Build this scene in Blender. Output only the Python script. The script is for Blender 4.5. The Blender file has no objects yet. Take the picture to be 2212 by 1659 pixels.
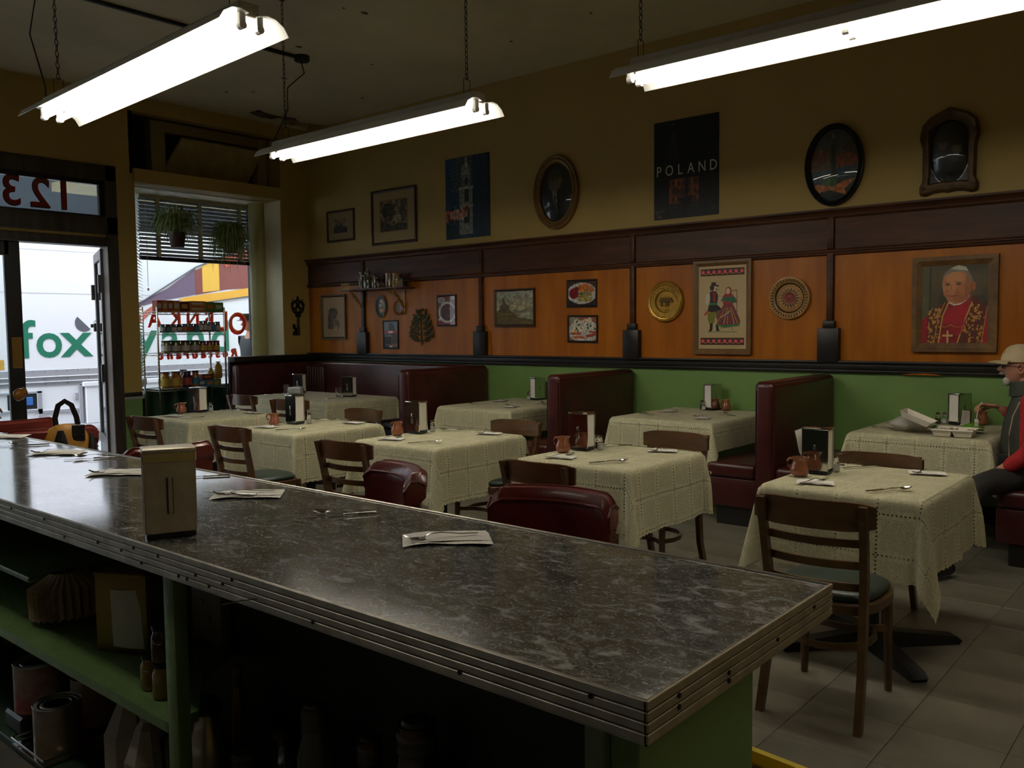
import bpy, bmesh, math, random
import numpy as np
from mathutils import Vector, Matrix, Euler
PI = math.pi
random.seed(7)
SC = bpy.context.scene
COL = SC.collection

# ---------------------------------------------------------------- camera
cam_d = bpy.data.cameras.new('camera'); cam = bpy.data.objects.new('camera', cam_d); COL.objects.link(cam)
SC.camera = cam
YAW, PIT, ROL, FPX = 0.8674, -0.0643, -0.0113, 1865.9
_F = Vector((-math.cos(YAW)*math.cos(PIT), math.sin(YAW)*math.cos(PIT), math.sin(PIT)))
_R = Vector((math.sin(YAW), math.cos(YAW), 0.0)); _U = _R.cross(_F)
_R2 = _R*math.cos(ROL)+_U*math.sin(ROL); _U2 = -_R*math.sin(ROL)+_U*math.cos(ROL)
M = Matrix((( _R2.x,_U2.x,-_F.x,9.6526),(_R2.y,_U2.y,-_F.y,-7.1882),(_R2.z,_U2.z,-_F.z,1.502),(0,0,0,1)))
cam.matrix_world = M
cam_d.sensor_width = 36.0; cam_d.lens = 36.0*FPX/2212.0; cam_d.clip_start = 0.05; cam_d.clip_end = 200
cam_d.lens_unit = 'MILLIMETERS'

# ---------------------------------------------------------------- world and exposure
W = bpy.data.worlds.new('overcast_sky'); SC.world = W; W.use_nodes = True
bg = W.node_tree.nodes['Background']
bg.inputs[0].default_value = (0.84, 0.91, 1.0, 1); bg.inputs[1].default_value = 8.0
SC.view_settings.view_transform = 'Standard'; SC.view_settings.look = 'None'
SC.view_settings.exposure = 0.0; SC.view_settings.gamma = 1.0; SC.view_settings.use_curve_mapping = False
TUBE_L = 22.0

# ---------------------------------------------------------------- materials
def lin(c):
    return tuple(((v/12.92) if v <= 0.04045 else ((v+0.055)/1.055)**2.4) for v in c)
def hx(r, g, b): return lin((r/255., g/255., b/255.))
MATS = {}
def mat(name, col, rough=0.5, metal=0.0, var=0.0, scale=8.0, bump=0.0, bscale=60.0, coat=0.0, stretch=None, col2=None, trans=0.0, spec=0.5, detail=4.0, emit=None):
    if name in MATS: return MATS[name]
    m = bpy.data.materials.new(name); MATS[name] = m; m.use_nodes = True
    nt = m.node_tree; n = nt.nodes; l = nt.links
    b = n['Principled BSDF']
    b.inputs['Roughness'].default_value = rough; b.inputs['Metallic'].default_value = metal
    b.inputs['Coat Weight'].default_value = coat; b.inputs['Coat Roughness'].default_value = 0.05
    b.inputs['Transmission Weight'].default_value = trans; b.inputs['Specular IOR Level'].default_value = spec
    b.inputs['Base Color'].default_value = (*col, 1)
    if emit: b.inputs['Emission Color'].default_value = (*emit[0], 1); b.inputs['Emission Strength'].default_value = emit[1]
    if var > 0 or col2 or bump > 0:
        tc = n.new('ShaderNodeTexCoord'); mp = n.new('ShaderNodeMapping'); l.new(tc.outputs['Object'], mp.inputs[0])
        if stretch: mp.inputs['Scale'].default_value = stretch
    if var > 0 or col2:
        ns = n.new('ShaderNodeTexNoise'); ns.inputs['Scale'].default_value = scale; ns.inputs['Detail'].default_value = detail
        ns.inputs['Roughness'].default_value = 0.6
        l.new(mp.outputs[0], ns.inputs['Vector'])
        cr = n.new('ShaderNodeValToRGB'); l.new(ns.outputs['Fac'], cr.inputs[0])
        a = col; c2 = col2 if col2 else tuple(min(1, v*(1+var)) for v in col); c1 = col if col2 else tuple(v*(1-var) for v in a)
        cr.color_ramp.elements[0].position = 0.32; cr.color_ramp.elements[0].color = (*c1, 1)
        cr.color_ramp.elements[1].position = 0.68; cr.color_ramp.elements[1].color = (*c2, 1)
        l.new(cr.outputs[0], b.inputs['Base Color'])
    if bump > 0:
        nb = n.new('ShaderNodeTexNoise'); nb.inputs['Scale'].default_value = bscale; nb.inputs['Detail'].default_value = 3
        l.new(mp.outputs[0], nb.inputs['Vector'])
        bp = n.new('ShaderNodeBump'); bp.inputs['Strength'].default_value = bump; bp.inputs['Distance'].default_value = 0.01
        l.new(nb.outputs['Fac'], bp.inputs['Height']); l.new(bp.outputs[0], b.inputs['Normal'])
    return m

def paint_mat(name, rough=0.6, coat=0.0):
    if name in MATS: return MATS[name]
    m = bpy.data.materials.new(name); MATS[name] = m; m.use_nodes = True
    n = m.node_tree.nodes; b = n['Principled BSDF']; b.inputs['Roughness'].default_value = rough
    b.inputs['Coat Weight'].default_value = coat; b.inputs['Coat Roughness'].default_value = 0.015
    a = n.new('ShaderNodeVertexColor'); a.layer_name = 'Col'; m.node_tree.links.new(a.outputs[0], b.inputs['Base Color'])
    return m

YELLOW = mat('yellow_wall_paint', (0.44, 0.305, 0.080), 0.6, var=0.10, scale=1.3, bump=0.12, bscale=25, col2=(0.49, 0.345, 0.10))
CEILM = mat('ceiling_paint', (0.60, 0.53, 0.34), 0.8, var=0.12, scale=0.9, bump=0.15, bscale=12)
CREAM = mat('cream_paint', (0.62, 0.54, 0.32), 0.45, var=0.08, scale=3)
GREENW = mat('green_wall_paint', (0.17, 0.30, 0.085), 0.45, var=0.06, scale=2.0, bump=0.08, bscale=30)
GREENS = mat('green_shelf_paint', (0.20, 0.33, 0.12), 0.4, var=0.12, scale=9, bump=0.3, bscale=45)
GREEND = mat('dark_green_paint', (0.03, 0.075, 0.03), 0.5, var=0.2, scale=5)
ORANGE = mat('orange_stained_plywood', (0.30, 0.080, 0.002), 0.36, col2=(0.46, 0.150, 0.004), scale=2.2, stretch=(2.5, 1, 0.35), bump=0.03, spec=0.35)
DARKW = mat('dark_stained_wood', (0.040, 0.014, 0.005), 0.42, col2=(0.10, 0.034, 0.010), scale=3, stretch=(0.5, 1, 4), bump=0.05, spec=0.3)
BLACKW = mat('black_painted_wood', (0.012, 0.010, 0.008), 0.38, bump=0.06, bscale=30)
DOORW = mat('worn_brown_black_door_wood', (0.022, 0.016, 0.011), 0.45, col2=(0.065, 0.048, 0.032), scale=4, stretch=(1, 3, 0.5), bump=0.1)
MAROON = mat('maroon_vinyl', (0.055, 0.0085, 0.007), 0.33, var=0.25, scale=5, bump=0.10, bscale=220, coat=0.15)
REDV = mat('red_brown_vinyl', (0.14, 0.018, 0.014), 0.30, var=0.2, scale=6, bump=0.12, bscale=160, coat=0.2)
CHAIRW = mat('walnut_chair_wood', (0.065, 0.026, 0.010), 0.28, col2=(0.12, 0.050, 0.017), scale=7, stretch=(1, 1, 3), coat=0.35)
CHAIRO = mat('worn_oak_brown_wood', (0.075, 0.040, 0.014), 0.36, col2=(0.135, 0.072, 0.026), scale=9, stretch=(1, 1, 3), coat=0.15)
SEATG = mat('dark_green_seat_vinyl', (0.030, 0.048, 0.040), 0.35, var=0.15, bump=0.1, bscale=150)
CHROME = mat('polished_chrome', (0.62, 0.62, 0.60), 0.10, 1.0, bump=0.015, bscale=8)
STEEL = mat('cutlery_steel', (0.55, 0.54, 0.52), 0.16, 1.0)
ALU = mat('aluminium_edging', (0.50, 0.47, 0.41), 0.38, 1.0, var=0.2, scale=14, bump=0.08, bscale=30)
IRON = mat('black_cast_iron', (0.010, 0.010, 0.010), 0.45, 0.0, bump=0.1, bscale=60)
TERRA = mat('terracotta_glaze', (0.30, 0.10, 0.05), 0.14, var=0.12, scale=12, coat=0.5)
PAPER = mat('white_paper_napkin', (0.78, 0.75, 0.68), 0.85, bump=0.1, bscale=200)
FOAM = mat('white_foam', (0.80, 0.75, 0.64), 0.6, bump=0.1, bscale=150)
WHITEP = mat('white_enamel', (0.78, 0.77, 0.73), 0.35)
FIXM = mat('fixture_outer_enamel', (0.55, 0.50, 0.42), 0.45, var=0.1, scale=6)
TUBE = mat('fluorescent_tube', (0.9, 0.9, 0.9), 0.4, emit=((1.0, 0.94, 0.81), TUBE_L))
TUBE2 = mat('old_fluorescent_tube', (0.9, 0.9, 0.9), 0.4, emit=((1.0, 0.93, 0.80), TUBE_L*0.34))
TUBE3 = mat('dim_fluorescent_tube', (0.9, 0.9, 0.9), 0.4, emit=((1.0, 0.93, 0.82), TUBE_L*0.38))
GLASS = mat('clear_glass', (1, 1, 1), 0.02, trans=1.0)
SALTG = mat('salt', (0.8, 0.8, 0.78), 0.7)
PEPPER = mat('pepper', (0.16, 0.11, 0.07), 0.8, col2=(0.05, 0.04, 0.03), scale=300)
GOLD = mat('antique_gilt', (0.36, 0.21, 0.055), 0.35, 0.35, var=0.3, scale=12, bump=0.3, bscale=40)
SKIN = mat('skin', (0.48, 0.22, 0.14), 0.5, var=0.08, scale=25, bump=0.05)
BLACKP = mat('black_plastic', (0.012, 0.012, 0.013), 0.35)
PRINT = paint_mat('printed_paper', 0.55); PRINTG = paint_mat('print_behind_glass', 0.35, 1.0)

def window_glass():
    m = bpy.data.materials.new('window_pane_glass'); m.use_nodes = True
    nt = m.node_tree; n = nt.nodes; n.clear()
    o = n.new('ShaderNodeOutputMaterial'); mx = n.new('ShaderNodeMixShader'); tr = n.new('ShaderNodeBsdfTransparent')
    gl = n.new('ShaderNodeBsdfGlossy'); gl.inputs['Roughness'].default_value = 0.02
    fr = n.new('ShaderNodeFresnel'); fr.inputs[0].default_value = 1.5
    tr.inputs[0].default_value = (0.93, 0.96, 0.95, 1)
    nt.links.new(fr.outputs[0], mx.inputs[0]); nt.links.new(tr.outputs[0], mx.inputs[1]); nt.links.new(gl.outputs[0], mx.inputs[2])
    nt.links.new(mx.outputs[0], o.inputs[0]); return m
PANE = window_glass()

def counter_mat():
    m = bpy.data.materials.new('worn_grey_counter_laminate'); m.use_nodes = True
    nt = m.node_tree; n = nt.nodes; l = nt.links; b = n['Principled BSDF']
    tc = n.new('ShaderNodeTexCoord'); mp = n.new('ShaderNodeMapping'); mp.inputs['Scale'].default_value = (1.0, 1.6, 1); l.new(tc.outputs['Object'], mp.inputs[0])
    n1 = n.new('ShaderNodeTexNoise'); n1.inputs['Scale'].default_value = 12; n1.inputs['Detail'].default_value = 9; n1.inputs['Roughness'].default_value = 0.72; n1.inputs['Distortion'].default_value = 1.6
    l.new(mp.outputs[0], n1.inputs['Vector'])
    cr = n.new('ShaderNodeValToRGB'); e = cr.color_ramp.elements
    e[0].position = 0.40; e[0].color = (0.065, 0.062, 0.055, 1); e[1].position = 0.54; e[1].color = (0.17, 0.168, 0.15, 1)
    x = e.new(0.66); x.color = (0.50, 0.50, 0.47, 1); l.new(n1.outputs['Fac'], cr.inputs[0])
    n2 = n.new('ShaderNodeTexNoise'); n2.inputs['Scale'].default_value = 55; n2.inputs['Detail'].default_value = 5; n2.inputs['Distortion'].default_value = 2.5; l.new(mp.outputs[0], n2.inputs['Vector'])
    c2 = n.new('ShaderNodeValToRGB'); c2.color_ramp.elements[0].position = 0.56; c2.color_ramp.elements[0].color = (0, 0, 0, 1); c2.color_ramp.elements[1].position = 0.66; c2.color_ramp.elements[1].color = (1, 1, 1, 1)
    l.new(n2.outputs['Fac'], c2.inputs[0])
    mx = n.new('ShaderNodeMix'); mx.data_type = 'RGBA'; l.new(c2.outputs[0], mx.inputs[0]); l.new(cr.outputs[0], mx.inputs[6]); mx.inputs[7].default_value = (0.46, 0.46, 0.43, 1)
    l.new(mx.outputs[2], b.inputs['Base Color'])
    n3 = n.new('ShaderNodeTexNoise'); n3.inputs['Scale'].default_value = 5; n3.inputs['Detail'].default_value = 6; l.new(mp.outputs[0], n3.inputs['Vector'])
    mr = n.new('ShaderNodeMapRange'); mr.inputs['To Min'].default_value = 0.05; mr.inputs['To Max'].default_value = 0.17; l.new(n3.outputs['Fac'], mr.inputs[0]); l.new(mr.outputs[0], b.inputs['Roughness'])
    bp = n.new('ShaderNodeBump'); bp.inputs['Strength'].default_value = 0.025; bp.inputs['Distance'].default_value = 0.002; l.new(n2.outputs['Fac'], bp.inputs['Height']); l.new(bp.outputs[0], b.inputs['Normal'])
    b.inputs['Specular IOR Level'].default_value = 0.8; b.inputs['Coat Weight'].default_value = 0.6; b.inputs['Coat Roughness'].default_value = 0.07; b.inputs['Coat IOR'].default_value = 1.6
    return m
COUNTER = counter_mat()

def lace_mat():
    m = bpy.data.materials.new('cream_lace_cloth'); m.use_nodes = True
    nt = m.node_tree; n = nt.nodes; l = nt.links; b = n['Principled BSDF']; out = n['Material Output']
    b.inputs['Roughness'].default_value = 0.75; b.inputs['Sheen Weight'].default_value = 0.15
    uv = n.new('ShaderNodeUVMap'); uv.uv_map = 'UV'
    sp = n.new('ShaderNodeSeparateXYZ'); l.new(uv.outputs[0], sp.inputs[0])
    def mth(op, a, bb=None, clamp=False):
        q = n.new('ShaderNodeMath'); q.operation = op; q.use_clamp = clamp
        for i, v in enumerate((a, bb)):
            if v is None: continue
            if isinstance(v, (int, float)): q.inputs[i].default_value = v
            else: l.new(v, q.inputs[i])
        return q.outputs[0]
    CELL = 0.18
    def dist_line(c): return mth('MULTIPLY', mth('ABSOLUTE', mth('SUBTRACT', mth('FRACT', mth('DIVIDE', c, CELL)), 0.5)), CELL)
    def dot(c, p): return mth('MULTIPLY', mth('ABSOLUTE', mth('SUBTRACT', mth('FRACT', mth('DIVIDE', c, p)), 0.5)), p)
    holes = []; edges = []
    for a, c in ((0, 1), (1, 0)):
        d = dist_line(sp.outputs[a]); q = dot(sp.outputs[c], CELL/10)
        holes.append(mth('LESS_THAN', mth('ADD', d, q), 0.0052))
        edges.append(mth('LESS_THAN', mth('ABSOLUTE', mth('SUBTRACT', d, 0.016)), 0.0045))
        holes.append(mth('LESS_THAN', mth('ADD', mth('ABSOLUTE', mth('SUBTRACT', d, 0.022)), dot(sp.outputs[c], CELL/20)), 0.0022))
    d0 = mth('MINIMUM', dist_line(sp.outputs[0]), dist_line(sp.outputs[1]))
    hole = mth('MAXIMUM', mth('MAXIMUM', holes[0], holes[2]), mth('MULTIPLY', mth('MAXIMUM', holes[1], holes[3]), 0.55))
    inner = mth('GREATER_THAN', d0, 0.026)
    vo = n.new('ShaderNodeTexVoronoi'); vo.inputs['Scale'].default_value = 150; l.new(uv.outputs[0], vo.inputs['Vector'])
    no = n.new('ShaderNodeTexNoise'); no.inputs['Scale'].default_value = 55; no.inputs['Detail'].default_value = 3; l.new(uv.outputs[0], no.inputs['Vector'])
    sheer = mth('MULTIPLY', inner, mth('MULTIPLY', mth('GREATER_THAN', no.outputs['Fac'], 0.5), mth('LESS_THAN', vo.outputs['Distance'], 0.42)))
    alpha = mth('MAXIMUM', mth('MULTIPLY', hole, 0.95), mth('ADD', mth('MULTIPLY', sheer, 0.34), mth('MULTIPLY', inner, 0.07)), True)
    cr = n.new('ShaderNodeValToRGB'); cr.color_ramp.elements[0].color = (0.62, 0.58, 0.37, 1); cr.color_ramp.elements[1].color = (0.80, 0.76, 0.50, 1)
    cr.color_ramp.elements[0].position = 0.35; cr.color_ramp.elements[1].position = 0.65
    l.new(no.outputs['Fac'], cr.inputs[0]); l.new(cr.outputs[0], b.inputs['Base Color'])
    bp = n.new('ShaderNodeBump'); bp.inputs['Strength'].default_value = 0.25; bp.inputs['Distance'].default_value = 0.002; l.new(vo.outputs['Distance'], bp.inputs['Height']); l.new(bp.outputs[0], b.inputs['Normal'])
    tr = n.new('ShaderNodeBsdfTransparent'); mx = n.new('ShaderNodeMixShader')
    tl = n.new('ShaderNodeBsdfTranslucent'); tl.inputs[0].default_value = (0.6, 0.58, 0.42, 1); m2 = n.new('ShaderNodeMixShader'); m2.inputs[0].default_value = 0.25
    l.new(b.outputs[0], m2.inputs[1]); l.new(tl.outputs[0], m2.inputs[2])
    l.new(alpha, mx.inputs[0]); l.new(m2.outputs[0], mx.inputs[1]); l.new(tr.outputs[0], mx.inputs[2]); l.new(mx.outputs[0], out.inputs[0])
    return m
LACE = lace_mat()

# ---------------------------------------------------------------- mesh helpers
class MB:
    def __init__(s): s.v = []; s.f = []
    def add(s, vs, fs, M=None):
        o = len(s.v)
        s.v += [tuple(M @ Vector(v)) for v in vs] if M else [tuple(v) for v in vs]
        s.f += [tuple(i+o for i in f) for f in fs]; return s
    def box(s, x0, x1, y0, y1, z0, z1, M=None):
        vs = [(x, y, z) for x in (x0, x1) for y in (y0, y1) for z in (z0, z1)]
        return s.add(vs, [(0,1,3,2),(4,6,7,5),(0,4,5,1),(2,3,7,6),(0,2,6,4),(1,5,7,3)], M)
    def rbox(s, x0, x1, y0, y1, z0, z1, r=0.01, seg=2, M=None):
        bm = bmesh.new(); bmesh.ops.create_cube(bm, size=1.0)
        for v in bm.verts: v.co = Vector(((x0+x1)/2+v.co.x*(x1-x0), (y0+y1)/2+v.co.y*(y1-y0), (z0+z1)/2+v.co.z*(z1-z0)))
        r = min(r, 0.49*min(abs(x1-x0), abs(y1-y0), abs(z1-z0)))
        bmesh.ops.bevel(bm, geom=list(bm.edges), offset=r, segments=seg, profile=0.5, affect='EDGES')
        bm.verts.index_update()
        vs = [tuple(v.co) for v in bm.verts]; fs = [tuple(v.index for v in f.verts) for f in bm.faces]; bm.free()
        return s.add(vs, fs, M)
    def lathe(s, prof, n=20, M=None, sx=1.0, sy=1.0, cap=True):
        vs = []; fs = []
        for r, z in prof:
            for k in range(n):
                a = 2*PI*k/n; vs.append((r*math.cos(a)*sx, r*math.sin(a)*sy, z))
        for i in range(len(prof)-1):
            for k in range(n):
                k2 = (k+1) % n; fs.append((i*n+k, i*n+k2, (i+1)*n+k2, (i+1)*n+k))
        if cap: fs.append(tuple(range(n-1, -1, -1))); fs.append(tuple((len(prof)-1)*n+k for k in range(n)))
        return s.add(vs, fs, M)
    def tube(s, pts, r, n=8, M=None, flat=1.0, cap=True, up=(0, 0, 1)):
        pts = [Vector(p) for p in pts]; rs = r if isinstance(r, (list, tuple)) else [r]*len(pts)
        vs = []; fs = []
        U = Vector(up)
        for i, p in enumerate(pts):
            t = (pts[min(i+1, len(pts)-1)]-pts[max(i-1, 0)]).normalized()
            a = t.cross(U)
            if a.length < 1e-3: a = t.cross(Vector((1, 0, 0)))
            a.normalize(); b = a.cross(t).normalized()
            for k in range(n):
                an = 2*PI*(k+0.5)/n; vs.append(tuple(p+a*rs[i]*math.cos(an)+b*rs[i]*flat*math.sin(an)))
        for i in range(len(pts)-1):
            for k in range(n):
                k2 = (k+1) % n; fs.append((i*n+k, i*n+k2, (i+1)*n+k2, (i+1)*n+k))
        if cap: fs.append(tuple(range(n-1, -1, -1))); fs.append(tuple((len(pts)-1)*n+k for k in range(n)))
        return s.add(vs, fs, M)
    def strip(s, pts, w, t, M=None, axis=(0, 0, 1)):
        """bent bar: rectangular section of height w along axis and thickness t, swept along pts"""
        ax = Vector(axis); pts = [Vector(p) for p in pts]; vs = []; fs = []
        ws = w if isinstance(w, (list, tuple)) else [w]*len(pts)
        for i, p in enumerate(pts):
            d = (pts[min(i+1, len(pts)-1)]-pts[max(i-1, 0)]).normalized(); nn = d.cross(ax).normalized()
            for a, b in ((-1, -1), (1, -1), (1, 1), (-1, 1)): vs.append(tuple(p+nn*a*t/2+ax*b*ws[i]/2))
        for i in range(len(pts)-1):
            for k in range(4):
                k2 = (k+1) % 4; fs.append((i*4+k, i*4+k2, (i+1)*4+k2, (i+1)*4+k))
        fs.append((3, 2, 1, 0)); e = (len(pts)-1)*4; fs.append((e, e+1, e+2, e+3))
        return s.add(vs, fs, M)
    def prism(s, poly, d0, d1, plane='xz', M=None):
        """polygon in a plane, extruded between d0 and d1 along the third axis"""
        n = len(poly)
        def P(a, b, d): return {'xz': (a, d, b), 'xy': (a, b, d), 'yz': (d, a, b)}[plane]
        vs = [P(a, b, d0) for a, b in poly]+[P(a, b, d1) for a, b in poly]
        fs = [tuple(range(n)), tuple(range(2*n-1, n-1, -1))]+[(i, i+n, (i+1) % n+n, (i+1) % n) for i in range(n)]
        return s.add(vs, fs, M)
    def grid(s, nx, ny, fn, M=None):
        vs = [fn(i/nx, j/ny) for j in range(ny+1) for i in range(nx+1)]
        fs = [(j*(nx+1)+i, j*(nx+1)+i+1, (j+1)*(nx+1)+i+1, (j+1)*(nx+1)+i) for j in range(ny) for i in range(nx)]
        return s.add(vs, fs, M)

def link(name, me, parent=None, loc=None, rot=None):
    o = bpy.data.objects.new(name, me); COL.objects.link(o)
    if parent: o.parent = parent
    if loc: o.location = loc
    if rot is not None: o.rotation_euler = (0, 0, rot) if isinstance(rot, (int, float)) else rot
    return o
def obj(name, mb, m, parent=None, loc=None, rot=None, smooth=35, fix=True):
    me = bpy.data.meshes.new(name); me.from_pydata(mb.v, [], mb.f)
    if fix:
        bm = bmesh.new(); bm.from_mesh(me); bmesh.ops.recalc_face_normals(bm, faces=bm.faces); bm.to_mesh(me); bm.free()
    if smooth:
        me.shade_smooth(); me.set_sharp_from_angle(angle=math.radians(smooth))
    me.materials.append(m); me.update()
    return link(name, me, parent, loc, rot)
def tag(o, label=None, cat=None, group=None, kind=None):
    if label: o['label'] = label
    if cat: o['category'] = cat
    if group: o['group'] = group
    if kind: o['kind'] = kind
    return o
def thing(name, label, cat, loc=(0, 0, 0), rot=0, group=None):
    o = bpy.data.objects.new(name, None); COL.objects.link(o); o.location = loc
    o.rotation_euler = (0, 0, rot) if isinstance(rot, (int, float)) else rot
    o.empty_display_size = 0.05
    return tag(o, label, cat, group)
def struct(name, mb, m, label=None, parent=None, smooth=None):
    o = obj(name, mb, m, parent, smooth=smooth)
    if not parent: o['kind'] = 'structure'
    if label: o['label'] = label
    return o
def sempty(name, label=None):
    o = bpy.data.objects.new(name, None); COL.objects.link(o); o['kind'] = 'structure'
    if label: o['label'] = label
    return o
def copy_tree(o, parent=None):
    c = o.copy(); COL.objects.link(c)
    if parent: c.parent = parent
    for ch in list(o.children): copy_tree(ch, c)
    return c
def place(proto, used, loc, rot, label, group=None):
    """the first call moves the prototype itself, later ones copy it"""
    r = copy_tree(proto) if used.get(proto.name) else proto
    used[proto.name] = 1
    r.location = loc; r.rotation_euler = (0, 0, rot) if isinstance(rot, (int, float)) else rot
    r['label'] = label
    if group: r['group'] = group
    return r
USED = {}
def TR(x=0, y=0, z=0, rz=0, rx=0, ry=0): return Matrix.Translation((x, y, z)) @ Euler((rx, ry, rz)).to_matrix().to_4x4()

def text(name, body, size, m, parent, Mx, depth=0.002, sx=1.0, spacing=1.0, align='CENTER', shear=0.0, bold=0.0):
    cu = bpy.data.curves.new(name, 'FONT'); cu.body = body; cu.size = size; cu.extrude = depth; cu.align_x = align
    cu.space_character = spacing; cu.shear = shear; cu.offset = bold; cu.resolution_u = 4
    t = bpy.data.objects.new('tmp', cu); COL.objects.link(t)
    dg = bpy.context.evaluated_depsgraph_get(); me = bpy.data.meshes.new_from_object(t.evaluated_get(dg))
    bpy.data.objects.remove(t); me.name = name
    me.transform(Matrix.Diagonal((sx, 1, 1, 1))); me.transform(Mx); me.materials.clear(); me.materials.append(m)
    return link(name, me, parent)

# ---- painted flat prints: colours on a fine grid
class Paint:
    def __init__(s, w, h, res, bgc):
        s.w, s.h = w, h; s.nx = max(4, int(w/res)); s.ny = max(4, int(h/res))
        s.X, s.Y = np.meshgrid(np.linspace(0, 1, s.nx+1), np.linspace(0, 1, s.ny+1))
        s.C = np.zeros(s.X.shape+(3,)); s.C[:] = np.array(bgc)/255.; s.rg = np.random.RandomState(3)
    def _set(s, mk, c, a=1.0): s.C[mk] = s.C[mk]*(1-a)+np.array(c)/255.*a; return s
    def ell(s, cx, cy, rx, ry, c, a=1.0, rot=0):
        dx = (s.X-cx)*s.w; dy = (s.Y-cy)*s.h; ca, sa = math.cos(rot), math.sin(rot)
        u = dx*ca+dy*sa; v = -dx*sa+dy*ca
        return s._set((u/(rx*s.w))**2+(v/(ry*s.h))**2 <= 1, c, a)
    def rect(s, x0, y0, x1, y1, c, a=1.0): return s._set((s.X >= x0) & (s.X <= x1) & (s.Y >= y0) & (s.Y <= y1), c, a)
    def poly(s, pts, c, a=1.0):
        ins = np.zeros(s.X.shape, bool); n = len(pts)
        for i in range(n):
            x0, y0 = pts[i]; x1, y1 = pts[(i+1) % n]
            if y0 == y1: continue
            ins ^= ((y0 > s.Y) != (y1 > s.Y)) & (s.X < (x1-x0)*(s.Y-y0)/(y1-y0)+x0)
        return s._set(ins, c, a)
    def line(s, pts, w, c, a=1.0):
        for (x0, y0), (x1, y1) in zip(pts[:-1], pts[1:]):
            ax, ay, bx, by = x0*s.w, y0*s.h, x1*s.w, y1*s.h; px, py = s.X*s.w, s.Y*s.h
            L = max((bx-ax)**2+(by-ay)**2, 1e-9); t = np.clip(((px-ax)*(bx-ax)+(py-ay)*(by-ay))/L, 0, 1)
            s._set(np.hypot(px-ax-t*(bx-ax), py-ay-t*(by-ay)) <= w/2, c, a)
        return s
    def noise(s, amp, cells=12, x0=0, y0=0, x1=1, y1=1):
        g = s.rg.rand(cells+2, cells+2)*2-1
        fx = s.X*cells; fy = s.Y*cells; i = fx.astype(int); j = fy.astype(int); u = fx-i; v = fy-j
        u = u*u*(3-2*u); v = v*v*(3-2*v)
        val = (g[j, i]*(1-u)+g[j, i+1]*u)*(1-v)+(g[j+1, i]*(1-u)+g[j+1, i+1]*u)*v
        mk = (s.X >= x0) & (s.X <= x1) & (s.Y >= y0) & (s.Y <= y1)
        s.C[mk] = np.clip(s.C[mk]*(1+amp*val[mk][:, None]), 0, 1); return s
    def grad(s, c0, c1, y0=0, y1=1, x0=0, x1=1):
        mk = (s.X >= x0) & (s.X <= x1) & (s.Y >= y0) & (s.Y <= y1); t = ((s.Y[mk]-y0)/(y1-y0))[:, None]
        s.C[mk] = (np.array(c0)*(1-t)+np.array(c1)*t)/255.; return s
    def build(s, name, m, parent, x=0, y=0, z=0, shape=None, dome=0.0):
        """sheet facing -y, lower left corner at (x, z); shape 'oval' keeps the ellipse only"""
        nx, ny = s.nx, s.ny
        co = np.zeros((ny+1, nx+1, 3)); r2 = ((s.X-.5)**2+(s.Y-.5)**2)*4
        co[..., 0] = x+s.X*s.w; co[..., 2] = z+s.Y*s.h; co[..., 1] = y-dome*np.clip(1-r2, 0, 1)
        idx = np.arange((nx+1)*(ny+1)).reshape(ny+1, nx+1)
        q = np.stack([idx[:-1, :-1], idx[:-1, 1:], idx[1:, 1:], idx[1:, :-1]], -1).reshape(-1, 4)
        cc = co.reshape(-1, 3)
        if shape == 'oval':
            cen = ((s.X-.5)**2+(s.Y-.5)**2).reshape(-1); q = q[(cen[q].max(1) <= 0.26)]
        me = bpy.data.meshes.new(name); me.from_pydata(cc.tolist(), [], q.tolist())
        c = s.C.reshape(-1, 3); L = np.where(c <= 0.04045, c/12.92, ((c+0.055)/1.055)**2.4)
        a = me.color_attributes.new('Col', 'FLOAT_COLOR', 'POINT')
        a.data.foreach_set('color', np.concatenate([L, np.ones((len(L), 1))], 1).astype(np.float32).reshape(-1))
        me.shade_smooth(); me.materials.append(m); me.update()
        return link(name, me, parent)

def skin(name, V, E, R, m, parent, root=0, sub=2, loc=None):
    me = bpy.data.meshes.new('t'); me.from_pydata(V, E, [])
    o = bpy.data.objects.new('t', me); COL.objects.link(o)
    md = o.modifiers.new('s', 'SKIN'); md.use_smooth_shade = True
    for i, sv in enumerate(me.skin_vertices[0].data):
        r = R[i]; sv.radius = (r, r) if isinstance(r, (int, float)) else r; sv.use_root = (i == root)
    sb = o.modifiers.new('b', 'SUBSURF'); sb.levels = sub; sb.render_levels = sub
    dg = bpy.context.evaluated_depsgraph_get(); dg.update(); me2 = bpy.data.meshes.new_from_object(o.evaluated_get(dg)); me2.name = name
    bpy.data.objects.remove(o); me2.materials.clear(); me2.materials.append(m); me2.shade_smooth()
    return link(name, me2, parent, loc)
# ================================================================ ROOM
XR, YL, HC = 12.2, -9.2, 4.165            # room depth, left wall, ceiling
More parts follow.
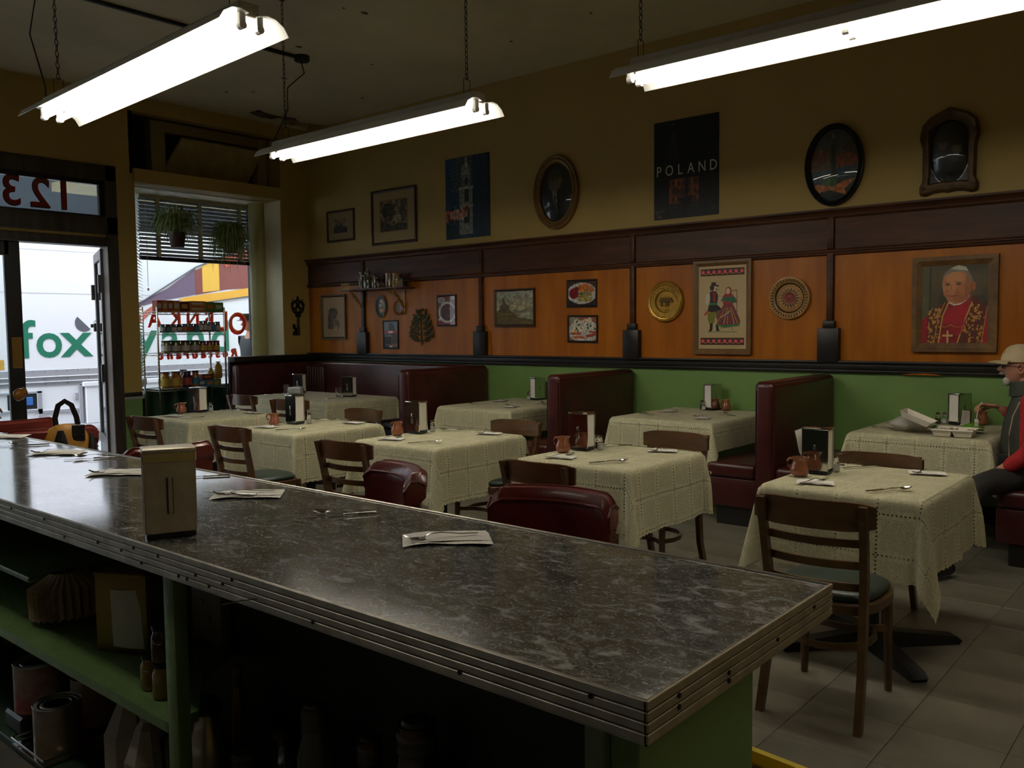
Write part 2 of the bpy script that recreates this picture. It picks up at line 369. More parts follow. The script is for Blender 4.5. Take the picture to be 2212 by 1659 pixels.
# floor with vinyl tiles
fl = struct('floor', MB().box(-0.0, XR, YL, 0, -0.06, -0.004), mat('floor_screed', (0.10, 0.09, 0.07), 0.6))
TILE = mat('worn_grey_vinyl_tile', (0.19, 0.18, 0.14), 0.40, col2=(0.115, 0.105, 0.078), scale=3.2, bump=0.1, bscale=30, detail=8)
TILE2 = mat('worn_beige_vinyl_tile', (0.195, 0.18, 0.137), 0.40, col2=(0.12, 0.107, 0.078), scale=2.7, bump=0.1, bscale=30, detail=8)
T = 0.35; tm = []
for mm in (TILE, TILE2):
    me_o = obj('tile', MB().rbox(-T/2+0.0007, T/2-0.0007, -T/2+0.0007, T/2-0.0007, -0.004, 0.0, 0.0015, 1), mm, fl); tm.append(me_o)
k = 0; rest = [MB(), MB()]
for i in range(0, 35):
    for j in range(0, 27):
        x = 8.72-T/2-T*(24-i); y = -T/2-T*j
        if x < T/2-0.01 or x > XR or y < YL+0.1: continue
        near = (5.3 < x < 9.95 and -5.3 < y < -0.6) or (x < 1.6 and -4.7 < y < -2.2)
        if near and k < 290:
            o = tm[(i+j*3+i*j) % 2] if k < 0 else link('tile', tm[(i*7+j*3+i*j) % 2].data, fl); o.location = (x, y, 0); k += 1
        else: rest[(i*7+j*3+i*j) % 2].box(x-T/2+.001, x+T/2-.001, y-T/2+.001, y+T/2-.001, -0.004, 0)
for o in tm: bpy.data.objects.remove(o)
for q, mm in zip(rest, (TILE, TILE2)): o = obj('tile_field', q, mm, fl, smooth=None); o['kind'] = 'stuff'

# ceiling with the broken plaster by the front wall
cl = struct('ceiling', MB().box(0, XR, YL, -1.05, HC, HC+0.12).box(0.5, XR, -1.05, 0, HC, HC+0.12).box(0, 0.06, -1.05, 0, HC, HC+0.12).box(-1.1, XR, YL, 0.15, HC+0.12, HC+0.2), CEILM)
pc = MB(); pc.prism([(0.06, -1.05), (0.28, -1.05), (0.16, -0.8), (0.22, -0.55), (0.10, -0.3), (0.06, -0.2)], HC, HC+0.01, 'xy')
pc.prism([(0.5, -1.05), (0.44, -0.95), (0.40, -0.75), (0.46, -0.5), (0.33, -0.35), (0.38, -0.1), (0.5, 0)], HC, HC+0.01, 'xy')
pc.prism([(0.28, -0.72), (0.40, -0.68), (0.33, -0.5)], HC-0.03, HC-0.015, 'xy').prism([(0.2, -0.42), (0.31, -0.36), (0.27, -0.2), (0.19, -0.28)], HC-0.05, HC-0.035, 'xy')
obj('plaster_flakes', pc, CEILM, cl)
obj('exposed_lath', MB().box(0.06, 0.5, -1.05, 0, HC+0.1, HC+0.115), mat('dark_lath', (0.015, 0.011, 0.007), 0.9), cl)
random.seed(5)
for i in range(46):                                    # flakes and nail spots on the old ceiling paint
    x, y = random.uniform(0.3, 5.5), random.uniform(-6, -0.4); s_ = random.uniform(0.012, 0.035)
    if i % 2: obj('paint_chip', MB().prism([(x+s_*random.uniform(.5, 1.2)*math.cos(a), y+s_*1.8*random.uniform(.4, 1)*math.sin(a)) for a in (0, 1, 2.1, 3.2, 4.4, 5.3)], HC-0.002, HC-0.0002, 'xy'), mat('chip_brown', (0.10, 0.065, 0.035), 0.9), cl)

# right wall: plaster, chair rail, panelling
wr = struct('wall_right', MB().box(-1.2, XR, 0.0, 0.15, 0, HC+0.2), YELLOW)
obj('green_dado', MB().box(0, XR, -0.008, 0, 0, 1.12), GREENW, wr)
posts = [1.135, 3.147, 5.128, 7.034, 9.0, 10.95]; HW, HL, HR, HG = 2.4475, 2.0914, 1.208, 1.104
edges = [0.0]+posts+[XR]
for a, b in zip(edges[:-1], edges[1:]):
    e0 = 0.0 if a == 0 else 0.03
    obj('wainscot_panel', MB().rbox(a+e0, b-0.03, -0.022, 0, HR-0.005, HL+0.01, 0.002, 1), ORANGE, wr)
    obj('frieze_board', MB().rbox(a+e0, b-0.03, -0.028, 0, HL+0.03, HW-0.07, 0.002, 1), DARKW, wr)
for x in posts:
    obj('post', MB().rbox(x-0.028, x+0.028, -0.055, 0, 1.47, HL+0.005, 0.012, 2), DARKW if x > 3 else BLACKW, wr)
    obj('post', MB().rbox(x-0.028, x+0.028, -0.05, 0, HL+0.03, HW-0.06, 0.012, 2), DARKW, wr)
    obj('plinth', MB().rbox(x-0.088, x+0.088, -0.085, 0, HR-0.01, 1.475, 0.006, 2).rbox(x-0.048, x+0.048, -0.072, 0, 1.475, 1.535, 0.005, 2), BLACKW, wr)
obj('lower_cornice', MB().rbox(0, XR, -0.045, 0, HL-0.02, HL+0.03, 0.014, 3).rbox(0, XR, -0.06, 0, HL+0.004, HL+0.018, 0.005, 2), DARKW, wr)
obj('top_cornice', MB().prism([(0, HW), (-0.085, HW), (-0.085, HW-0.016), (-0.062, HW-0.03), (-0.05, HW-0.055), (-0.05, HW-0.062), (-0.036, HW-0.078), (0, HW-0.078)], 0.0, XR, 'yz'), DARKW, wr)
obj('chair_rail', MB().rbox(0, XR, -0.075, 0, HR-0.022, HR, 0.006, 2).rbox(0, XR, -0.05, 0, HG+0.03, HR-0.02, 0.006, 2).rbox(0, XR, -0.04, 0, HG, HG+0.035, 0.012, 2), BLACKW, wr)
obj('bare_wood_patch', MB().prism([(7.60, 1.104), (7.66, 1.112), (7.76, 1.118), (7.84, 1.116), (7.90, 1.104)], -0.042, -0.03), ORANGE, wr)
struct('baseboard_right', MB().rbox(0, XR, -0.022, -0.008, 0, 0.13, 0.004, 1), BLACKW)

# street wall with a bay window, a recessed panel above it and the shop door
BR, BLf = -0.43, -2.38        # bay opening
DR, DL = -2.60, -4.62         # door frame outer edges
wf = MB()
wf.box(-0.45, 0, BR, 0, 0, HC)                               # pier right of the bay
wf.box(-0.14, 0, BLf, BR, 4.00, HC)                          # above the recess
wf.box(-0.14, 0, DR, BLf, 0.82, HC)                          # pier between bay and door
wf.box(-0.14, 0, DL, DR, 3.345, HC).box(-0.14, 0, YL, DL, 3.3, HC)
wf.box(-0.14, 0, YL, DL-1.9-1.9, 0, 3.3)
w_f = struct('wall_front', wf, YELLOW)
obj('beam', MB().rbox(-0.30, 0.05, BLf-0.02, BR, 3.20, 3.355, 0.006, 1), YELLOW, w_f)
obj('soffit', MB().box(-1.3, -0.25, -2.75, 0.0, 3.20, 3.30), CREAM, w_f)
obj('dado', MB().box(-0.14, 0.004, DR, BLf-0.005, 0, 0.775), GREENW, w_f)
obj('dado_cap', MB().rbox(-0.14, 0.02, DR, BLf-0.005, 0.775, 0.822, 0.006, 2), BLACKW, w_f)
# recessed clerestory above the bay
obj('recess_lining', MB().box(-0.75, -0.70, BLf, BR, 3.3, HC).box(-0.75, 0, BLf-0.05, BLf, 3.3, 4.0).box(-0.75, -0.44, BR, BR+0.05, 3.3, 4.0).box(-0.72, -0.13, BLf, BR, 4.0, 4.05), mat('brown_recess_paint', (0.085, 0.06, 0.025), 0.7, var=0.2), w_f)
for y0, y1 in ((-2.05, -1.87), (-0.60, -0.47)): obj('mullion', MB().rbox(-0.38, -0.22, y0, y1, 3.34, 4.0, 0.008, 1), mat('recess_mullion_paint', (0.30, 0.23, 0.09), 0.6), w_f)
obj('upper_rail', MB().rbox(-0.36, -0.24, -1.87, -0.60, 3.88, 4.0, 0.005, 1), MATS['recess_mullion_paint'], w_f)
obj('hopper_panel', MB().add([(-0.42, -1.84, 3.40), (-0.42, -0.66, 3.40), (-0.10, -0.62, 3.80), (-0.10, -1.72, 3.80), (-0.44, -1.84, 3.42), (-0.44, -0.66, 3.42), (-0.12, -0.62, 3.825), (-0.12, -1.72, 3.825)], [(0,1,2,3),(7,6,5,4),(0,4,5,1),(1,5,6,2),(2,6,7,3),(3,7,4,0)]), mat('hopper_paint', (0.40, 0.31, 0.12), 0.6, var=0.15), w_f)
# bay window
win = sempty('window_1', 'bay shop window with painted lettering, blinds and hanging plants')
GX = -0.85
obj('bulkhead', MB().box(GX-0.06, GX, -2.02, 0.0, 0, 0.74), GREEND, win)
obj('bay_floor', MB().box(GX-0.06, 0, -2.62, -0.43, -0.05, -0.003), mat('bay_floorboards', (0.05, 0.035, 0.02), 0.6), win)
obj('sill', MB().rbox(GX-0.08, GX+0.10, -2.02, -0.43, 0.72, 0.77, 0.006, 1), mat('grey_sill_paint', (0.30, 0.32, 0.31), 0.4), win)
obj('side_bulkhead', MB().prism([(-0.02, -2.59), (-0.02, -2.50), (GX, -1.99), (GX-0.06, -2.05)], 0, 0.745, 'xy'), GREENW, win)
obj('side_sill', MB().prism([(0.01, -2.60), (0.01, -2.36), (GX+0.02, -1.92), (GX-0.08, -2.08)], 0.745, 0.785, 'xy'), MATS['grey_sill_paint'], win)
fr = MB()
fr.rbox(GX-0.05, GX+0.02, -2.05, -1.985, 0.74, 3.22, 0.006, 1).rbox(GX-0.05, GX+0.02, -0.375, -0.30, 0.74, 3.22, 0.006, 1)
fr.rbox(GX-0.05, GX+0.02, -2.0, -0.35, 0.74, 0.80, 0.006, 1).rbox(GX-0.05, GX+0.02, -2.0, -0.35, 3.16, 3.22, 0.006, 1)
obj('window_frame', fr, BLACKW, win)
obj('pane', MB().box(GX-0.022, GX-0.016, -1.99, -0.36, 0.79, 3.17), PANE, win, smooth=None)
sd = MB().tube([(-0.05, -2.55, 0.78), (-0.05, -2.55, 3.2)], 0.03, 4)
obj('side_pane', MB().prism([(-0.05, -2.485), (-0.05, -2.479), (GX, -1.99), (GX, -1.996)], 0.78, 3.2, 'xy'), PANE, win, smooth=None)
obj('jamb', MB().box(-0.45, 0.0, BR-0.012, BR, 0, 3.2), CREAM, win)
obj('pilaster', MB().lathe([(0.14, 0.0), (0.14, 3.2)], 20, TR(-0.50, BR+0.0, 0)), mat('pilaster_paint', (0.40, 0.36, 0.12), 0.4, var=0.1, scale=4), win)
obj('bay_wall', MB().box(GX, -0.44, -0.36, 0.0, 0, 3.25), CREAM, win)
# painted lettering, read from the street
def sign_paint(nm, c):
    m = mat(nm, c, 0.4); n = m.node_tree.nodes; l = m.node_tree.links; tl = n.new('ShaderNodeBsdfTranslucent'); tl.inputs[0].default_value = (*c, 1)
    mx = n.new('ShaderNodeMixShader'); mx.inputs[0].default_value = 0.5; l.new(n['Principled BSDF'].outputs[0], mx.inputs[1]); l.new(tl.outputs[0], mx.inputs[2]); l.new(mx.outputs[0], n['Material Output'].inputs[0]); return m
RS = sign_paint('red_sign_paint', (0.70, 0.02, 0.02)); OS = sign_paint('orange_sign_paint', (0.85, 0.28, 0.10))
sgn = obj('lettering', MB().box(GX-0.03, GX-0.025, -0.4, -0.399, 1.5, 1.501), RS, win)
def street_M(y, z, x=GX-0.03): # text faces the street, so it runs towards -y
    return Matrix.Translation((x, y, z)) @ Matrix(((0, 0, -1, 0), (-1, 0, 0, 0), (0, 1, 0, 0), (0, 0, 0, 1)))
ol = [('O', -0.56, 1.535, 0.41, 0.0), ('L', -0.78, 1.585, 0.36, 0.03), ('E', -0.98, 1.625, 0.31, 0.03), ('N', -1.22, 1.645, 0.29, 0.02), ('K', -1.46, 1.645, 0.29, 0.0), ('A', -1.74, 1.64, 0.29, -0.03)]
for ch, y, z, s_, ro in ol:
    text('letter', ch, s_, RS, sgn, street_M(y-0.012, z-0.016-0.055) @ Matrix.Rotation(ro, 4, 'Z'), 0.0008, 0.85, bold=0.004)
    text('letter', ch, s_, OS, sgn, street_M(y, z-0.055, GX-0.026) @ Matrix.Rotation(ro, 4, 'Z'), 0.0008, 0.85, bold=0.002)
text('letter', 'Restaurant', 0.155, OS, sgn, street_M(-1.13, 1.165, GX-0.026), 0.0008, 1.0, spacing=1.62, shear=0.2, bold=0.003)
text('letter', 'Restaurant', 0.155, RS, sgn, street_M(-1.142, 1.158), 0.0008, 1.0, spacing=1.62, shear=0.2, bold=0.006)

# door opening
dr = sempty('door_1', 'dark wooden shop door standing open with a transom light above')
dm = MB()
dm.rbox(-0.16, 0.03, DR-0.125, DR, 0, 3.345, 0.006, 1).rbox(-0.16, 0.03, DL, DL+0.10, 0, 3.345, 0.006, 1)
dm.rbox(-0.16, 0.03, DL, DR, 3.17, 3.34, 0.006, 1).rbox(-0.16, 0.03, DL, DR, 2.585, 2.78, 0.006, 1)
dm.rbox(-0.16, 0.02, DL, DR, 2.455, 2.555, 0.006, 1)
obj('door_frame', dm, DOORW, dr)
obj('yellow_fillet', MB().box(-0.14, 0.0, DL, DR, 2.553, 2.588), YELLOW, dr)
obj('transom_pane', MB().box(-0.066, -0.060, DL+0.1, DR-0.125, 2.77, 3.18), PANE, dr, smooth=None)
obj('transom_sash', MB().rbox(-0.09, -0.03, DL+0.1, DR-0.13, 2.775, 2.80, 0.003, 1).rbox(-0.09, -0.03, DL+0.1, DR-0.13, 3.13, 3.175, 0.003, 1).rbox(-0.09, -0.03, -2.765, DR-0.125, 2.775, 3.175, 0.003, 1), BLACKW, dr)
num = obj('number', MB().box(-0.074, -0.072, -3.2, -3.199, 2.8, 2.801), RS, dr)
for ch, y in (('1', -3.12), ('2', -3.36), ('3', -3.64)):
    text('digit', ch, 0.44, BLACKP, num, street_M(y-0.008, 2.832, -0.074), 0.0008, 0.95, bold=0.008)
    text('digit', ch, 0.44, RS, num, street_M(y, 2.84, -0.069), 0.0008, 0.95, bold=0.004)
# closed left leaf: wide stiles round a tall pane
lf = MB().rbox(-0.10, -0.05, -3.75, -3.60, 0.02, 2.455, 0.005, 1).rbox(-0.10, -0.05, DL+0.10, DL+0.24, 0.02, 2.455, 0.005, 1)
lf.rbox(-0.10, -0.05, DL+0.2, -3.7, 0.02, 0.30, 0.005, 1).rbox(-0.10, -0.05, DL+0.2, -3.7, 2.31, 2.455, 0.005, 1)
leaf1 = obj('door_leaf', lf, BLACKW, dr); obj('pane', MB().box(-0.078, -0.072, DL+0.24, -3.75, 0.30, 2.31), PANE, leaf1, smooth=None)
obj('push_plate', MB().rbox(-0.05, -0.046, -3.72, -3.62, 1.15, 1.47, 0.002, 1), mat('old_brass', (0.30, 0.17, 0.045), 0.45, 0.7), leaf1)
# open right leaf, swung outwards, seen nearly edge on
L2 = thing('door_leaf', None, None, (-0.10, -2.735, 0), math.radians(-20)); L2.parent = dr
L2m = MB().rbox(-0.10, 0.0, -0.02, 0.025, 0.02, 2.44, 0.004, 1).rbox(-0.95, -0.85, -0.02, 0.025, 0.02, 2.44, 0.004, 1).rbox(-0.9, -0.05, -0.02, 0.025, 0.02, 0.3, 0.004, 1).rbox(-0.9, -0.05, -0.02, 0.025, 2.33, 2.44, 0.004, 1)
obj('leaf_frame', L2m, BLACKW, L2); obj('pane', MB().box(-0.86, -0.09, 0.0, 0.005, 0.29, 2.34), PANE, L2, smooth=None)
obj('lock', MB().rbox(-0.93, -0.88, -0.06, -0.02, 1.90, 2.08, 0.004, 1).rbox(-0.93, -0.88, -0.05, -0.02, 1.52, 1.62, 0.004, 1).tube([(-0.905, -0.08, 1.59), (-0.905, -0.02, 1.59)], 0.022, 10).rbox(-0.06, 0.0, -0.05, -0.02, 1.95, 2.15, 0.003, 1).rbox(-0.06, 0.0, -0.05, -0.02, 0.95, 1.15, 0.003, 1), BLACKW, L2)
# second shop window left of the door (outside the photograph, lights the counter)
w2 = sempty('window_2')
obj('window_frame', MB().rbox(-0.14, 0.03, DL-3.8, DL, 0.70, 0.80, 0.005, 1).rbox(-0.14, 0.03, DL-3.8, DL, 3.2, 3.3, 0.005, 1).rbox(-0.14, 0.03, DL-3.8, DL-3.7, 0.8, 3.2, 0.005, 1).rbox(-0.14, 0.03, DL-0.1, DL, 0.8, 3.2, 0.005, 1).rbox(-0.14, 0.03, DL-1.95, DL-1.85, 0.8, 3.2, 0.005, 1), BLACKW, w2)
obj('pane', MB().box(-0.07, -0.064, DL-3.75, DL-0.05, 0.8, 3.2), PANE, w2, smooth=None)
obj('bulkhead', MB().box(-0.14, 0, DL-3.8, DL, 0, 0.71), BLACKW, w2)
struct('wall_left', MB().box(-0.14, XR, YL-0.12, YL, 0, HC), mat('dim_kitchen_wall', (0.10, 0.085, 0.06), 0.6))
struct('wall_back', MB().box(XR, XR+0.12, YL-0.12, 0.15, 0, HC), YELLOW)
cam.location.x, cam.location.y, cam.location.z

# ================================================================ STREET
st = struct('street_ground', MB().box(-30, -0.14, -30, 25, -0.30, -0.16), mat('wet_asphalt', (0.11, 0.11, 0.12), 0.5, var=0.2, scale=2))
st['label'] = 'grey asphalt street outside the shop'
struct('sidewalk', MB().box(-2.6, -0.14, -30, 25, -0.16, -0.02), mat('sidewalk_concrete', (0.30, 0.31, 0.32), 0.7, var=0.12, scale=3, bump=0.2))
TX = -4.0
trk = thing('box_truck', 'white box truck parked outside the shop with green lettering on its side', 'truck', (TX, -1.5, -0.16))
def tk(*a): return a
TW = mat('truck_white_paint', (0.80, 0.82, 0.86), 0.35); TA = mat('truck_aluminium_rail', (0.46, 0.47, 0.52), 0.35, 0.4)
TG = mat('green_truck_lettering', (0.012, 0.17, 0.10), 0.5); TK = mat('dark_truck_graphic', (0.10, 0.11, 0.13), 0.5)
tb = TR(0, 1.5, 0.16)      # coordinates below are written in room space for y and z, x from the truck side
obj('cargo_box', MB().rbox(-2.3, 0, -6.8, 4.6, 0.95, 3.45, 0.02, 1, tb), TW, trk)
for z in (2.74, 2.10): obj('panel_seam', MB().box(0, 0.002, -6.7, 4.5, z, z+0.008, tb), mat('seam_grey', (0.45, 0.47, 0.52), 0.5), trk)
rl = MB().rbox(-0.02, 0.012, -6.8, 4.6, 0.86, 0.965, 0.004, 1, tb).rbox(-0.02, 0.03, -6.8, 4.6, 0.845, 0.865, 0.006, 1, tb).rbox(-0.02, 0.01, -6.8, 4.6, 0.79, 0.845, 0.004, 1, tb).rbox(-0.02, 0.03, -6.8, 4.6, 0.77, 0.79, 0.006, 1, tb).rbox(-0.02, 0.01, -6.8, 4.6, 0.72, 0.77, 0.004, 1, tb)
obj('side_rail', rl, TA, trk)
rv = MB()
for i in range(40):
    rv.rbox(0.010, 0.022, -3.0+i*0.16, -2.988+i*0.16, 0.935, 0.947, 0.002, 1, tb)
    if i % 2: rv.rbox(0.008, 0.02, -3.0+i*0.16, -2.986+i*0.16, 0.81, 0.824, 0.002, 1, tb).rbox(0.008, 0.02, -3.0+i*0.16, -2.986+i*0.16, 0.745, 0.758, 0.002, 1, tb)
rv_o = obj('rivets', rv, mat('rivet_grey', (0.12, 0.12, 0.13), 0.5), trk)
obj('lower_skirt', MB().rbox(-0.4, 0.0, -6.8, -1.36, 0.12, 0.73, 0.01, 1, tb), TW, trk)
obj('tool_locker', MB().rbox(-0.4, 0.03, -1.30, 0.9, 0.10, 0.70, 0.012, 1, tb).rbox(-0.4, 0.05, -1.34, 0.95, 0.68, 0.755, 0.01, 1, tb), TW, trk)
obj('locker_latch', MB().rbox(0.05, 0.07, -0.95, -0.80, 0.665, 0.70, 0.005, 1, tb).rbox(0.0, 0.02, -1.46, -1.41, 0.49, 0.60, 0.004, 1, tb), TA, trk)
obj('lower_skirt', MB().rbox(-0.4, 0.0, 1.0, 4.6, 0.12, 0.73, 0.01, 1, tb), TW, trk)
obj('fuel_flap_frame', MB().rbox(0, 0.02, -2.75, -1.93, 0.62, 0.655, 0.004, 1, tb).rbox(0, 0.02, -2.0, -1.93, 0.35, 0.655, 0.004, 1, tb).rbox(0, 0.02, -2.75, -1.93, 0.35, 0.39, 0.004, 1, tb), TA, trk)
obj('fuel_recess', MB().box(0.001, 0.006, -2.40, -2.0, 0.39, 0.62, tb), mat('recess_black', (0.01, 0.01, 0.015), 0.6), trk)
obj('blue_tank', MB().rbox(0.006, 0.02, -2.38, -2.06, 0.45, 0.57, 0.01, 1, tb), mat('blue_plastic', (0.03, 0.14, 0.45), 0.5), trk)
obj('yellow_band', MB().box(0.001, 0.004, -6.7, -2.42, 0.985, 1.13, tb), mat('yellow_truck_band', (0.62, 0.36, 0.06), 0.5), trk)
obj('data_panel_frame', MB().rbox(0, 0.02, -1.99, -1.40, 0.31, 0.36, 0.003, 1, tb).rbox(0, 0.02, -1.99, -1.93, 0.12, 0.36, 0.003, 1, tb).rbox(0, 0.02, -1.40, -1.34, 0.12, 0.70, 0.003, 1, tb), TA, trk)
for y0 in (-5.2, 2.2):
    w_ = obj('wheel', MB().lathe([(0.02, -0.13), (0.40, -0.13), (0.48, -0.08), (0.48, 0.08), (0.40, 0.13), (0.02, 0.13)], 28, TR(-0.35, y0+1.5, 0.34+0.16, ry=PI/2)), mat('tyre_rubber', (0.02, 0.02, 0.02), 0.8), trk)
    obj('wheel', MB().lathe([(0.02, -0.13), (0.40, -0.13), (0.48, -0.08), (0.48, 0.08), (0.40, 0.13), (0.02, 0.13)], 28, TR(-1.95, y0+1.5, 0.34+0.16, ry=PI/2)), MATS['tyre_rubber'], trk)
obj('chassis', MB().rbox(-1.6, -0.7, -6.6, 4.5, 0.45, 0.95, 0.02, 1, tb), BLACKW, trk)
def room_M(y, z, x=0.004): # text facing the shop (+x), runs towards +y
    return tb @ Matrix.Translation((x, y, z)) @ Matrix(((0, 0, 1, 0), (1, 0, 0, 0), (0, 1, 0, 0), (0, 0, 0, 1)))
tl_ = obj('lettering', MB().box(0.001, 0.002, 0, 0.001, 1.2, 1.201, tb), TG, trk)
for ch, y, s_, z, sx in (('f', -2.12, 0.78, 1.155, 1.0), ('o', -1.79, 0.74, 1.16, 0.95), ('x', -1.39, 0.76, 1.157, 1.12), ('y', -0.30, 0.78, 1.17, 1.12), ('a', 0.13, 0.76, 1.17, 1.0), ('n', 0.58, 0.76, 1.17, 1.0), ('d', 1.05, 0.76, 1.17, 1.0)):
    text('letter', ch, s_, TG, tl_, room_M(y, z), 0.002, sx, bold=0.012)
obj('leaf_mark', MB().prism([(-1.27+0.135*math.cos(a)*1.0, 1.66+0.135*math.sin(a)) for a in [math.radians(135+i*15) for i in range(13)]], 0.001, 0.005, 'yz', tb), TK, trk)
obj('leaf_mark', MB().prism([(-1.13, 1.68), (-0.98, 1.76), (-0.80, 1.79), (-0.80, 1.73), (-0.98, 1.71)], 0.001, 0.005, 'yz', tb), TK, trk)
gp = [('orange_graphic', [(-0.95, 1.50), (-0.62, 1.62), (-0.40, 1.78), (-0.10, 1.98), (-0.10, 1.90), (-0.35, 1.68), (-0.60, 1.54), (-0.90, 1.46)], (0.5, 0.13, 0.10)),
      ('purple_graphic', [(-0.55, 1.92), (0.10, 2.22), (0.62, 2.58), (0.62, 2.14), (0.0, 2.02), (-0.35, 1.93), (-0.75, 1.60), (-0.95, 1.62)], (0.17, 0.12, 0.19)),
      ('brown_graphic', [(0.60, 2.54), (1.2, 2.80), (2.0, 3.12), (2.0, 2.30), (1.2, 2.24), (0.60, 2.13)], (0.24, 0.07, 0.06)),
      ('yellow_graphic', [(0.74, 2.62), (1.06, 2.76), (1.06, 2.22), (0.74, 2.18)], (0.80, 0.48, 0.07)),
      ('yellow_graphic', [(0.30, 2.06), (0.75, 2.14), (1.3, 2.22), (2.1, 2.36), (2.1, 2.20), (1.3, 2.09), (0.8, 2.01), (0.45, 1.97)], (0.80, 0.42, 0.05)),
      ('red_graphic', [(1.10, 2.78), (2.0, 3.14), (2.0, 2.95), (1.2, 2.62)], (0.55, 0.10, 0.06))]
for i, (nm, pts, c) in enumerate(gp): obj(nm, MB().prism(pts, 0.001+i*0.0012, 0.004+i*0.0012, 'yz', tb), mat(nm+str(i), c, 0.5), trk)
lnp = MB()
for (a, b) in (((-0.95, 1.62), (0.62, 2.60)), ((0.62, 2.60), (2.0, 3.16)), ((-0.95, 1.46), (-0.4, 1.60)), ((0.45, 1.96), (2.1, 2.19))): lnp.tube([(0.01, *a), (0.01, *b)], 0.012, 4, tb)
obj('graphic_outline', lnp, TK, trk)
aw = thing('awning', 'dark grey awning over the shop window and door seen through the blind and transom', 'awning', (-0.95, -1.2, 3.45))
obj('canopy', MB().add([(0, -3.3, 0.25), (0, 1.6, 0.25), (-1.15, 1.6, -0.42), (-1.15, -3.3, -0.42), (0, -3.3, 0.27), (0, 1.6, 0.27), (-1.15, 1.6, -0.40), (-1.15, -3.3, -0.40)], [(0,1,2,3),(7,6,5,4),(0,4,5,1),(1,5,6,2),(2,6,7,3),(3,7,4,0)]), mat('grey_awning_canvas', (0.17, 0.20, 0.24), 0.7), aw)
obj('valance', MB().box(-1.16, -1.15, -3.3, 1.6, -0.55, -0.41), MATS['grey_awning_canvas'], aw)
fac = struct('facade_outside', MB().box(-0.3, -0.14, -9.6, DL-3.8, -0.2, 6.0).box(-1.1, -0.76, -9.6, 0.2, 3.3, 6.0).box(-0.8, -0.14, -9.6, DR, 3.4, 6.0).box(GX-0.06, -0.14, -0.36, 6, -0.2, 6.0), mat('outside_brick_paint', (0.16, 0.10, 0.07), 0.8, var=0.2, scale=20))
fac['label'] = 'shop front masonry outside'
bl = struct('buildings_opposite', MB().box(-16, -15, -25, 20, -0.3, 8), mat('opposite_stone', (0.32, 0.31, 0.30), 0.8, var=0.15, scale=2))
bl['label'] = 'stone buildings across the street'
# ================================================================ FLUORESCENT FIXTURES
def fixture(label, x0, y, z, L=2.26, chains=(0.12, 2.14), split=False, tube=None, group='strip lights hung on chains'):
    t = thing('fluorescent_fixture', label, 'light fixture', (x0, y, z), 0, group)
    obj('housing', MB().rbox(0.0, L, -0.055, 0.055, 0.03, 0.10, 0.004, 1), FIXM, t)
    for sgn_ in (-1, 1):
        prof = [(0.03, 0.034), (0.075, 0.046), (0.12, 0.040), (0.165, 0.012), (0.19, -0.028)]
        o_ = [(sgn_*a, b) for a, b in prof]; i_ = [(sgn_*(a-0.001), b-0.003) for a, b in prof]
        obj('reflector', MB().prism(o_+i_[::-1], -0.05, L+0.04, 'yz'), WHITEP, t, smooth=50)
    segs = [(0.03, L/2-0.02), (L/2+0.02, L-0.03)] if split else [(0.03, L-0.03)]
    for yy in (-0.048, 0.048):
        for a, b in segs:
            obj('tube', MB().lathe([(0.012, 0), (0.019, 0.012), (0.019, b-a-0.012), (0.012, b-a)], 12, TR(a, yy, -0.012, ry=PI/2)), tube or TUBE, t)
        for xx in (0.0, L)+((L/2,) if split else ()):
            obj('lamp_holder', MB().rbox(xx-0.014, xx+0.014, yy-0.018, yy+0.018, -0.035, 0.04, 0.005, 2).lathe([(0.02, -0.016), (0.02, 0.016)], 12, TR(xx, yy, -0.02, ry=PI/2)), WHITEP, t)
    for xx in (L*0.5, L*0.25, L*0.75): obj('clip', MB().tube([(xx, -0.19, -0.03), (xx+0.01, -0.2, -0.015), (xx, -0.18, 0.0)], 0.003, 5), WHITEP, t)
    for c in chains:
        ch = MB(); zz = 0.10
        ch.tube([(c, -0.03, 0.09), (c, -0.03, 0.20), (c, 0.0, 0.21), (c, 0.03, 0.20), (c, 0.03, 0.09)], 0.0025, 5)
        zz = 0.20; n_ = 0
        while zz < HC-z-0.02:
            r = 0.010; pts = []
            for k in range(9):
                a = 2*PI*k/8; u = r*math.cos(a); v = 0.022*math.sin(a)
                pts.append((c+(u if n_ % 2 else 0), (0 if n_ % 2 else u), zz+0.02+v))
            ch.tube(pts, 0.003, 3, cap=False); zz += 0.036; n_ += 1
        obj('chain', ch, IRON, t, smooth=None)
        obj('ceiling_hook', MB().rbox(c-0.02, c+0.02, -0.02, 0.02, HC-z-0.012, HC-z, 0.004, 1), IRON, t)
    return t
FZ = 2.935
fixture('fluorescent strip light over the counter, leftmost of the three, both ends in view', 3.72, -4.76, FZ-0.025).rotation_euler = (0, -0.026, 0)
fixture('fluorescent strip light over the aisle, the middle and smallest of the three', 3.53, -2.92, FZ+0.01)
fixture('fluorescent strip light with a joint in its tubes, running out of view at right', 6.92, -2.84, FZ, L=2.44, chains=(0.04, 2.30), split=True)
fixture('fluorescent strip light behind the camera in line with the counter one', 9.3, -4.77, FZ, tube=TUBE3)
fixture('fluorescent strip light over the service side of the counter', 5.1, -6.75, FZ, tube=TUBE2)
t = thing('ceiling_conduit', 'dark conduit with a round junction box on the ceiling behind the lights', 'conduit', (2.55, -2.0, HC))
obj('pipe', MB().rbox(-0.02, 0.02, -2.6, -1.0, -0.03, 0, 0.006, 1).rbox(-0.02, 0.02, -0.42, 0.02, -0.03, 0, 0.006, 1), IRON, t)
obj('junction_box', MB().lathe([(0.07, -0.05), (0.075, -0.04), (0.075, 0.0)], 16, TR(0.02, 0.06, 0)), IRON, t)
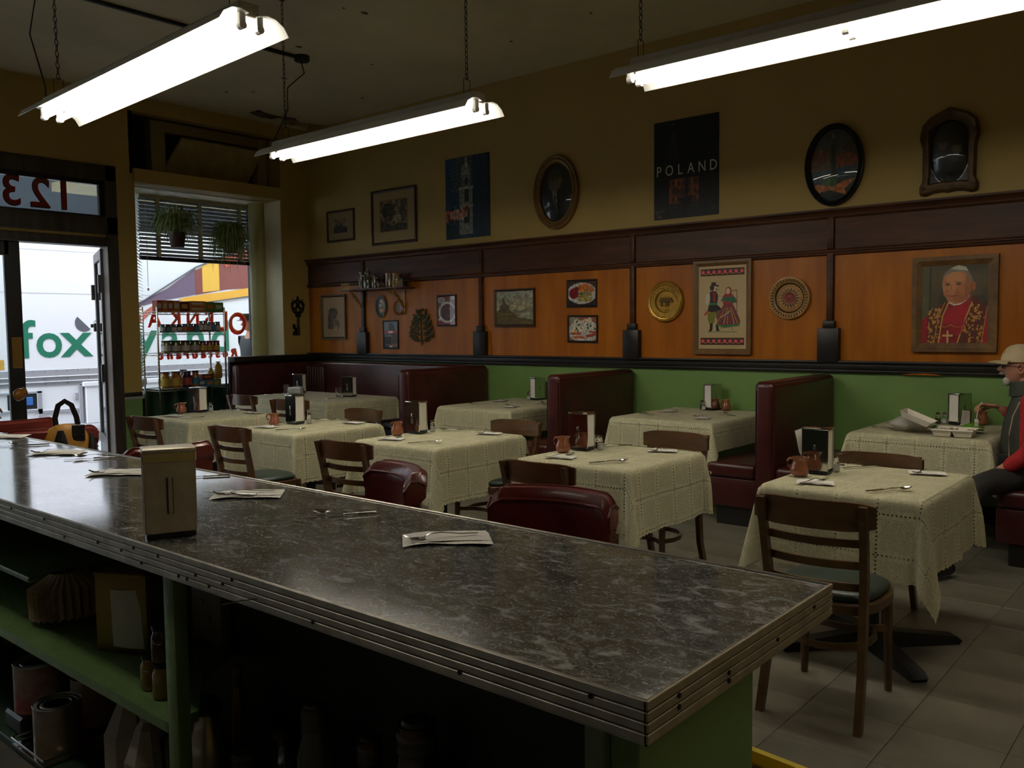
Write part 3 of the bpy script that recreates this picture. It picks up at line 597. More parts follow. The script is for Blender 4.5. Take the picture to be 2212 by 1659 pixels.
obj('cord', MB().tube([(0.04, 0.03, -0.05), (0.2, -0.05, -0.22), (0.28, -0.3, -0.42), (0.55, -0.5, -0.6), (0.72, -0.62, -0.75), (0.86, -0.8, -0.95), (0.93, -0.93, -1.12)], 0.006, 6), IRON, t)
tag(obj('hanging_wire', MB().tube([(3.4, -4.70, HC), (3.45, -4.72, 3.75), (3.40, -4.75, 3.5), (3.66, -4.77, 3.1), (3.66, -4.77, 3.03)], 0.005, 5), IRON), 'loose cord hanging from the ceiling to the leftmost strip light', 'cord')

# ================================================================ COUNTER
CX0, CX1, CN, CF, CZ = 1.0, 8.998, -6.117, -5.377, 0.95
ct = thing('lunch_counter', 'long worn grey laminate lunch counter with grooved metal edging', 'counter', (CX1, -5.75, 0))
def cm(): return MB()
TC = TR(-CX1, 5.75, 0)
obj('countertop', MB().box(CX0, CX1-0.004, CN+0.004, CF-0.004, CZ-0.04, CZ, TC), COUNTER, ct, smooth=None)
E_ = MB(); bands = [(0.0, 0.016), (0.018, 0.033), (0.035, 0.050), (0.052, 0.067)]
for a, b in bands:
    E_.rbox(CX0, CX1+0.002, CN-0.004, CN+0.004, CZ-b+0.003, CZ-a+0.003, 0.0015, 1, TC)
E_.box(CX0, CX1, CN, CN+0.004, CZ-0.068, CZ, TC)
obj('near_edging', E_, ALU, ct)
E_ = MB()
for a, b in bands: E_.rbox(CX1-0.004, CX1+0.004, CN-0.004, CF+0.004, CZ-b+0.003, CZ-a+0.003, 0.0015, 1, TC)
E_.box(CX1-0.004, CX1, CN, CF, CZ-0.068, CZ, TC); obj('end_edging', E_, mat('dull_beige_aluminium', (0.42, 0.36, 0.25), 0.45, 0.6, var=0.15, scale=20), ct)
E_ = MB()
for a, b in bands: E_.rbox(CX0, CX1, CF-0.004, CF+0.004, CZ-b+0.003, CZ-a+0.003, 0.0015, 1, TC)
obj('far_edging', E_, ALU, ct)
obj('top_bead', MB().tube([(CX0, CN, CZ+0.001), (CX1, CN, CZ+0.001), (CX1, CF, CZ+0.001), (CX0, CF, CZ+0.001)], 0.0035, 6, TC), ALU, ct)
random.seed(3)
def screw(M_): obj('screw', MB().lathe([(0.0045, 0), (0.0045, 0.0025), (0.002, 0.003)], 8, M_), mat('dark_screw', (0.03, 0.022, 0.012), 0.5, 0.5), ct)
for i, x in enumerate([8.9, 8.62, 8.2, 7.9, 7.86, 7.8, 7.74, 7.7, 7.66, 7.56, 7.47, 7.43, 7.36, 7.22, 7.0, 6.86, 6.6, 6.3, 6.0]):
    screw(TC @ TR(x, CN-0.004, CZ-0.016-random.choice((0, 0.017, 0.034)), rx=PI/2))
for y, dz in ((-6.03, 0.018), (-6.03, 0.036), (-5.86, 0.036), (-5.86, 0.05), (-5.66, 0.036), (-5.48, 0.02)):
    screw(TC @ TR(CX1+0.004, y, CZ-dz, ry=PI/2))
obj('end_panel', MB().rbox(8.90, 8.955, -6.07, -5.66, 0.0, CZ-0.045, 0.003, 1, TC), GREENW, ct)
obj('corner_post', MB().rbox(8.86, 8.90, -6.085, -6.03, 0, CZ-0.06, 0.003, 1, TC), mat('pale_green_post', (0.22, 0.27, 0.14), 0.5, var=0.2), ct)
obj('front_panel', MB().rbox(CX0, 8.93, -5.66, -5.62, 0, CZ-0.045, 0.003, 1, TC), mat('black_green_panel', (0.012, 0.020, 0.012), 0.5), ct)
obj('divider', MB().rbox(7.485, 7.54, -6.075, -6.035, 0.0, CZ-0.055, 0.006, 2, TC), GREENS, ct)
obj('divider', MB().rbox(5.2, 5.26, -6.075, -5.66, 0.0, CZ-0.055, 0.006, 2, TC), GREENS, ct)
obj('shelf', MB().prism([(CX0, -6.075), (7.485, -6.075), (7.485, -5.985), (7.24, -5.83), (7.12, -5.66), (CX0, -5.66)], 0.43, 0.46, 'xy', TC), GREENS, ct)
obj('shelf_upper', MB().rbox(5.3, 6.32, -5.98, -5.66, 0.60, 0.62, 0.004, 1, TC), GREENS, ct)
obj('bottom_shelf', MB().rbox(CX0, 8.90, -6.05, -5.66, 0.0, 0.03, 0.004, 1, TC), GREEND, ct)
obj('foot_rail', MB().tube([(CX0, -5.48, 0.16), (8.9, -5.48, 0.16)], 0.02, 10, TC), STEEL, ct)
obj('clothes_hook', MB().tube([(8.00, CN-0.005, CZ-0.04), (7.97, CN-0.03, CZ-0.045), (7.93, CN-0.05, CZ-0.055)], 0.0015, 5, TC), STEEL, ct)

# ================================================================ DINING CHAIRS
def make_chair(name, wood, label):
    t = thing(name, label, 'chair')
    def post(sx):
        return [(sx*0.185, -0.285, 0.0), (sx*0.180, -0.225, 0.20), (sx*0.178, -0.205, 0.42), (sx*0.182, -0.215, 0.55), (sx*0.187, -0.245, 0.70), (sx*0.190, -0.282, 0.845)]
    for s_ in (-1, 1):
        obj('leg', MB().strip(post(s_), [0.034, 0.038, 0.042, 0.038, 0.034, 0.032], 0.028, axis=(0, 1, 0)), wood, t, smooth=30)
        obj('leg', MB().tube([(s_*0.165, 0.185, 0.44), (s_*0.172, 0.195, 0.0)], [0.021, 0.0155], 8), wood, t)
    def arc(z, y0, hw, bow, n=11): return [(-hw+2*hw*i/(n-1), y0-bow*(1-((2*i/(n-1))-1)**2), z) for i in range(n)]
    ends = [0.078]+[0.100]*1+[0.108]*7+[0.100]*1+[0.078]
    obj('top_rail', MB().strip(arc(0.800, -0.235, 0.225, 0.045), ends, 0.020), wood, t, smooth=40)
    for z, y in ((0.695, -0.218), (0.610, -0.205), (0.525, -0.196)):
        obj('slat', MB().strip(arc(z, y, 0.176, 0.038), 0.030, 0.014), wood, t, smooth=40)
    def seat_loop(r, z, n=32):
        pts = []
        for k in range(n):
            a = 2*PI*k/n; c, s2 = math.cos(a), math.sin(a); e = 0.62
            x = r*math.copysign(abs(c)**e, c); y = r*0.98*math.copysign(abs(s2)**e, s2)
            x *= 1.0+0.10*(y/r)*0.5
            pts.append((x, y, z))
        return pts
    def loft(loops, mb):
        n = len(loops[0]); vs = [p for l_ in loops for p in l_]; fs = []
        for i in range(len(loops)-1):
            for k in range(n): fs.append((i*n+k, i*n+(k+1) % n, (i+1)*n+(k+1) % n, (i+1)*n+k))
        fs += [tuple(range(n-1, -1, -1)), tuple((len(loops)-1)*n+k for k in range(n))]
        return mb.add(vs, fs)
    obj('seat_frame', loft([seat_loop(0.200, 0.405), seat_loop(0.210, 0.41), seat_loop(0.212, 0.445), seat_loop(0.205, 0.452)], MB()), wood, t)
    obj('seat_pad', loft([seat_loop(0.190, 0.452), seat_loop(0.200, 0.462), seat_loop(0.198, 0.474), seat_loop(0.180, 0.486), seat_loop(0.10, 0.492)], MB()), SEATG, t, smooth=60)
    obj('stretcher', MB().strip([(0.155*math.sin(a)*1.02, 0.02+0.19*math.cos(a)*-1.0, 0.265) for a in [math.radians(-125+i*25) for i in range(11)]], 0.026, 0.013), wood, t, smooth=40)
    obj('stretcher', MB().strip([(-0.165, 0.175, 0.265), (-0.08, 0.11, 0.265), (0.0, 0.095, 0.265), (0.08, 0.11, 0.265), (0.165, 0.175, 0.265)], 0.026, 0.013), wood, t, smooth=40)
    return t
chA = make_chair('dining_chair', CHAIRO, 'worn brown wooden dining chair, back turned to the camera, nearest of all the chairs')
chA.location = (8.42, -3.76, 0); chA.rotation_euler = (0, 0, math.radians(3)); chA['group'] = 'wooden ladder-back dining chairs'
chB = make_chair('dining_chair', CHAIRW, 'wooden dining chair')
G = 'wooden ladder-back dining chairs'
near = 'dark wooden dining chair, back to the camera, before the %s'
far = 'brown wooden dining chair facing the camera from the far side of the %s'
TD = {'T5': 'nearest aisle table', 'T4': 'second-nearest aisle table', 'T3': 'middle aisle table', 'T2': 'fourth aisle table', 'T1': 'farthest aisle table',
      'B1': 'farthest booth table', 'B2': 'middle booth table', 'B3': 'eating man\'s table', 'B0': 'long corner table'}
for (x, y, r, lb) in ((7.04, -3.68, 0, near % TD['T4']), (5.62, -3.74, 4, near % TD['T3']), (4.33, -3.68, 1, near % TD['T2']), (3.14, -3.69, 3, near % TD['T1'])):
    place(chB, USED, (x, y, 0), math.radians(r), lb, G)
for (x, y, r, zs, lb) in ((8.19, -2.70, 181, 0.955, far % TD['T5']), (7.0, -2.76, 179, 1.0, far % TD['T4']), (5.71, -2.75, 180, 0.995, far % TD['T3']), (4.04, -2.76, 178, 0.99, far % TD['T2'])):
    c = place(chB, USED, (x, y, 0), math.radians(r), lb, G); c.scale = (1, 1, zs)
for (x, y, r, lb) in ((1.79, -1.98, 4, 'small dark wooden chair at the window end of the long corner table'), (2.66, -2.06, 14, 'dark wooden chair at the right end of the long corner table')):
    place(chB, USED, (x, y, 0), math.radians(r), lb, G)

# ================================================================ RED COUNTER STOOLS
def make_stool(label):
    t = thing('counter_stool', label, 'chair')
    bk = MB(); n = 24; vs = []; fs = []
    prof = [(0.0, 0.50), (0.0, 0.86), (0.004, 0.915), (-0.02, 0.945), (-0.055, 0.947), (-0.085, 0.93), (-0.085, 0.88), (-0.06, 0.86), (-0.06, 0.50)]
    for i in range(n+1):
        u = -1+2*i/n; x = 0.225*u; bow = 0.075*(u*u)          # ends curve towards the sitter (+y)
        sh = 1.0-0.035*(max(0, abs(u)-0.78)/0.22)**2.2
        for dy, z in prof: vs.append((x, -0.19+bow+dy, z*sh if z > 0.8 else z))
    m_ = len(prof)
    for i in range(n):
        for k in range(m_): fs.append((i*m_+k, i*m_+(k+1) % m_, (i+1)*m_+(k+1) % m_, (i+1)*m_+k))
    fs += [tuple(range(m_)), tuple(n*m_+k for k in range(m_-1, -1, -1))]
    bk.add(vs, fs); obj('backrest', bk, REDV, t, smooth=45)
    pp = MB()
    for s_ in (0,): pp.tube([(vs[i*m_+2][0], vs[i*m_+2][1]+0.003, vs[i*m_+2][2]-0.008) for i in range(n+1)], 0.005, 6)
    pp.tube([(vs[i*m_+4][0], vs[i*m_+4][1]-0.002, vs[i*m_+4][2]+0.001) for i in range(n+1)], 0.004, 6)
    for e in (0, n): pp.tube([tuple(vs[e*m_+k]) for k in (1, 2, 3, 4, 5)], 0.0045, 6)
    obj('piping', pp, REDV, t)
    nb = MB()
    for e in (0, n):
        for k in range(14): nb.lathe([(0.006, 0), (0.004, 0.004)], 6, TR(vs[e*m_][0]+(0.002 if e else -0.002), vs[e*m_][1]-0.05, 0.52+k*0.024, ry=PI/2 if e else -PI/2))
        obj('upholstery_nails', nb, STEEL, t)['kind'] = 'stuff'; nb = MB()
    obj('seat', MB().rbox(-0.21, 0.21, -0.20, 0.20, 0.47, 0.56, 0.035, 4), REDV, t)
    obj('pedestal', MB().lathe([(0.16, 0.0), (0.17, 0.01), (0.12, 0.035), (0.035, 0.06), (0.03, 0.46), (0.12, 0.47)], 20), CHROME, t)
    return t
sp_ = make_stool('red vinyl'); GS = 'red vinyl stools along the counter'
place(sp_, USED, (7.90, -5.03, 0.0), math.radians(193), 'red vinyl counter stool in the foreground, wide back seen square on', GS)
place(sp_, USED, (6.97, -4.99, 0.0), math.radians(160), 'red vinyl counter stool with a shiny back, swivelled, left of the widest one', GS)
place(sp_, USED, (5.27, -4.94, -0.02), math.radians(84), 'red vinyl stool with only its curled top showing behind the steel dispenser', GS)
s4 = place(sp_, USED, (4.02, -5.02, -0.01), math.radians(84), 'red vinyl stool carrying a yellow and black bag at left', GS); s4.scale = (1.15, 1, 1)
s5 = place(sp_, USED, (3.42, -5.02, 0.0), math.radians(88), 'red vinyl stool cut by the left edge of the picture behind the bag', GS); s5.scale = (1.1, 1, 1)
# ================================================================ BOOTHS
def booth(x, label, left=True, right=True, y0=-1.26):
    t = thing('booth_bench', label, 'bench', (x, 0, 0), 0, 'maroon high-backed booth benches')
    obj('backrest', MB().rbox(-0.078, 0.078, y0, -0.035, 0.10, 1.095, 0.045, 5), MAROON, t, smooth=60)
    pip = MB()
    for sx in (-0.058, 0.058): pip.tube([(sx, y0+0.006, 0.2), (sx, y0+0.006, 1.03), (sx, y0+0.05, 1.088), (sx, -0.1, 1.090)], 0.005, 6)
    obj('piping', pip, MAROON, t)
    for s_, on in ((-1, left), (1, right)):
        if not on: continue
        a, b = sorted((s_*0.075, s_*0.47))
        obj('seat', MB().rbox(a, b, y0+0.02, -0.035, 0.36, 0.475, 0.035, 4), MAROON, t, smooth=60)
        obj('seat_base', MB().rbox(a, b-0.02*s_ if s_ > 0 else b, y0+0.04, -0.035, 0.14, 0.36, 0.012, 2), MAROON, t)
    obj('kick_base', MB().rbox(-0.40 if left else -0.06, 0.40 if right else 0.06, y0+0.06, -0.035, 0, 0.145, 0.006, 1), BLACKW, t)
    return t
booth(3.17, 'maroon booth bench back between the corner table and the farthest booth table', left=False)
booth(5.08, 'maroon booth bench back in the middle of the wall, left of the bare green stretch')
booth(7.01, 'maroon booth bench with shiny seat, the nearest and tallest in view')
booth(8.98, 'maroon booth bench the man in the red jacket sits on', True, True)
t = thing('corner_banquette', 'dark maroon pleated corner banquette with a black top rail below the window', 'bench', (0, 0, 0))
obj('back_cushion', MB().rbox(0.02, 0.17, -1.26, -0.035, 0.45, 1.10, 0.04, 4), MAROON, t, smooth=60)
obj('back_cushion', MB().rbox(0.1, 3.09, -0.18, -0.085, 0.45, 1.10, 0.035, 4), MAROON, t, smooth=60)
obj('top_rail', MB().rbox(0.004, 0.16, -1.28, -0.03, 1.12, 1.19, 0.01, 2), BLACKW, t)
obj('back_board', MB().rbox(0.004, 0.05, -1.28, -0.02, 0.0, 1.13, 0.005, 1), BLACKW, t)
obj('seat', MB().rbox(0.15, 0.62, -1.26, -0.14, 0.36, 0.475, 0.035, 4).rbox(0.6, 3.085, -0.62, -0.14, 0.36, 0.475, 0.035, 4), MAROON, t, smooth=60)
obj('seat_base', MB().rbox(0.05, 0.58, -1.24, -0.1, 0.0, 0.37, 0.01, 1).rbox(0.58, 3.09, -0.58, -0.1, 0.0, 0.37, 0.01, 1), BLACKW, t)
for k in range(9): obj('pleat', MB().rbox(0.06+k*0.055, 0.10+k*0.055, -0.235+0.0*k, -0.15, 0.52, 1.04, 0.02, 3, TR(0, 0, 0, ry=0)), MAROON, t, smooth=60)

# ================================================================ TABLES AND CLOTHS
LAM = mat('cream_table_laminate', (0.50, 0.48, 0.38), 0.4)
def table(name, x0, x1, y0, y1, label, base=None, zt=0.742):
    cx, cy = (x0+x1)/2, (y0+y1)/2
    t = thing(name, label, 'table', (cx, cy, 0))
    w, d = (x1-x0)/2-0.006, (y1-y0)/2-0.006
    obj('tabletop', MB().rbox(-w, w, -d, d, zt-0.03, zt, 0.012, 2), LAM, t)
    bx, by = (base[0]-cx, base[1]-cy) if base else (0, 0); r = base[2] if base else 0.30
    obj('pedestal', MB().lathe([(0.055, 0.03), (0.04, 0.10), (0.038, zt-0.08), (0.10, zt-0.03)], 14, TR(bx, by, 0)), IRON, t)
    for k in range(4):
        a = PI/4+k*PI/2+(base[3] if base else 0)
        obj('foot', MB().prism([(0.02, 0.0), (r, 0.0), (r+0.015, 0.018), (r-0.01, 0.04), (0.05, 0.085), (0.02, 0.085)], -0.034, 0.034, 'xz', TR(bx, by, 0, rz=a)), IRON, t)
    return t
def cloth(x0, x1, y0, y1, d, label, group, seed=0, z=0.752, ripple=0.012, dirs=None, step=0.022):
    """lace cloth: flat on the table, skirts hanging, corners gathered into folds"""
    rd = random.Random(seed); cx, cy = (x0+x1)/2, (y0+y1)/2; a, b = (x1-x0)/2, (y1-y0)/2
    dl, dr_, dn, df = dirs if dirs else (d, d, d, d)
    xs = []; ys = []
    def axis(lo, hi, inner):
        n1 = max(3, int(lo/step)); n2 = max(6, int(2*inner/step)); n3 = max(3, int(hi/step))
        return [-inner-lo+lo*i/n1 for i in range(n1)]+[-inner+2*inner*i/n2 for i in range(n2)]+[inner+hi*i/n3 for i in range(n3+1)]
    xs = axis(dl, dr_, a); ys = axis(dn, df, b)
    ph = [rd.uniform(0, 6.28) for _ in range(8)]; corner_out = [rd.uniform(0.16, 0.30) for _ in range(4)]
    def P(s, t_):
        ex = max(abs(s)-a, 0); ey = max(abs(t_)-b, 0); sx = 1 if s > 0 else -1; sy = 1 if t_ > 0 else -1
        px = min(max(s, -a), a); py = min(max(t_, -b), b)
        if ex == 0 and ey == 0: return (px, py, 0.0)
        R_ = 0.012
        if ex == 0 or ey == 0:
            e = ex+ey; v = t_ if ex else s
            rip = ripple*math.sin(v*13+ph[0 if ex else 1])*(e/0.35)+0.5*ripple*math.sin(v*31+ph[2])*(e/0.35)
            out = R_*(1-math.exp(-e/R_))+0.05*e+rip*0.8+0.006
            dz = e*0.995-R_*0.4*(1-math.exp(-e/R_))
            return (px+sx*out, py, -dz) if ex else (px, py+sy*out, -dz)
        r = math.hypot(ex, ey); th = math.atan2(ey, ex); q = th/(PI/2)
        ci = (1 if sx > 0 else 0)+(2 if sy > 0 else 0)
        fold = math.sin(PI*q)**0.8
        out = r*(0.05+corner_out[ci]*fold)+0.006+R_*(1-math.exp(-r/R_))
        dz = math.sqrt(max(r*r-out*out*0.9, 0))*(0.995-0.02*fold)
        w = q*q*(3-2*q); w = 0.5+(w-0.5)*(1-0.35*fold)
        az = w*PI/2+0.18*math.sin(2*PI*q+ph[3+ci])*min(1, r/0.3)
        return (px+sx*out*math.cos(az), py+sy*out*math.sin(az), -dz)
    mb = MB(); vs = []; uvs = []
    for j, t_ in enumerate(ys):
        for i, s in enumerate(xs):
            x, y, zz = P(s, t_)
            if (i in (0, len(xs)-1)) and j % 2: zz += 0.007
            if (j in (0, len(ys)-1)) and i % 2: zz += 0.007
            vs.append((x, y, zz)); uvs.append((s+0.09, t_+0.045+a))
    nx = len(xs); fs = [(j*nx+i, j*nx+i+1, (j+1)*nx+i+1, (j+1)*nx+i) for j in range(len(ys)-1) for i in range(nx-1)]
    me = bpy.data.meshes.new('tablecloth'); me.from_pydata(vs, [], fs)
    uvl = me.uv_layers.new(name='UV'); li = [0]*len(me.loops); me.loops.foreach_get('vertex_index', li)
    uvl.data.foreach_set('uv', [c for k_ in li for c in uvs[k_]])
    me.shade_smooth(); me.materials.append(LACE); me.update()
    o = link('tablecloth', me, None, (cx, cy, z)); tag(o, label, 'tablecloth', group); return o
T5 = (7.925, 8.63, -3.31, -2.49); T4 = (6.465, 7.205, -3.37, -2.57); T3 = (5.035, 5.79, -3.39, -2.535); T2 = (3.66, 4.41, -3.46, -2.64); T1 = (2.2, 2.93, -3.44, -2.62)
B1 = (3.655, 4.56, -1.215, -0.06); B2 = (5.62, 6.53, -1.135, -0.06); B3 = (7.565, 8.43, -1.07, -0.06); B0 = (0.80, 2.40, -1.62, -0.66)
GC = 'cream lace tablecloths'
table('pedestal_table', *T5, 'pedestal table with black star base standing nearest the camera', (8.36, -3.10, 0.42, 0.0))
cloth(*T5, 0.37, 'cream lace tablecloth on the nearest table, hanging over the green chair seat', GC, 1, dirs=(0.37, 0.36, 0.37, 0.10))
for nm, q, sd_ in (('T4', T4, 2), ('T3', T3, 3), ('T2', T2, 4), ('T1', T1, 5)):
    table('pedestal_table', *q, 'pedestal table under the cloth of the '+TD[nm])
    cloth(*q, 0.37, 'cream lace tablecloth on the '+TD[nm], GC, sd_, dirs=(0.36, 0.37, 0.37, 0.10))
for nm, q, sd_ in (('B1', B1, 6), ('B2', B2, 7), ('B3', B3, 8)):
    table('pedestal_table', *q, 'booth table under the cloth of the '+TD[nm])
    cloth(*q, 0.30, 'cream lace tablecloth on the '+TD[nm], GC, sd_, dirs=(0.26, 0.235, 0.33, 0.03), ripple=0.006)
table('pedestal_table', *B0, 'long table in the window corner under its cloth', (1.6, -1.15, 0.3, 0)); cloth(*B0, 0.30, 'cream lace tablecloth on the '+TD['B0'], GC, 9, dirs=(0.25, 0.25, 0.34, 0.1), ripple=0.006)
# ================================================================ TABLE THINGS
ZT = 0.757
def make_dispenser(name='napkin_dispenser', H=0.225, body=None, label='x'):
    t = thing(name, label, 'napkin dispenser')
    L, Wd = 0.066, 0.047      # half sizes: chrome sides run along x, napkins show at the x ends
    bm_ = body or CHROME
    obj('side_panel', MB().rbox(-L, L, -Wd, -Wd+0.004, 0.014, H, 0.002, 1), bm_, t)
    obj('side_panel', MB().rbox(-L, L, Wd-0.004, Wd, 0.014, H, 0.002, 1), bm_, t)
    obj('handle_groove', MB().rbox(-0.007, 0.007, -Wd-0.0025, -Wd+0.001, 0.07, 0.145, 0.003, 2), bm_, t); obj('handle_groove', MB().rbox(-0.007, 0.007, Wd-0.001, Wd+0.0025, 0.07, 0.145, 0.003, 2), bm_, t)
    obj('lid', MB().rbox(-L-0.002, L+0.002, -Wd-0.002, Wd+0.002, H-0.005, H+0.006, 0.004, 2), bm_, t)
    fr_ = MB()
    for sx in (-1, 1):
        for sy in (-1, 1): fr_.rbox(sx*L-0.006*(sx > 0), sx*L+0.006*(sx < 0), sy*Wd-0.008*(sy > 0), sy*Wd+0.008*(sy < 0), 0.014, H, 0.0015, 1)
    obj('corner_frame', fr_, bm_, t)
    obj('napkins', MB().rbox(-L+0.006, L-0.006, -Wd+0.006, Wd-0.006, 0.02, H-0.006, 0.003, 1), PAPER, t)
    obj('foot_base', MB().rbox(-L+0.003, L-0.003, -Wd+0.002, Wd-0.002, 0.0, 0.014, 0.003, 1), BLACKP, t)
    return t
dp = make_dispenser(); GD = 'chrome napkin dispensers on the tables'
dl = 'tall chrome napkin dispenser on the '
place(dp, USED, (8.025, -2.885, ZT), math.radians(2), dl+TD['T5']+' behind a brown jug', GD)
place(dp, USED, (6.575, -2.90, ZT), math.radians(3), dl+TD['T4'], GD)
place(dp, USED, (5.11, -2.90, ZT), math.radians(2), dl+TD['T3'], GD)
place(dp, USED, (3.83, -3.03, ZT), math.radians(0), dl+TD['T2'], GD)
place(dp, USED, (2.22, -2.95, ZT), math.radians(8), dl+TD['T1'], GD)
place(dp, USED, (6.04, -0.155, ZT), math.radians(74), dl+TD['B2']+' against the green wall', GD)
place(dp, USED, (8.06, -0.19, ZT), math.radians(64), dl+TD['B3']+' with napkins pulled out', GD)
place(dp, USED, (4.03, -0.15, ZT), math.radians(78), dl+TD['B1']+' half hidden by a booth back', GD)
place(dp, USED, (0.99, -0.93, ZT), math.radians(206), dl+'long corner table, the one nearer the window', GD)
place(dp, USED, (1.98, -0.97, ZT), math.radians(200), dl+'long corner table, right of the other one there', GD)
cb = mat('worn_beige_chrome', (0.50, 0.44, 0.31), 0.36, 0.35, var=0.15, scale=18, bump=0.04)
cd = make_dispenser('napkin_dispenser', 0.235, cb, 'large worn metal napkin dispenser standing on the counter'); cd.location = (7.432, -6.018, 0.951); cd.rotation_euler = (0, 0, math.radians(66))
obj('top_band', MB().rbox(-0.068, 0.068, -0.0495, -0.046, 0.205, 0.232, 0.002, 1), CHROME, cd); obj('slot_shade', MB().rbox(-0.009, -0.006, -0.0505, -0.046, 0.065, 0.165, 0.001, 1), BLACKP, cd); obj('slot_shade', MB().rbox(0.0055, 0.007, -0.0505, -0.046, 0.065, 0.165, 0.0005, 1), BLACKP, cd); obj('slot_face', MB().rbox(-0.006, 0.0055, -0.0505, -0.046, 0.070, 0.163, 0.001, 1), cb, cd)  # thin black strips stand in for groove shade, so the slot looks recessed

tn = tag(obj('pulled_napkin', MB().add([(8.085, -0.265, ZT+0.005), (8.13, -0.19, ZT+0.005), (8.125, -0.17, ZT+0.10), (8.09, -0.245, ZT+0.11), (8.075, -0.30, ZT), (8.145, -0.20, ZT)], [(0, 1, 2, 3), (4, 5, 1, 0)]), PAPER), 'paper napkin hanging out of the dispenser near the eating man', 'napkin')
tag(obj('pulled_napkin', MB().add([(7.945, -2.925, ZT+0.10), (7.94, -2.87, ZT+0.07), (7.93, -2.86, ZT+0.215), (7.925, -2.935, ZT+0.21)], [(0, 1, 2, 3)]), PAPER), 'paper napkin sticking out at the left of the nearest dispenser', 'napkin')

def make_jug():
    t = thing('creamer_jug', 'x', 'jug')
    obj('body', MB().lathe([(0.028, 0), (0.040, 0.006), (0.045, 0.025), (0.042, 0.045), (0.033, 0.065), (0.031, 0.078), (0.036, 0.094), (0.033, 0.094), (0.028, 0.078), (0.030, 0.060), (0.036, 0.03), (0.02, 0.012)], 24), TERRA, t, smooth=70)
    obj('handle', MB().tube([(-0.031, 0, 0.083), (-0.050, 0, 0.086), (-0.060, 0, 0.070), (-0.055, 0, 0.048), (-0.040, 0, 0.036)], 0.0055, 8), TERRA, t, smooth=70)
    obj('spout', MB().tube([(0.028, 0, 0.080), (0.038, 0, 0.090), (0.046, 0, 0.096)], [0.012, 0.010, 0.005], 8, flat=0.6), TERRA, t, smooth=70)
    return t
jg = make_jug(); GJ = 'glazed brown creamer jugs'; jl = 'small glazed brown creamer jug on the '
for x, y, r, k_ in ((7.99, -3.03, 10, 'T5'), (6.545, -3.055, 15, 'T4'), (5.09, -3.07, 10, 'T3'), (3.80, -3.21, 40, 'T2'), (2.18, -3.10, 60, 'T1'), (6.16, -0.14, 70, 'B2'), (8.20, -0.13, 80, 'B3')):
    place(jg, USED, (x, y, ZT), math.radians(r), jl+TD[k_], GJ)
def make_shaker(nm, fill, lb):
    t = thing(nm, lb, 'shaker')
    obj('glass', MB().lathe([(0.018, 0), (0.021, 0.004), (0.0175, 0.055), (0.014, 0.066)], 8), GLASS, t, smooth=None)
    obj('contents', MB().lathe([(0.015, 0.004), (0.017, 0.006), (0.0152, 0.038)], 8), fill, t)
    obj('cap', MB().lathe([(0.015, 0.064), (0.016, 0.068), (0.014, 0.082), (0.006, 0.087)], 12), CHROME, t)
    return t
ss = make_shaker('salt_shaker', SALTG, 'x'); ps = make_shaker('pepper_shaker', PEPPER, 'x'); GSH = 'glass salt and pepper shakers'
for x, y, k_ in ((8.085, -2.80, 'T5'), (6.66, -2.83, 'T4'), (5.15, -2.78, 'T3'), (3.93, -2.97, 'T2'), (2.31, -2.88, 'T1'), (5.99, -0.23, 'B2'), (7.965, -0.22, 'B3'), (3.97, -0.22, 'B1')):
    place(ss, USED, (x, y, ZT), 0.3, 'glass salt shaker with metal cap on the '+TD[k_], GSH)
for x, y, k_ in ((8.055, -2.775, 'T5'), (6.62, -2.80, 'T4'), (5.96, -0.20, 'B2'), (7.925, -0.24, 'B3'), (3.94, -0.17, 'B1')):
    place(ps, USED, (x, y, ZT), 0.8, 'glass pepper shaker with metal cap on the '+TD[k_], GSH)
t = thing('condiment_tray', 'clear glass condiment caddy by the dispenser nearer the window', 'caddy', (1.0, -0.93, ZT), 0.4)
obj('tray', MB().rbox(-0.10, 0.10, -0.14, -0.07, 0.0, 0.06, 0.006, 1), GLASS, t); obj('packets', MB().rbox(-0.085, 0.085, -0.13, -0.08, 0.005, 0.075, 0.004, 1), PAPER, t)
for x, lb in ((0.86, 'small glass tumbler left of the dispenser nearer the window'), (1.86, 'small glass tumbler left of the right dispenser on the long corner table')):
    tag(obj('glass_tumbler', MB().lathe([(0.026, 0), (0.032, 0.004), (0.037, 0.10), (0.034, 0.10), (0.029, 0.01), (0.02, 0.008)], 16, TR(x, -1.03, ZT)), GLASS), lb, 'glass', 'small glass tumblers')

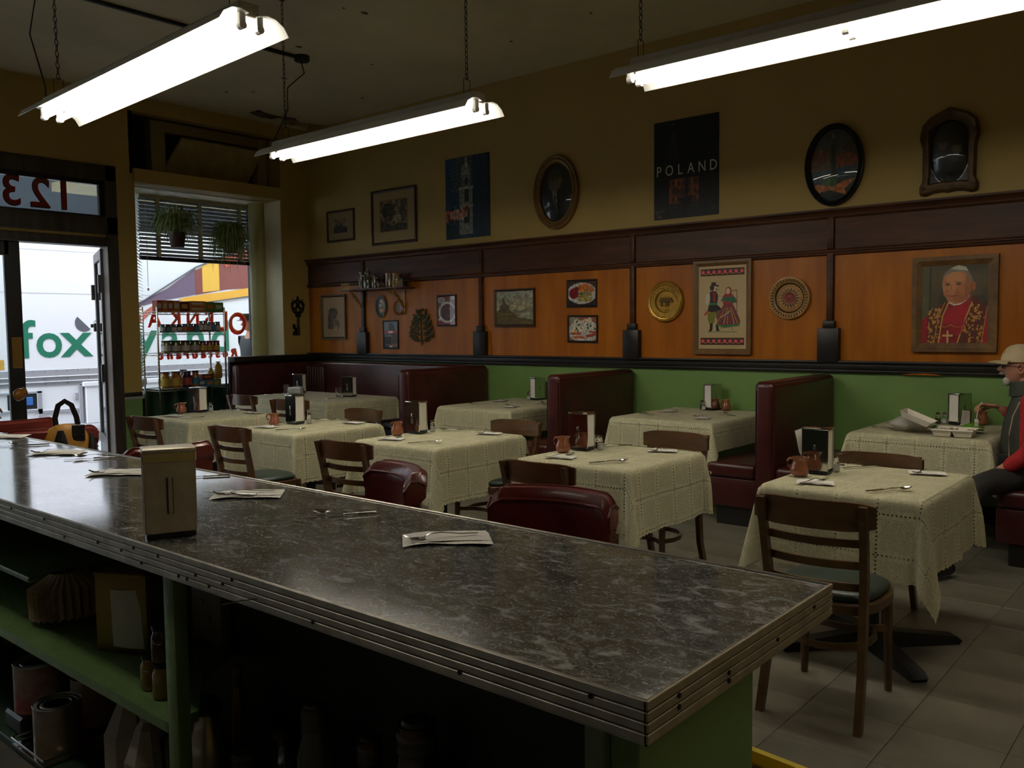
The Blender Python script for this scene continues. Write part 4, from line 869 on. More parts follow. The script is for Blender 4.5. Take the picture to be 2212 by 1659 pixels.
# cutlery: local +x is towards the head, lying on z=0
def make_fork():
    t = thing('fork', 'x', 'fork')
    obj('handle', MB().strip([(-0.10, 0, 0.003), (-0.05, 0, 0.006), (0.0, 0, 0.014), (0.03, 0, 0.013), (0.045, 0, 0.006)], [0.0016]*5, 0.009, axis=(0, 0, 1)), STEEL, t)
    obj('head', MB().rbox(0.043, 0.062, -0.0125, 0.0125, 0.002, 0.0042, 0.001, 1), STEEL, t)
    tn_ = MB()
    for y in (-0.0105, -0.0035, 0.0035, 0.0105): tn_.tube([(0.060, y, 0.003), (0.080, y, 0.004), (0.098, y*0.95, 0.013)], [0.0017, 0.0016, 0.001], 5)
    obj('tines', tn_, STEEL, t); return t
def make_spoon():
    t = thing('spoon', 'x', 'spoon')
    obj('handle', MB().strip([(-0.10, 0, 0.003), (-0.05, 0, 0.006), (0.0, 0, 0.014), (0.03, 0, 0.013), (0.05, 0, 0.008)], 0.0016, 0.008, axis=(0, 0, 1)), STEEL, t)
    def bw(u, v):
        a = 2*PI*u; r = v; x = 0.072+0.027*r*math.cos(a)+0.004*r*math.cos(a); y = 0.019*r*math.sin(a)*(1-0.15*math.cos(a)); return (x, y, 0.0015+0.009*r*r+0.003*r*math.cos(a)+0.001)
    obj('bowl', MB().grid(16, 5, bw), STEEL, t, smooth=80, fix=False); return t
def make_knife():
    t = thing('knife', 'x', 'knife')
    obj('handle', MB().rbox(-0.105, -0.005, -0.006, 0.006, 0.0, 0.006, 0.0025, 2), STEEL, t)
    obj('blade', MB().prism([(-0.005, -0.004), (0.10, -0.009), (0.112, -0.004), (0.112, 0.003), (0.10, 0.006), (-0.005, 0.004)], 0.0015, 0.003, 'xy'), STEEL, t); return t
def make_napkin():
    t = tag(obj('paper_napkin', MB().grid(7, 5, lambda u, v: ((u-.5)*0.17, (v-.5)*0.11+0.012*math.sin(u*5), 0.0015+0.004*abs(math.sin(u*6+v*3))*abs(v-.5)*2)).grid(4, 4, lambda u, v: ((u-.45)*0.15, (v-.35)*0.09, 0.0045+0.002*math.sin(u*4))), PAPER, fix=False), 'x', 'napkin')
    return t
fk, spn, kn, nk = make_fork(), make_spoon(), make_knife(), make_napkin()
GK = 'steel cutlery set out on the tables'; GN = 'folded paper napkins under the forks'
rr = random.Random(4)
def setting(desc, z, fx=None, sx=None, a=90):
    """napkin with fork at fx, spoon and knife at sx, heads pointing along angle a"""
    if fx:
        j = rr.uniform(-6, 6); place(nk, USED, (fx[0], fx[1], z), math.radians(a-62+j), 'paper napkin under the fork '+desc, GN)
        place(fk, USED, (fx[0]-0.004, fx[1], z+0.006), math.radians(a-14+j), 'steel fork on its napkin '+desc, GK)
    if sx:
        j = rr.uniform(-5, 5); ca, sa = math.cos(math.radians(a-90)), math.sin(math.radians(a-90))
        place(kn, USED, (sx[0]-0.018*ca, sx[1]-0.018*sa, z+0.002), math.radians(a-22+j), 'steel knife beside the spoon '+desc, GK)
        place(spn, USED, (sx[0]+0.018*ca, sx[1]+0.018*sa, z+0.002), math.radians(a-30+j), 'steel spoon beside the knife '+desc, GK)
for k_, q in (('T5', T5), ('T4', T4), ('T3', T3), ('T2', T2), ('T1', T1)):
    x0, x1, y0, y1 = q
    setting('at the counter-side place of the '+TD[k_], ZT, (x0+0.20, y0+0.13), (x0+0.53, y0+0.13), 88)
    setting('at the wall-side place of the '+TD[k_], ZT, (x0+0.54, y1-0.10), (x0+0.20, y1-0.10), 262)
for k_, q, nr in (('B2', B2, 1), ('B1', B1, 1), ('B3', B3, 0)):
    x0, x1, y0, y1 = q
    setting('at the window-side front place of the '+TD[k_], ZT, None, (x0+0.14, y0+0.30), 4)
    setting('at the window-side back place of the '+TD[k_], ZT, (x0+0.16, y1-0.42), None, 4)
    if nr:
        setting('at the street-far front place of the '+TD[k_], ZT, (x1-0.22, y0+0.28), None, 172)
        setting('at the street-far back place of the '+TD[k_], ZT, None, (x1-0.15, y1-0.48), 172)
for i, (x, y, lb) in enumerate(((1.0, -1.3, 'at the window end of the long corner table'), (1.35, -1.22, 'in front of the left dispenser of the long corner table'), (2.1, -1.28, 'at the right end of the long corner table'))):
    setting(lb, ZT, (x, y) if i % 2 else None, None if i % 2 else (x, y), 80)
# settings on the counter
CTZ = 0.952
ctn = [((8.075, -5.60), 's', 'on the counter nearest the camera'), ((7.62, -5.57), 'k', 'on the counter just left of the nearest napkin'), ((7.11, -5.57), 's', 'on the counter right of the large dispenser'), ((6.30, -5.62), 's', 'on the counter left of the large dispenser'),
       ((5.81, -5.50), 'k', 'on the counter below the bag'), ((5.50, -5.53), 's', 'on the bright part of the counter below the bag'), ((5.08, -5.50), 'k', 'on the counter left of the bag'), ((4.60, -5.44), 's', 'on the counter at the left edge of the picture')]
for (x, y), k_, lb in ctn:
    if k_ == 's':
        place(nk, USED, (x, y, CTZ), math.radians(48), 'white paper napkin '+lb, GN).scale = (1.35, 1.2, 1)
        place(fk, USED, (x-0.01, y-0.01, CTZ+0.006), math.radians(240), 'steel fork '+lb, GK)
        place(kn, USED, (x-0.035, y-0.045, CTZ+0.007), math.radians(200), 'steel knife crossing the fork '+lb, GK) if x < 7.5 and x > 6.9 else None
    else:
        place(kn, USED, (x, y-0.012, CTZ), math.radians(238), 'steel knife '+lb, GK); place(spn, USED, (x-0.015, y+0.015, CTZ+0.002), math.radians(228), 'steel spoon '+lb, GK)
place(kn, USED, (6.64, -5.47, CTZ), math.radians(235), 'steel knife half hidden behind the large dispenser', GK)

# ================================================================ HANDBAG ON THE STOOL
t = thing('handbag', 'yellow and black leather handbag with an upright strap on a red stool', 'bag', (4.30, -5.0, 0.60), math.radians(70))
YB = mat('mustard_leather', (0.42, 0.20, 0.025), 0.45, var=0.15, scale=10, bump=0.1); BB = mat('black_leather', (0.012, 0.010, 0.012), 0.35, bump=0.1)
obj('bag_body', MB().lathe([(0.10, 0.0), (0.155, 0.02), (0.150, 0.15), (0.135, 0.26), (0.10, 0.33), (0.055, 0.36), (0.01, 0.365)], 18, TR(), 1.0, 0.45), YB, t, smooth=60)
obj('side_gusset', MB().lathe([(0.045, 0.0), (0.05, 0.1), (0.045, 0.24), (0.015, 0.33)], 12, TR(-0.03, -0.052, 0), 1, 0.45).lathe([(0.05, 0.02), (0.05, 0.1), (0.04, 0.22), (0.015, 0.30)], 12, TR(0.135, -0.01, 0), 0.7, 1.1), BB, t, smooth=60)
obj('strap', MB().strip([(-0.045, 0, 0.30), (-0.055, 0, 0.40), (-0.035, 0, 0.475), (0.0, 0, 0.50), (0.035, 0, 0.475), (0.06, 0, 0.40), (0.07, 0, 0.31)], 0.014, 0.030, axis=(0, 1, 0)), BB, t, smooth=60)
obj('strap_tab', MB().rbox(0.03, 0.10, -0.055, -0.045, 0.26, 0.36, 0.004, 1), BB, t)
obj('rivet', MB().lathe([(0.007, 0), (0.004, 0.005)], 8, TR(0.045, -0.056, 0.30, rx=PI/2)).lathe([(0.007, 0), (0.004, 0.005)], 8, TR(0.085, -0.056, 0.30, rx=PI/2)), CHROME, t)
obj('snap_ring', MB().tube([(-0.16+0.022*math.cos(a), -0.05, 0.17+0.03*math.sin(a)) for a in [i*PI/5 for i in range(11)]], 0.004, 6, cap=False), CHROME, t)
tag(obj('blue_scarf', MB().grid(10, 8, lambda u, v: (3.92+0.26*u, -5.32+0.22*v, 0.58+0.26*math.sin(PI*v)*math.sin(PI*u)**0.5+0.02*math.sin(9*u))), mat('blue_cloth', (0.03, 0.10, 0.18), 0.8, bump=0.2)), 'blue cloth bundled on the red stool left of the bag', 'cloth')

# ================================================================ UNDER THE COUNTER
t = thing('coffee_filter_stack', 'tilted stack of pale fluted paper coffee filters on the green shelf', 'coffee filters', (6.40, -5.87, 0.47))
FM = mat('filter_paper', (0.55, 0.44, 0.30), 0.9)
for i in range(9):
    def ff(u, v, i=i):
        a = 2*PI*u; r = 0.055+0.075*v; f = 1+0.05*v*math.sin(a*30); return (r*f*math.cos(a)*1.05, r*f*math.sin(a), 0.012*i+0.0+0.055*(1-v)+0.008*v*math.sin(a*30))
    obj('paper_filter', MB().grid(90, 3, ff, TR(0, 0, 0.012, ry=-0.1)), FM, t, fix=False)
t = thing('oil_tin', 'square yellow-gold tin with a white paper taped on its side, on the green shelf', 'tin', (6.86, -5.85, 0.46), math.radians(25))
obj('tin_body', MB().rbox(-0.10, 0.10, -0.07, 0.07, 0, 0.26, 0.008, 2), mat('gold_tin_print', (0.35, 0.22, 0.03), 0.35, 0.4, col2=(0.22, 0.20, 0.03), scale=7), t)
obj('tin_rim', MB().rbox(-0.103, 0.103, -0.073, 0.073, 0.252, 0.262, 0.004, 1), GOLD, t)
obj('paper_note', MB().grid(4, 5, lambda u, v: (-0.03+0.12*u-0.02*v*u, -0.073-0.006*math.sin(3*u+v), 0.02+0.19*v)), PAPER, t)
MU = mat('mustard_preserve', (0.30, 0.18, 0.02), 0.5); BRN = mat('dark_preserve', (0.06, 0.02, 0.01), 0.4); LIDM = mat('dark_jar_lid', (0.03, 0.015, 0.02), 0.3, 0.4)
def jar(nm, lb, cat_, x, y, z, r, h, fill, lid, grp=None, label_c=None, lidh=0.012, neck=0.82, rz=0.0):
    t = thing(nm, lb, cat_, (x, y, z), rz, grp)
    obj('jar_body', MB().lathe([(r*0.85, 0), (r, 0.005), (r, h*0.68), (r*neck, h*0.80), (r*neck, h-lidh)], 16), fill, t, smooth=50)
    obj('lid', MB().lathe([(r*neck+0.002, h-lidh-0.002), (r*neck+0.003, h), (r*neck-0.002, h+0.001)], 16), lid, t)
    if label_c: obj('paper_label', MB().grid(10, 1, lambda u, v: ((r+0.001)*math.cos(-1.9+u*2.6), (r+0.001)*math.sin(-1.9+u*2.6), h*0.15+v*h*0.45)), label_c, t, fix=False)
    return t
FG = {n_: mat('glossy_'+n_, c_, 0.12, coat=0.5) for n_, c_ in {'mustard': (0.26, 0.15, 0.015), 'brown': (0.07, 0.025, 0.01), 'olive': (0.13, 0.11, 0.025), 'red': (0.22, 0.03, 0.015), 'orange': (0.34, 0.11, 0.015), 'purple': (0.05, 0.01, 0.02), 'grey': (0.10, 0.11, 0.12), 'beet': (0.14, 0.02, 0.02), 'green': (0.07, 0.11, 0.02)}.items()}
GU = 'jars on the green shelf under the counter'
jar('preserve_jar', 'mustard-filled glass jar standing in front of the other shelf jars under the counter', 'jar', 7.236, -5.99, 0.46, 0.030, 0.105, FG['mustard'], LIDM, GU)
jar('preserve_jar', 'mustard jar half hidden by the green divider, lowest of its pair', 'jar', 7.325, -6.0, 0.46, 0.030, 0.105, FG['mustard'], LIDM, GU)
jar('preserve_jar', 'dark jar stacked on the mustard jar by the green divider', 'jar', 7.325, -6.0, 0.567, 0.030, 0.105, FG['brown'], LIDM, GU)
jar('preserve_jar', 'dark brown jar behind the front mustard jar under the counter', 'jar', 7.19, -5.91, 0.46, 0.028, 0.14, FG['brown'], LIDM, GU)
jar('preserve_jar', 'amber jar with dark lid at the back of the green shelf', 'jar', 7.13, -5.83, 0.46, 0.028, 0.13, FG['brown'], LIDM, GU)
CANM = mat('tin_can_side', (0.42, 0.38, 0.32), 0.35, 0.5, col2=(0.30, 0.22, 0.12), scale=9); CANL = mat('tomato_label', (0.62, 0.56, 0.50), 0.4, col2=(0.35, 0.03, 0.02), scale=6)
LIDR = [(0.078, 0), (0.078, 0.17), (0.080, 0.174), (0.078, 0.178), (0.075, 0.172), (0.064, 0.172), (0.062, 0.170), (0.055, 0.170), (0.053, 0.172), (0.045, 0.172), (0.043, 0.170), (0.002, 0.170)]
for nm, x, y, z, m_, lb in (('food_can', 6.50, -5.97, 0.032, CANM, 'large opened silver food can at the front of the steel tray'), ('food_can', 6.22, -5.93, 0.10, CANL, 'big can with a red tomato label at the lower left corner'), ('food_can', 6.40, -5.80, 0.05, CANL, 'can with a dark lid behind the silver one in the tray')):
    t = thing(nm, lb, 'can', (x, y, z), 0, 'large cans under the counter')
    obj('can_body', MB().lathe(LIDR[:2], 32), m_, t); obj('can_lid', MB().lathe([(0.078, 0.168)]+LIDR[1:], 32), mat('can_lid_metal', (0.45, 0.46, 0.48), 0.4, 0.6), t)
tag(obj('upturned_crate', MB().rbox(6.14, 6.30, -6.02, -5.85, 0.03, 0.10, 0.01, 1), BLACKP), 'low black block under the tomato can', 'block')
tag(obj('steel_tray', MB().rbox(6.32, 6.60, -6.06, -5.70, 0.030, 0.034, 0.002, 1).tube([(6.32, -6.06, 0.055), (6.60, -6.06, 0.055), (6.60, -5.70, 0.055), (6.32, -5.70, 0.055), (6.32, -6.06, 0.055)], 0.004, 6), STEEL), 'shallow steel tray holding the opened cans', 'tray')
PL = mat('milky_plastic', (0.42, 0.37, 0.30), 0.4)
for x, y, w_, lb in ((6.98, -5.93, 0.075, 'milky plastic jug with a faceted shoulder, the larger one under the green shelf'), (7.20, -5.99, 0.060, 'milky plastic jug tucked against the green divider')):
    t = thing('plastic_jug', lb, 'jug', (x, y, 0.031), 0.5, 'plastic jugs under the counter')
    prof = [(w_*0.95, 0), (w_*1.15, 0.01), (w_*1.15, 0.21), (w_*0.98, 0.235), (w_*0.6, 0.30), (w_*0.35, 0.32), (w_*0.33, 0.35)]
    obj('jug_body', MB().lathe(prof, 8), PL, t, smooth=None); obj('cap', MB().lathe([(w_*0.38, 0.335), (w_*0.38, 0.36)], 14), mat('white_cap', (0.6, 0.6, 0.55), 0.4), t)
t = thing('thermal_carafe', 'brushed steel thermal carafe with black lid and handle right of the divider', 'carafe', (7.35, -5.885, 0.031), math.radians(235))
obj('flask', MB().lathe([(0.062, 0), (0.066, 0.01), (0.066, 0.24), (0.060, 0.275), (0.045, 0.31), (0.040, 0.33), (0.040, 0.36)], 28), mat('brushed_steel', (0.42, 0.37, 0.30), 0.30, 1.0, var=0.05), t, smooth=60)
obj('lid', MB().lathe([(0.044, 0.355), (0.046, 0.375), (0.035, 0.39), (0.015, 0.395)], 20), BLACKP, t)
obj('handle', MB().tube([(0.055, 0, 0.32), (0.10, 0, 0.335), (0.125, 0, 0.29), (0.120, 0, 0.16), (0.100, 0, 0.10), (0.066, 0, 0.09)], 0.010, 8), BLACKP, t, smooth=60)
for x, y, r, h, lb, m_ in ((7.50, -5.85, 0.058, 0.27, 'wide glass jar with a threaded neck at the bottom edge of the picture', 'grey'), (7.50, -5.725, 0.050, 0.29, 'glass jar with rings round its neck behind the wide one', 'grey'), (7.73, -5.78, 0.052, 0.44, 'tall dim jar with a knob lid in the shade under the counter', 'grey'), (7.95, -5.77, 0.045, 0.41, 'dim round-shouldered jar right of the tall one under the counter', 'brown'), (7.30, -5.75, 0.022, 0.43, 'slim bottle with a yellow cap in the shade under the counter', 'mustard'), (8.12, -5.76, 0.07, 0.50, 'dark bundle-shaped jar near the counter corner', 'brown')):
    t = thing('storage_jar', lb, 'jar', (x, y, 0.031), 0, 'jars in the shade under the counter')
    obj('jar_body', MB().lathe([(r*0.9, 0), (r, 0.01), (r, h*0.7), (r*0.7, h*0.82), (r*0.7, h)], 18), FG[m_], t, smooth=60)
    obj('neck_rings', MB().lathe([(r*0.74, h*0.86), (r*0.76, h*0.87), (r*0.74, h*0.88), (r*0.74, h*0.93), (r*0.76, h*0.94), (r*0.74, h*0.95), (r*0.5, h*1.02)], 18), mat('dull_jar_neck', (0.12, 0.11, 0.09), 0.3, 0.5), t, smooth=60)
tag(obj('power_outlet', MB().rbox(6.95, 7.13, -5.70, -5.66, 0.47, 0.66, 0.006, 2).tube([(7.02, -5.70, 0.60), (7.02, -5.705, 0.60)], 0.014, 8).tube([(7.06, -5.70, 0.55), (7.06, -5.705, 0.55)], 0.014, 8), mat('grey_outlet_plastic', (0.25, 0.23, 0.19), 0.5)), 'grey power outlet box on the dark panel right of the divider', 'outlet')
t = thing('yellow_tub', 'bright yellow plastic tub on the floor beyond the counter end', 'tub', (8.575, -5.09, 0))
YP = mat('yellow_plastic', (0.62, 0.46, 0.01), 0.35)
tb_ = MB(); loops = []
for (w_, d_, z_) in ((0.20, 0.15, 0.0), (0.245, 0.185, 0.26), (0.262, 0.20, 0.262), (0.262, 0.20, 0.285), (0.238, 0.178, 0.285), (0.19, 0.14, 0.02)):
    loops.append([(sx*(w_-0.04)+0.04*math.cos(a), sy*(d_-0.04)+0.04*math.sin(a), z_) for sx, sy, a0 in ((1, 1, 0), (-1, 1, 90), (-1, -1, 180), (1, -1, 270)) for a in [math.radians(a0+i*30) for i in range(4)]])
n_ = 16; tb_.add([p for l_ in loops for p in l_], [(i*n_+k, i*n_+(k+1) % n_, (i+1)*n_+(k+1) % n_, (i+1)*n_+k) for i in range(5) for k in range(n_)]+[tuple(range(n_-1, -1, -1)), tuple(5*n_+k for k in range(n_))])
obj('tub_body', tb_, YP, t, smooth=40); t.rotation_euler = (0, 0, math.radians(-6)); obj('tub_label', MB().rbox(-0.02, 0.11, 0.160, 0.168, 0.16, 0.25, 0.002, 1), mat('brown_label', (0.10, 0.05, 0.02), 0.6), t)
# ================================================================ PICTURES AND PLATES ON THE RIGHT WALL
def frame_parts(t, w, h, fw, dep, m, z0=0.0, inner=None):
    """four mitred rails; t origin is the lower left corner on the wall, facing -y"""
    q = [((0, 0), (w, 0), (w-fw, fw), (fw, fw)), ((w, 0), (w, h), (w-fw, h-fw), (w-fw, fw)), ((w, h), (0, h), (fw, h-fw), (w-fw, h-fw)), ((0, h), (0, 0), (fw, fw), (fw, h-fw))]
    for p in q:
        a, b, c, d = p
        mb = MB(); vs = [(a[0], 0, a[1]), (b[0], 0, b[1]), (c[0], 0, c[1]), (d[0], 0, d[1]), (a[0], -dep, a[1]), (b[0], -dep, b[1])]
        k = 0.45; e = (b[0]+(c[0]-b[0])*k, -dep*1.0, b[1]+(c[1]-b[1])*k); f_ = (a[0]+(d[0]-a[0])*k, -dep*1.0, a[1]+(d[1]-a[1])*k)
        vs += [e, f_, (c[0], -dep*0.55, c[1]), (d[0], -dep*0.55, d[1])]
        mb.add(vs, [(0, 1, 2, 3), (0, 4, 5, 1), (4, 7, 6, 5), (7, 9, 8, 6), (9, 3, 2, 8), (0, 3, 9, 7, 4), (1, 5, 6, 8, 2)])
        obj('frame_rail', mb, m, t, smooth=25)
def picture(name, label, cat_, x, z, w, h, fw, dep, fm, p, pm, mat_w=0.0, mat_c=None, y=-0.022, group=None, tilt=0.0):
    t = thing(name, label, cat_, (x, y, z), (0, tilt, 0), group)
    frame_parts(t, w, h, fw, dep, fm)
    obj('backing', MB().box(fw*0.8, w-fw*0.8, -0.006, -0.001, fw*0.8, h-fw*0.8), fm, t, smooth=None)
    p.build('print', pm, t, fw*0.9, -dep*0.5, fw*0.9); return t
def P_(w, h, fw, res, bgc): return Paint(w-1.8*fw, h-1.8*fw, res, bgc)
BLKF = mat('black_frame', (0.012, 0.011, 0.010), 0.35); BRNF = mat('dark_brown_frame', (0.05, 0.025, 0.012), 0.4); OLVF = mat('olive_wood_frame', (0.09, 0.06, 0.025), 0.45, var=0.2, scale=15)
TANF = mat('pine_frame', (0.17, 0.085, 0.025), 0.42, var=0.2, scale=14); ANTF = mat('antique_wood_frame', (0.21, 0.105, 0.022), 0.5, col2=(0.09, 0.040, 0.010), scale=9)
# etchings
w, h, fw = 0.545, 0.405, 0.028
p = P_(w, h, fw, 0.006, (150, 128, 84)); p.rect(.22, .24, .78, .76, (128, 112, 84)).noise(0.3, 16, .22, .24, .78, .76); p.poly([(.22, .24), (.78, .24), (.78, .42), (.55, .5), (.5, .62), (.42, .5), (.36, .55), (.22, .4)], (60, 58, 48)); p.noise(0.35, 30, .22, .24, .78, .6)
picture('etching', 'small dark-framed etching with a wide mat, highest at the window end of the yellow wall', 'picture', 0.415, 2.648, w, h, fw, 0.02, BRNF, p, PRINT, y=0)
w, h, fw = 0.80, 0.665, 0.034
p = P_(w, h, fw, 0.007, (170, 145, 92)); p.rect(.16, .2, .84, .84, (150, 110, 62)).rect(.175, .215, .825, .825, (112, 98, 66)).noise(0.4, 14, .175, .215, .825, .825)
p.poly([(.175, .215), (.825, .215), (.825, .35), (.6, .36), (.5, .3), (.3, .4), (.175, .42)], (70, 66, 50)); p.ell(.35, .62, .14, .16, (64, 60, 38)).ell(.72, .58, .08, .2, (80, 76, 50)).rect(.3, .4, .46, .52, (110, 66, 42)).rect(.5, .42, .7, .52, (140, 130, 100)).noise(0.45, 34, .175, .215, .825, .825)
picture('landscape_print', 'matted print of trees and water in a brown frame, beside the small etching', 'picture', 1.308, 2.545, w, h, fw, 0.025, BRNF, p, PRINT, y=0)
# posters
def poster(label, x, z, p):
    t = thing('poster', label, 'poster', (x, -0.002, z)); p.build('sheet', PRINT, t, 0, -0.006, 0); obj('mount', MB().box(0, p.w, -0.005, 0, 0, p.h), BLKF, t, smooth=None); return t
p = Paint(0.675, 0.91, 0.006, (42, 66, 84)); p.grad((40, 60, 72), (28, 66, 104))
for i in range(16): p.rect(.34+i*.042, 0.05, .352+i*.042, 1, (22, 32, 40), 0.7)
for j in range(22): p.rect(.34, .04+j*.045, 1, .052+j*.045, (30, 44, 52), 0.5)
p.rect(.60, 0, 1, 1, (18, 34, 48), 0.55)
for i in range(6): p.rect(.62+i*.065, 0.03, .626+i*.065, .98, (80, 100, 110), 0.5)
p.poly([(.12, .55), (.62, .6), (.62, 1), (.2, 1)], (52, 66, 72)); 
for j in range(9): p.line([(.14, .6+j*.045), (.62, .63+j*.05)], .012, (96, 112, 116), .6)
p.rect(.32, .05, .62, .62, (128, 132, 118)).ell(.47, .80, .10, .12, (138, 142, 130)).rect(.38, .62, .58, .78, (110, 116, 106)).rect(.44, .45, .54, .58, (36, 42, 44)).ell(.49, .58, .05, .04, (36, 42, 44)).rect(.42, .18, .55, .34, (40, 44, 44)).ell(.485, .34, .065, .05, (40, 44, 44)).rect(.46, .86, .50, .99, (150, 152, 140)).rect(.3, .6, .64, .635, (170, 170, 150)).rect(.3, .38, .64, .41, (170, 170, 150)).rect(.46, .65, .51, .74, (30, 34, 36))
p.poly([(0, .22), (.5, .26), (.55, .4), (.3, .36), (0, .35)], (150, 70, 45)); p.noise(0.9, 30, 0, .2, .5, .4); p.ell(.3, .3, .2, .07, (200, 190, 175), .5); p.poly([(0, 0), (.32, 0), (.32, .16), (0, .2)], (26, 46, 56)); p.noise(0.25, 40)
poster('blue poster of an old stone tower reflected in a glass building', 2.595, 2.525, p)
p = Paint(0.664, 0.90, 0.0055, (7, 7, 8)); p.grad((40, 42, 44), (8, 8, 9), 0, .45)
p.rect(.24, .62, .36, .78, (44, 34, 24)).poly([(.26, .78), (.34, .78), (.33, .85), (.30, .88), (.27, .85)], (60, 48, 34)).ell(.30, .70, .03, .05, (12, 10, 8)).rect(.22, .60, .64, .615, (24, 19, 14)).rect(.29, .955, .31, .97, (90, 86, 70))
p.rect(.25, .15, .70, .40, (104, 56, 22)).noise(.5, 20, .25, .15, .7, .4)
for i in range(5):
    for j in range(3): p.rect(.29+i*.085, .17+j*.08, .325+i*.085, .215+j*.08, (62, 34, 15))
p.poly([(.46, .12), (.50, .22), (.49, .34), (.53, .42), (.55, .34), (.54, .22), (.60, .12)], (12, 12, 12)).poly([(.38, .20), (.62, .22), (.56, .14), (.52, .02), (.47, .02), (.45, .14)], (12, 12, 12)); p.noise(.6, 24, .0, 0, 1, .14)
for i in range(12): p.rect(.02+i*.02, .075+.006*(i % 3), .03+i*.02, .085+.006*(i % 3), (190, 150, 110) if i % 2 else (120, 40, 24))
p.poly([(.2, .10), (.8, .10), (1, .0), (0, 0)], (26, 28, 30), .8); p.rect(.06, .02, .12, .035, (140, 80, 50)); p.noise(0.15, 50)
pt = poster('black travel poster lettered POLAND with a lit town hall', 5.35, 2.505, p)
WHL = mat('poster_lettering', (0.62, 0.64, 0.56), 0.6)
for i, ch in enumerate('POLAND'):
    text('letter', ch, 0.135, WHL, pt, Matrix.Translation((0.052+i*0.112, -0.0075, 0.40)) @ Matrix.Rotation(PI/2, 4, 'X'), 0.0004, 0.80, bold=0.0)
# oval portraits and the carved frame
def oval(label, cx, cz, rw, rh, fw, fm, p, dome=0.03, n=48):
    t = thing('oval_picture', label, 'picture', (cx, 0, cz), 0)
    prof = [(1.0, 0.0), (1.0, 0.014), (0.93, 0.028), (0.80, 0.030), (0.62, 0.022), (0.45, 0.030), (0.30, 0.022), (0.16, 0.018), (0.06, 0.022), (0.0, 0.014), (0.0, 0.0)]
    vs = []; fs = []
    for k in range(n):
        a = 2*PI*k/n
        for s_, d_ in prof: vs.append(((rw-fw+fw*s_)*math.cos(a), -d_*1.2, (rh-fw+fw*s_)*math.sin(a)))
    m_ = len(prof)
    for k in range(n):
        for j in range(m_-1): fs.append((k*m_+j, ((k+1) % n)*m_+j, ((k+1) % n)*m_+j+1, k*m_+j+1))
    obj('frame', MB().add(vs, fs), fm, t, smooth=50)
    p.C = np.clip(p.C*1.8, 0, 1); p.build('convex_print', PRINTG, t, -(rw-fw)*1.02, -0.008, -(rh-fw)*1.02, shape='oval', dome=dome); return t
rw, rh, fw = 0.29, 0.38, 0.085
p = Paint((rw-fw)*2.04, (rh-fw)*2.04, 0.006, (9, 9, 9)); p.ell(.5, .68, .20, .17, (52, 44, 32)).ell(.5, .80, .2, .09, (26, 22, 18)).ell(.43, .70, .03, .015, (20, 16, 14)).ell(.57, .70, .03, .015, (20, 16, 14)).poly([(.5, .50), (.36, .5), (.2, .42), (.1, .1), (.9, .1), (.8, .42), (.64, .5)], (14, 14, 15)).poly([(.42, .52), (.58, .52), (.55, .12), (.47, .30)], (70, 66, 56)).poly([(.48, .45), (.53, .45), (.54, .2), (.5, .15)], (20, 20, 20)); p.noise(.2, 20)
oval('oval convex portrait in a wide bronze-brown frame above the panelling, left of the black poster', 4.19, 2.895, rw, rh, fw, mat('bronze_oval_frame', (0.22, 0.125, 0.035), 0.35, 0.3, var=0.25, scale=10), p)
rw, rh, fw = 0.242, 0.335, 0.045
p = Paint((rw-fw)*2.04, (rh-fw)*2.04, 0.006, (20, 24, 20)); p.grad((60, 44, 28), (24, 34, 40), .4, 1).ell(.2, .62, .2, .1, (66, 40, 26)).ell(.75, .55, .25, .08, (70, 38, 24)).poly([(0, .42), (1, .46), (1, .28), (0, .28)], (22, 38, 46)).poly([(.44, .28), (.58, .28), (.56, .5), (.54, .84), (.50, .90), (.46, .7), (.47, .5)], (16, 22, 16)).rect(.46, .86, .50, .92, (70, 60, 20)).poly([(.2, .2), (.35, .34), (.6, .34), (.55, .2)], (30, 52, 26)).poly([(.05, .26), (.2, .14), (.45, .16), (.75, .08), (.72, .16), (.95, .30), (.7, .27), (.5, .20), (.25, .24)], (104, 62, 30)); p.noise(.25, 24)
oval('oval harbour picture in a black frame between the black poster and the carved frame', 7.045, 2.805, rw, rh, fw, BLKF, p)
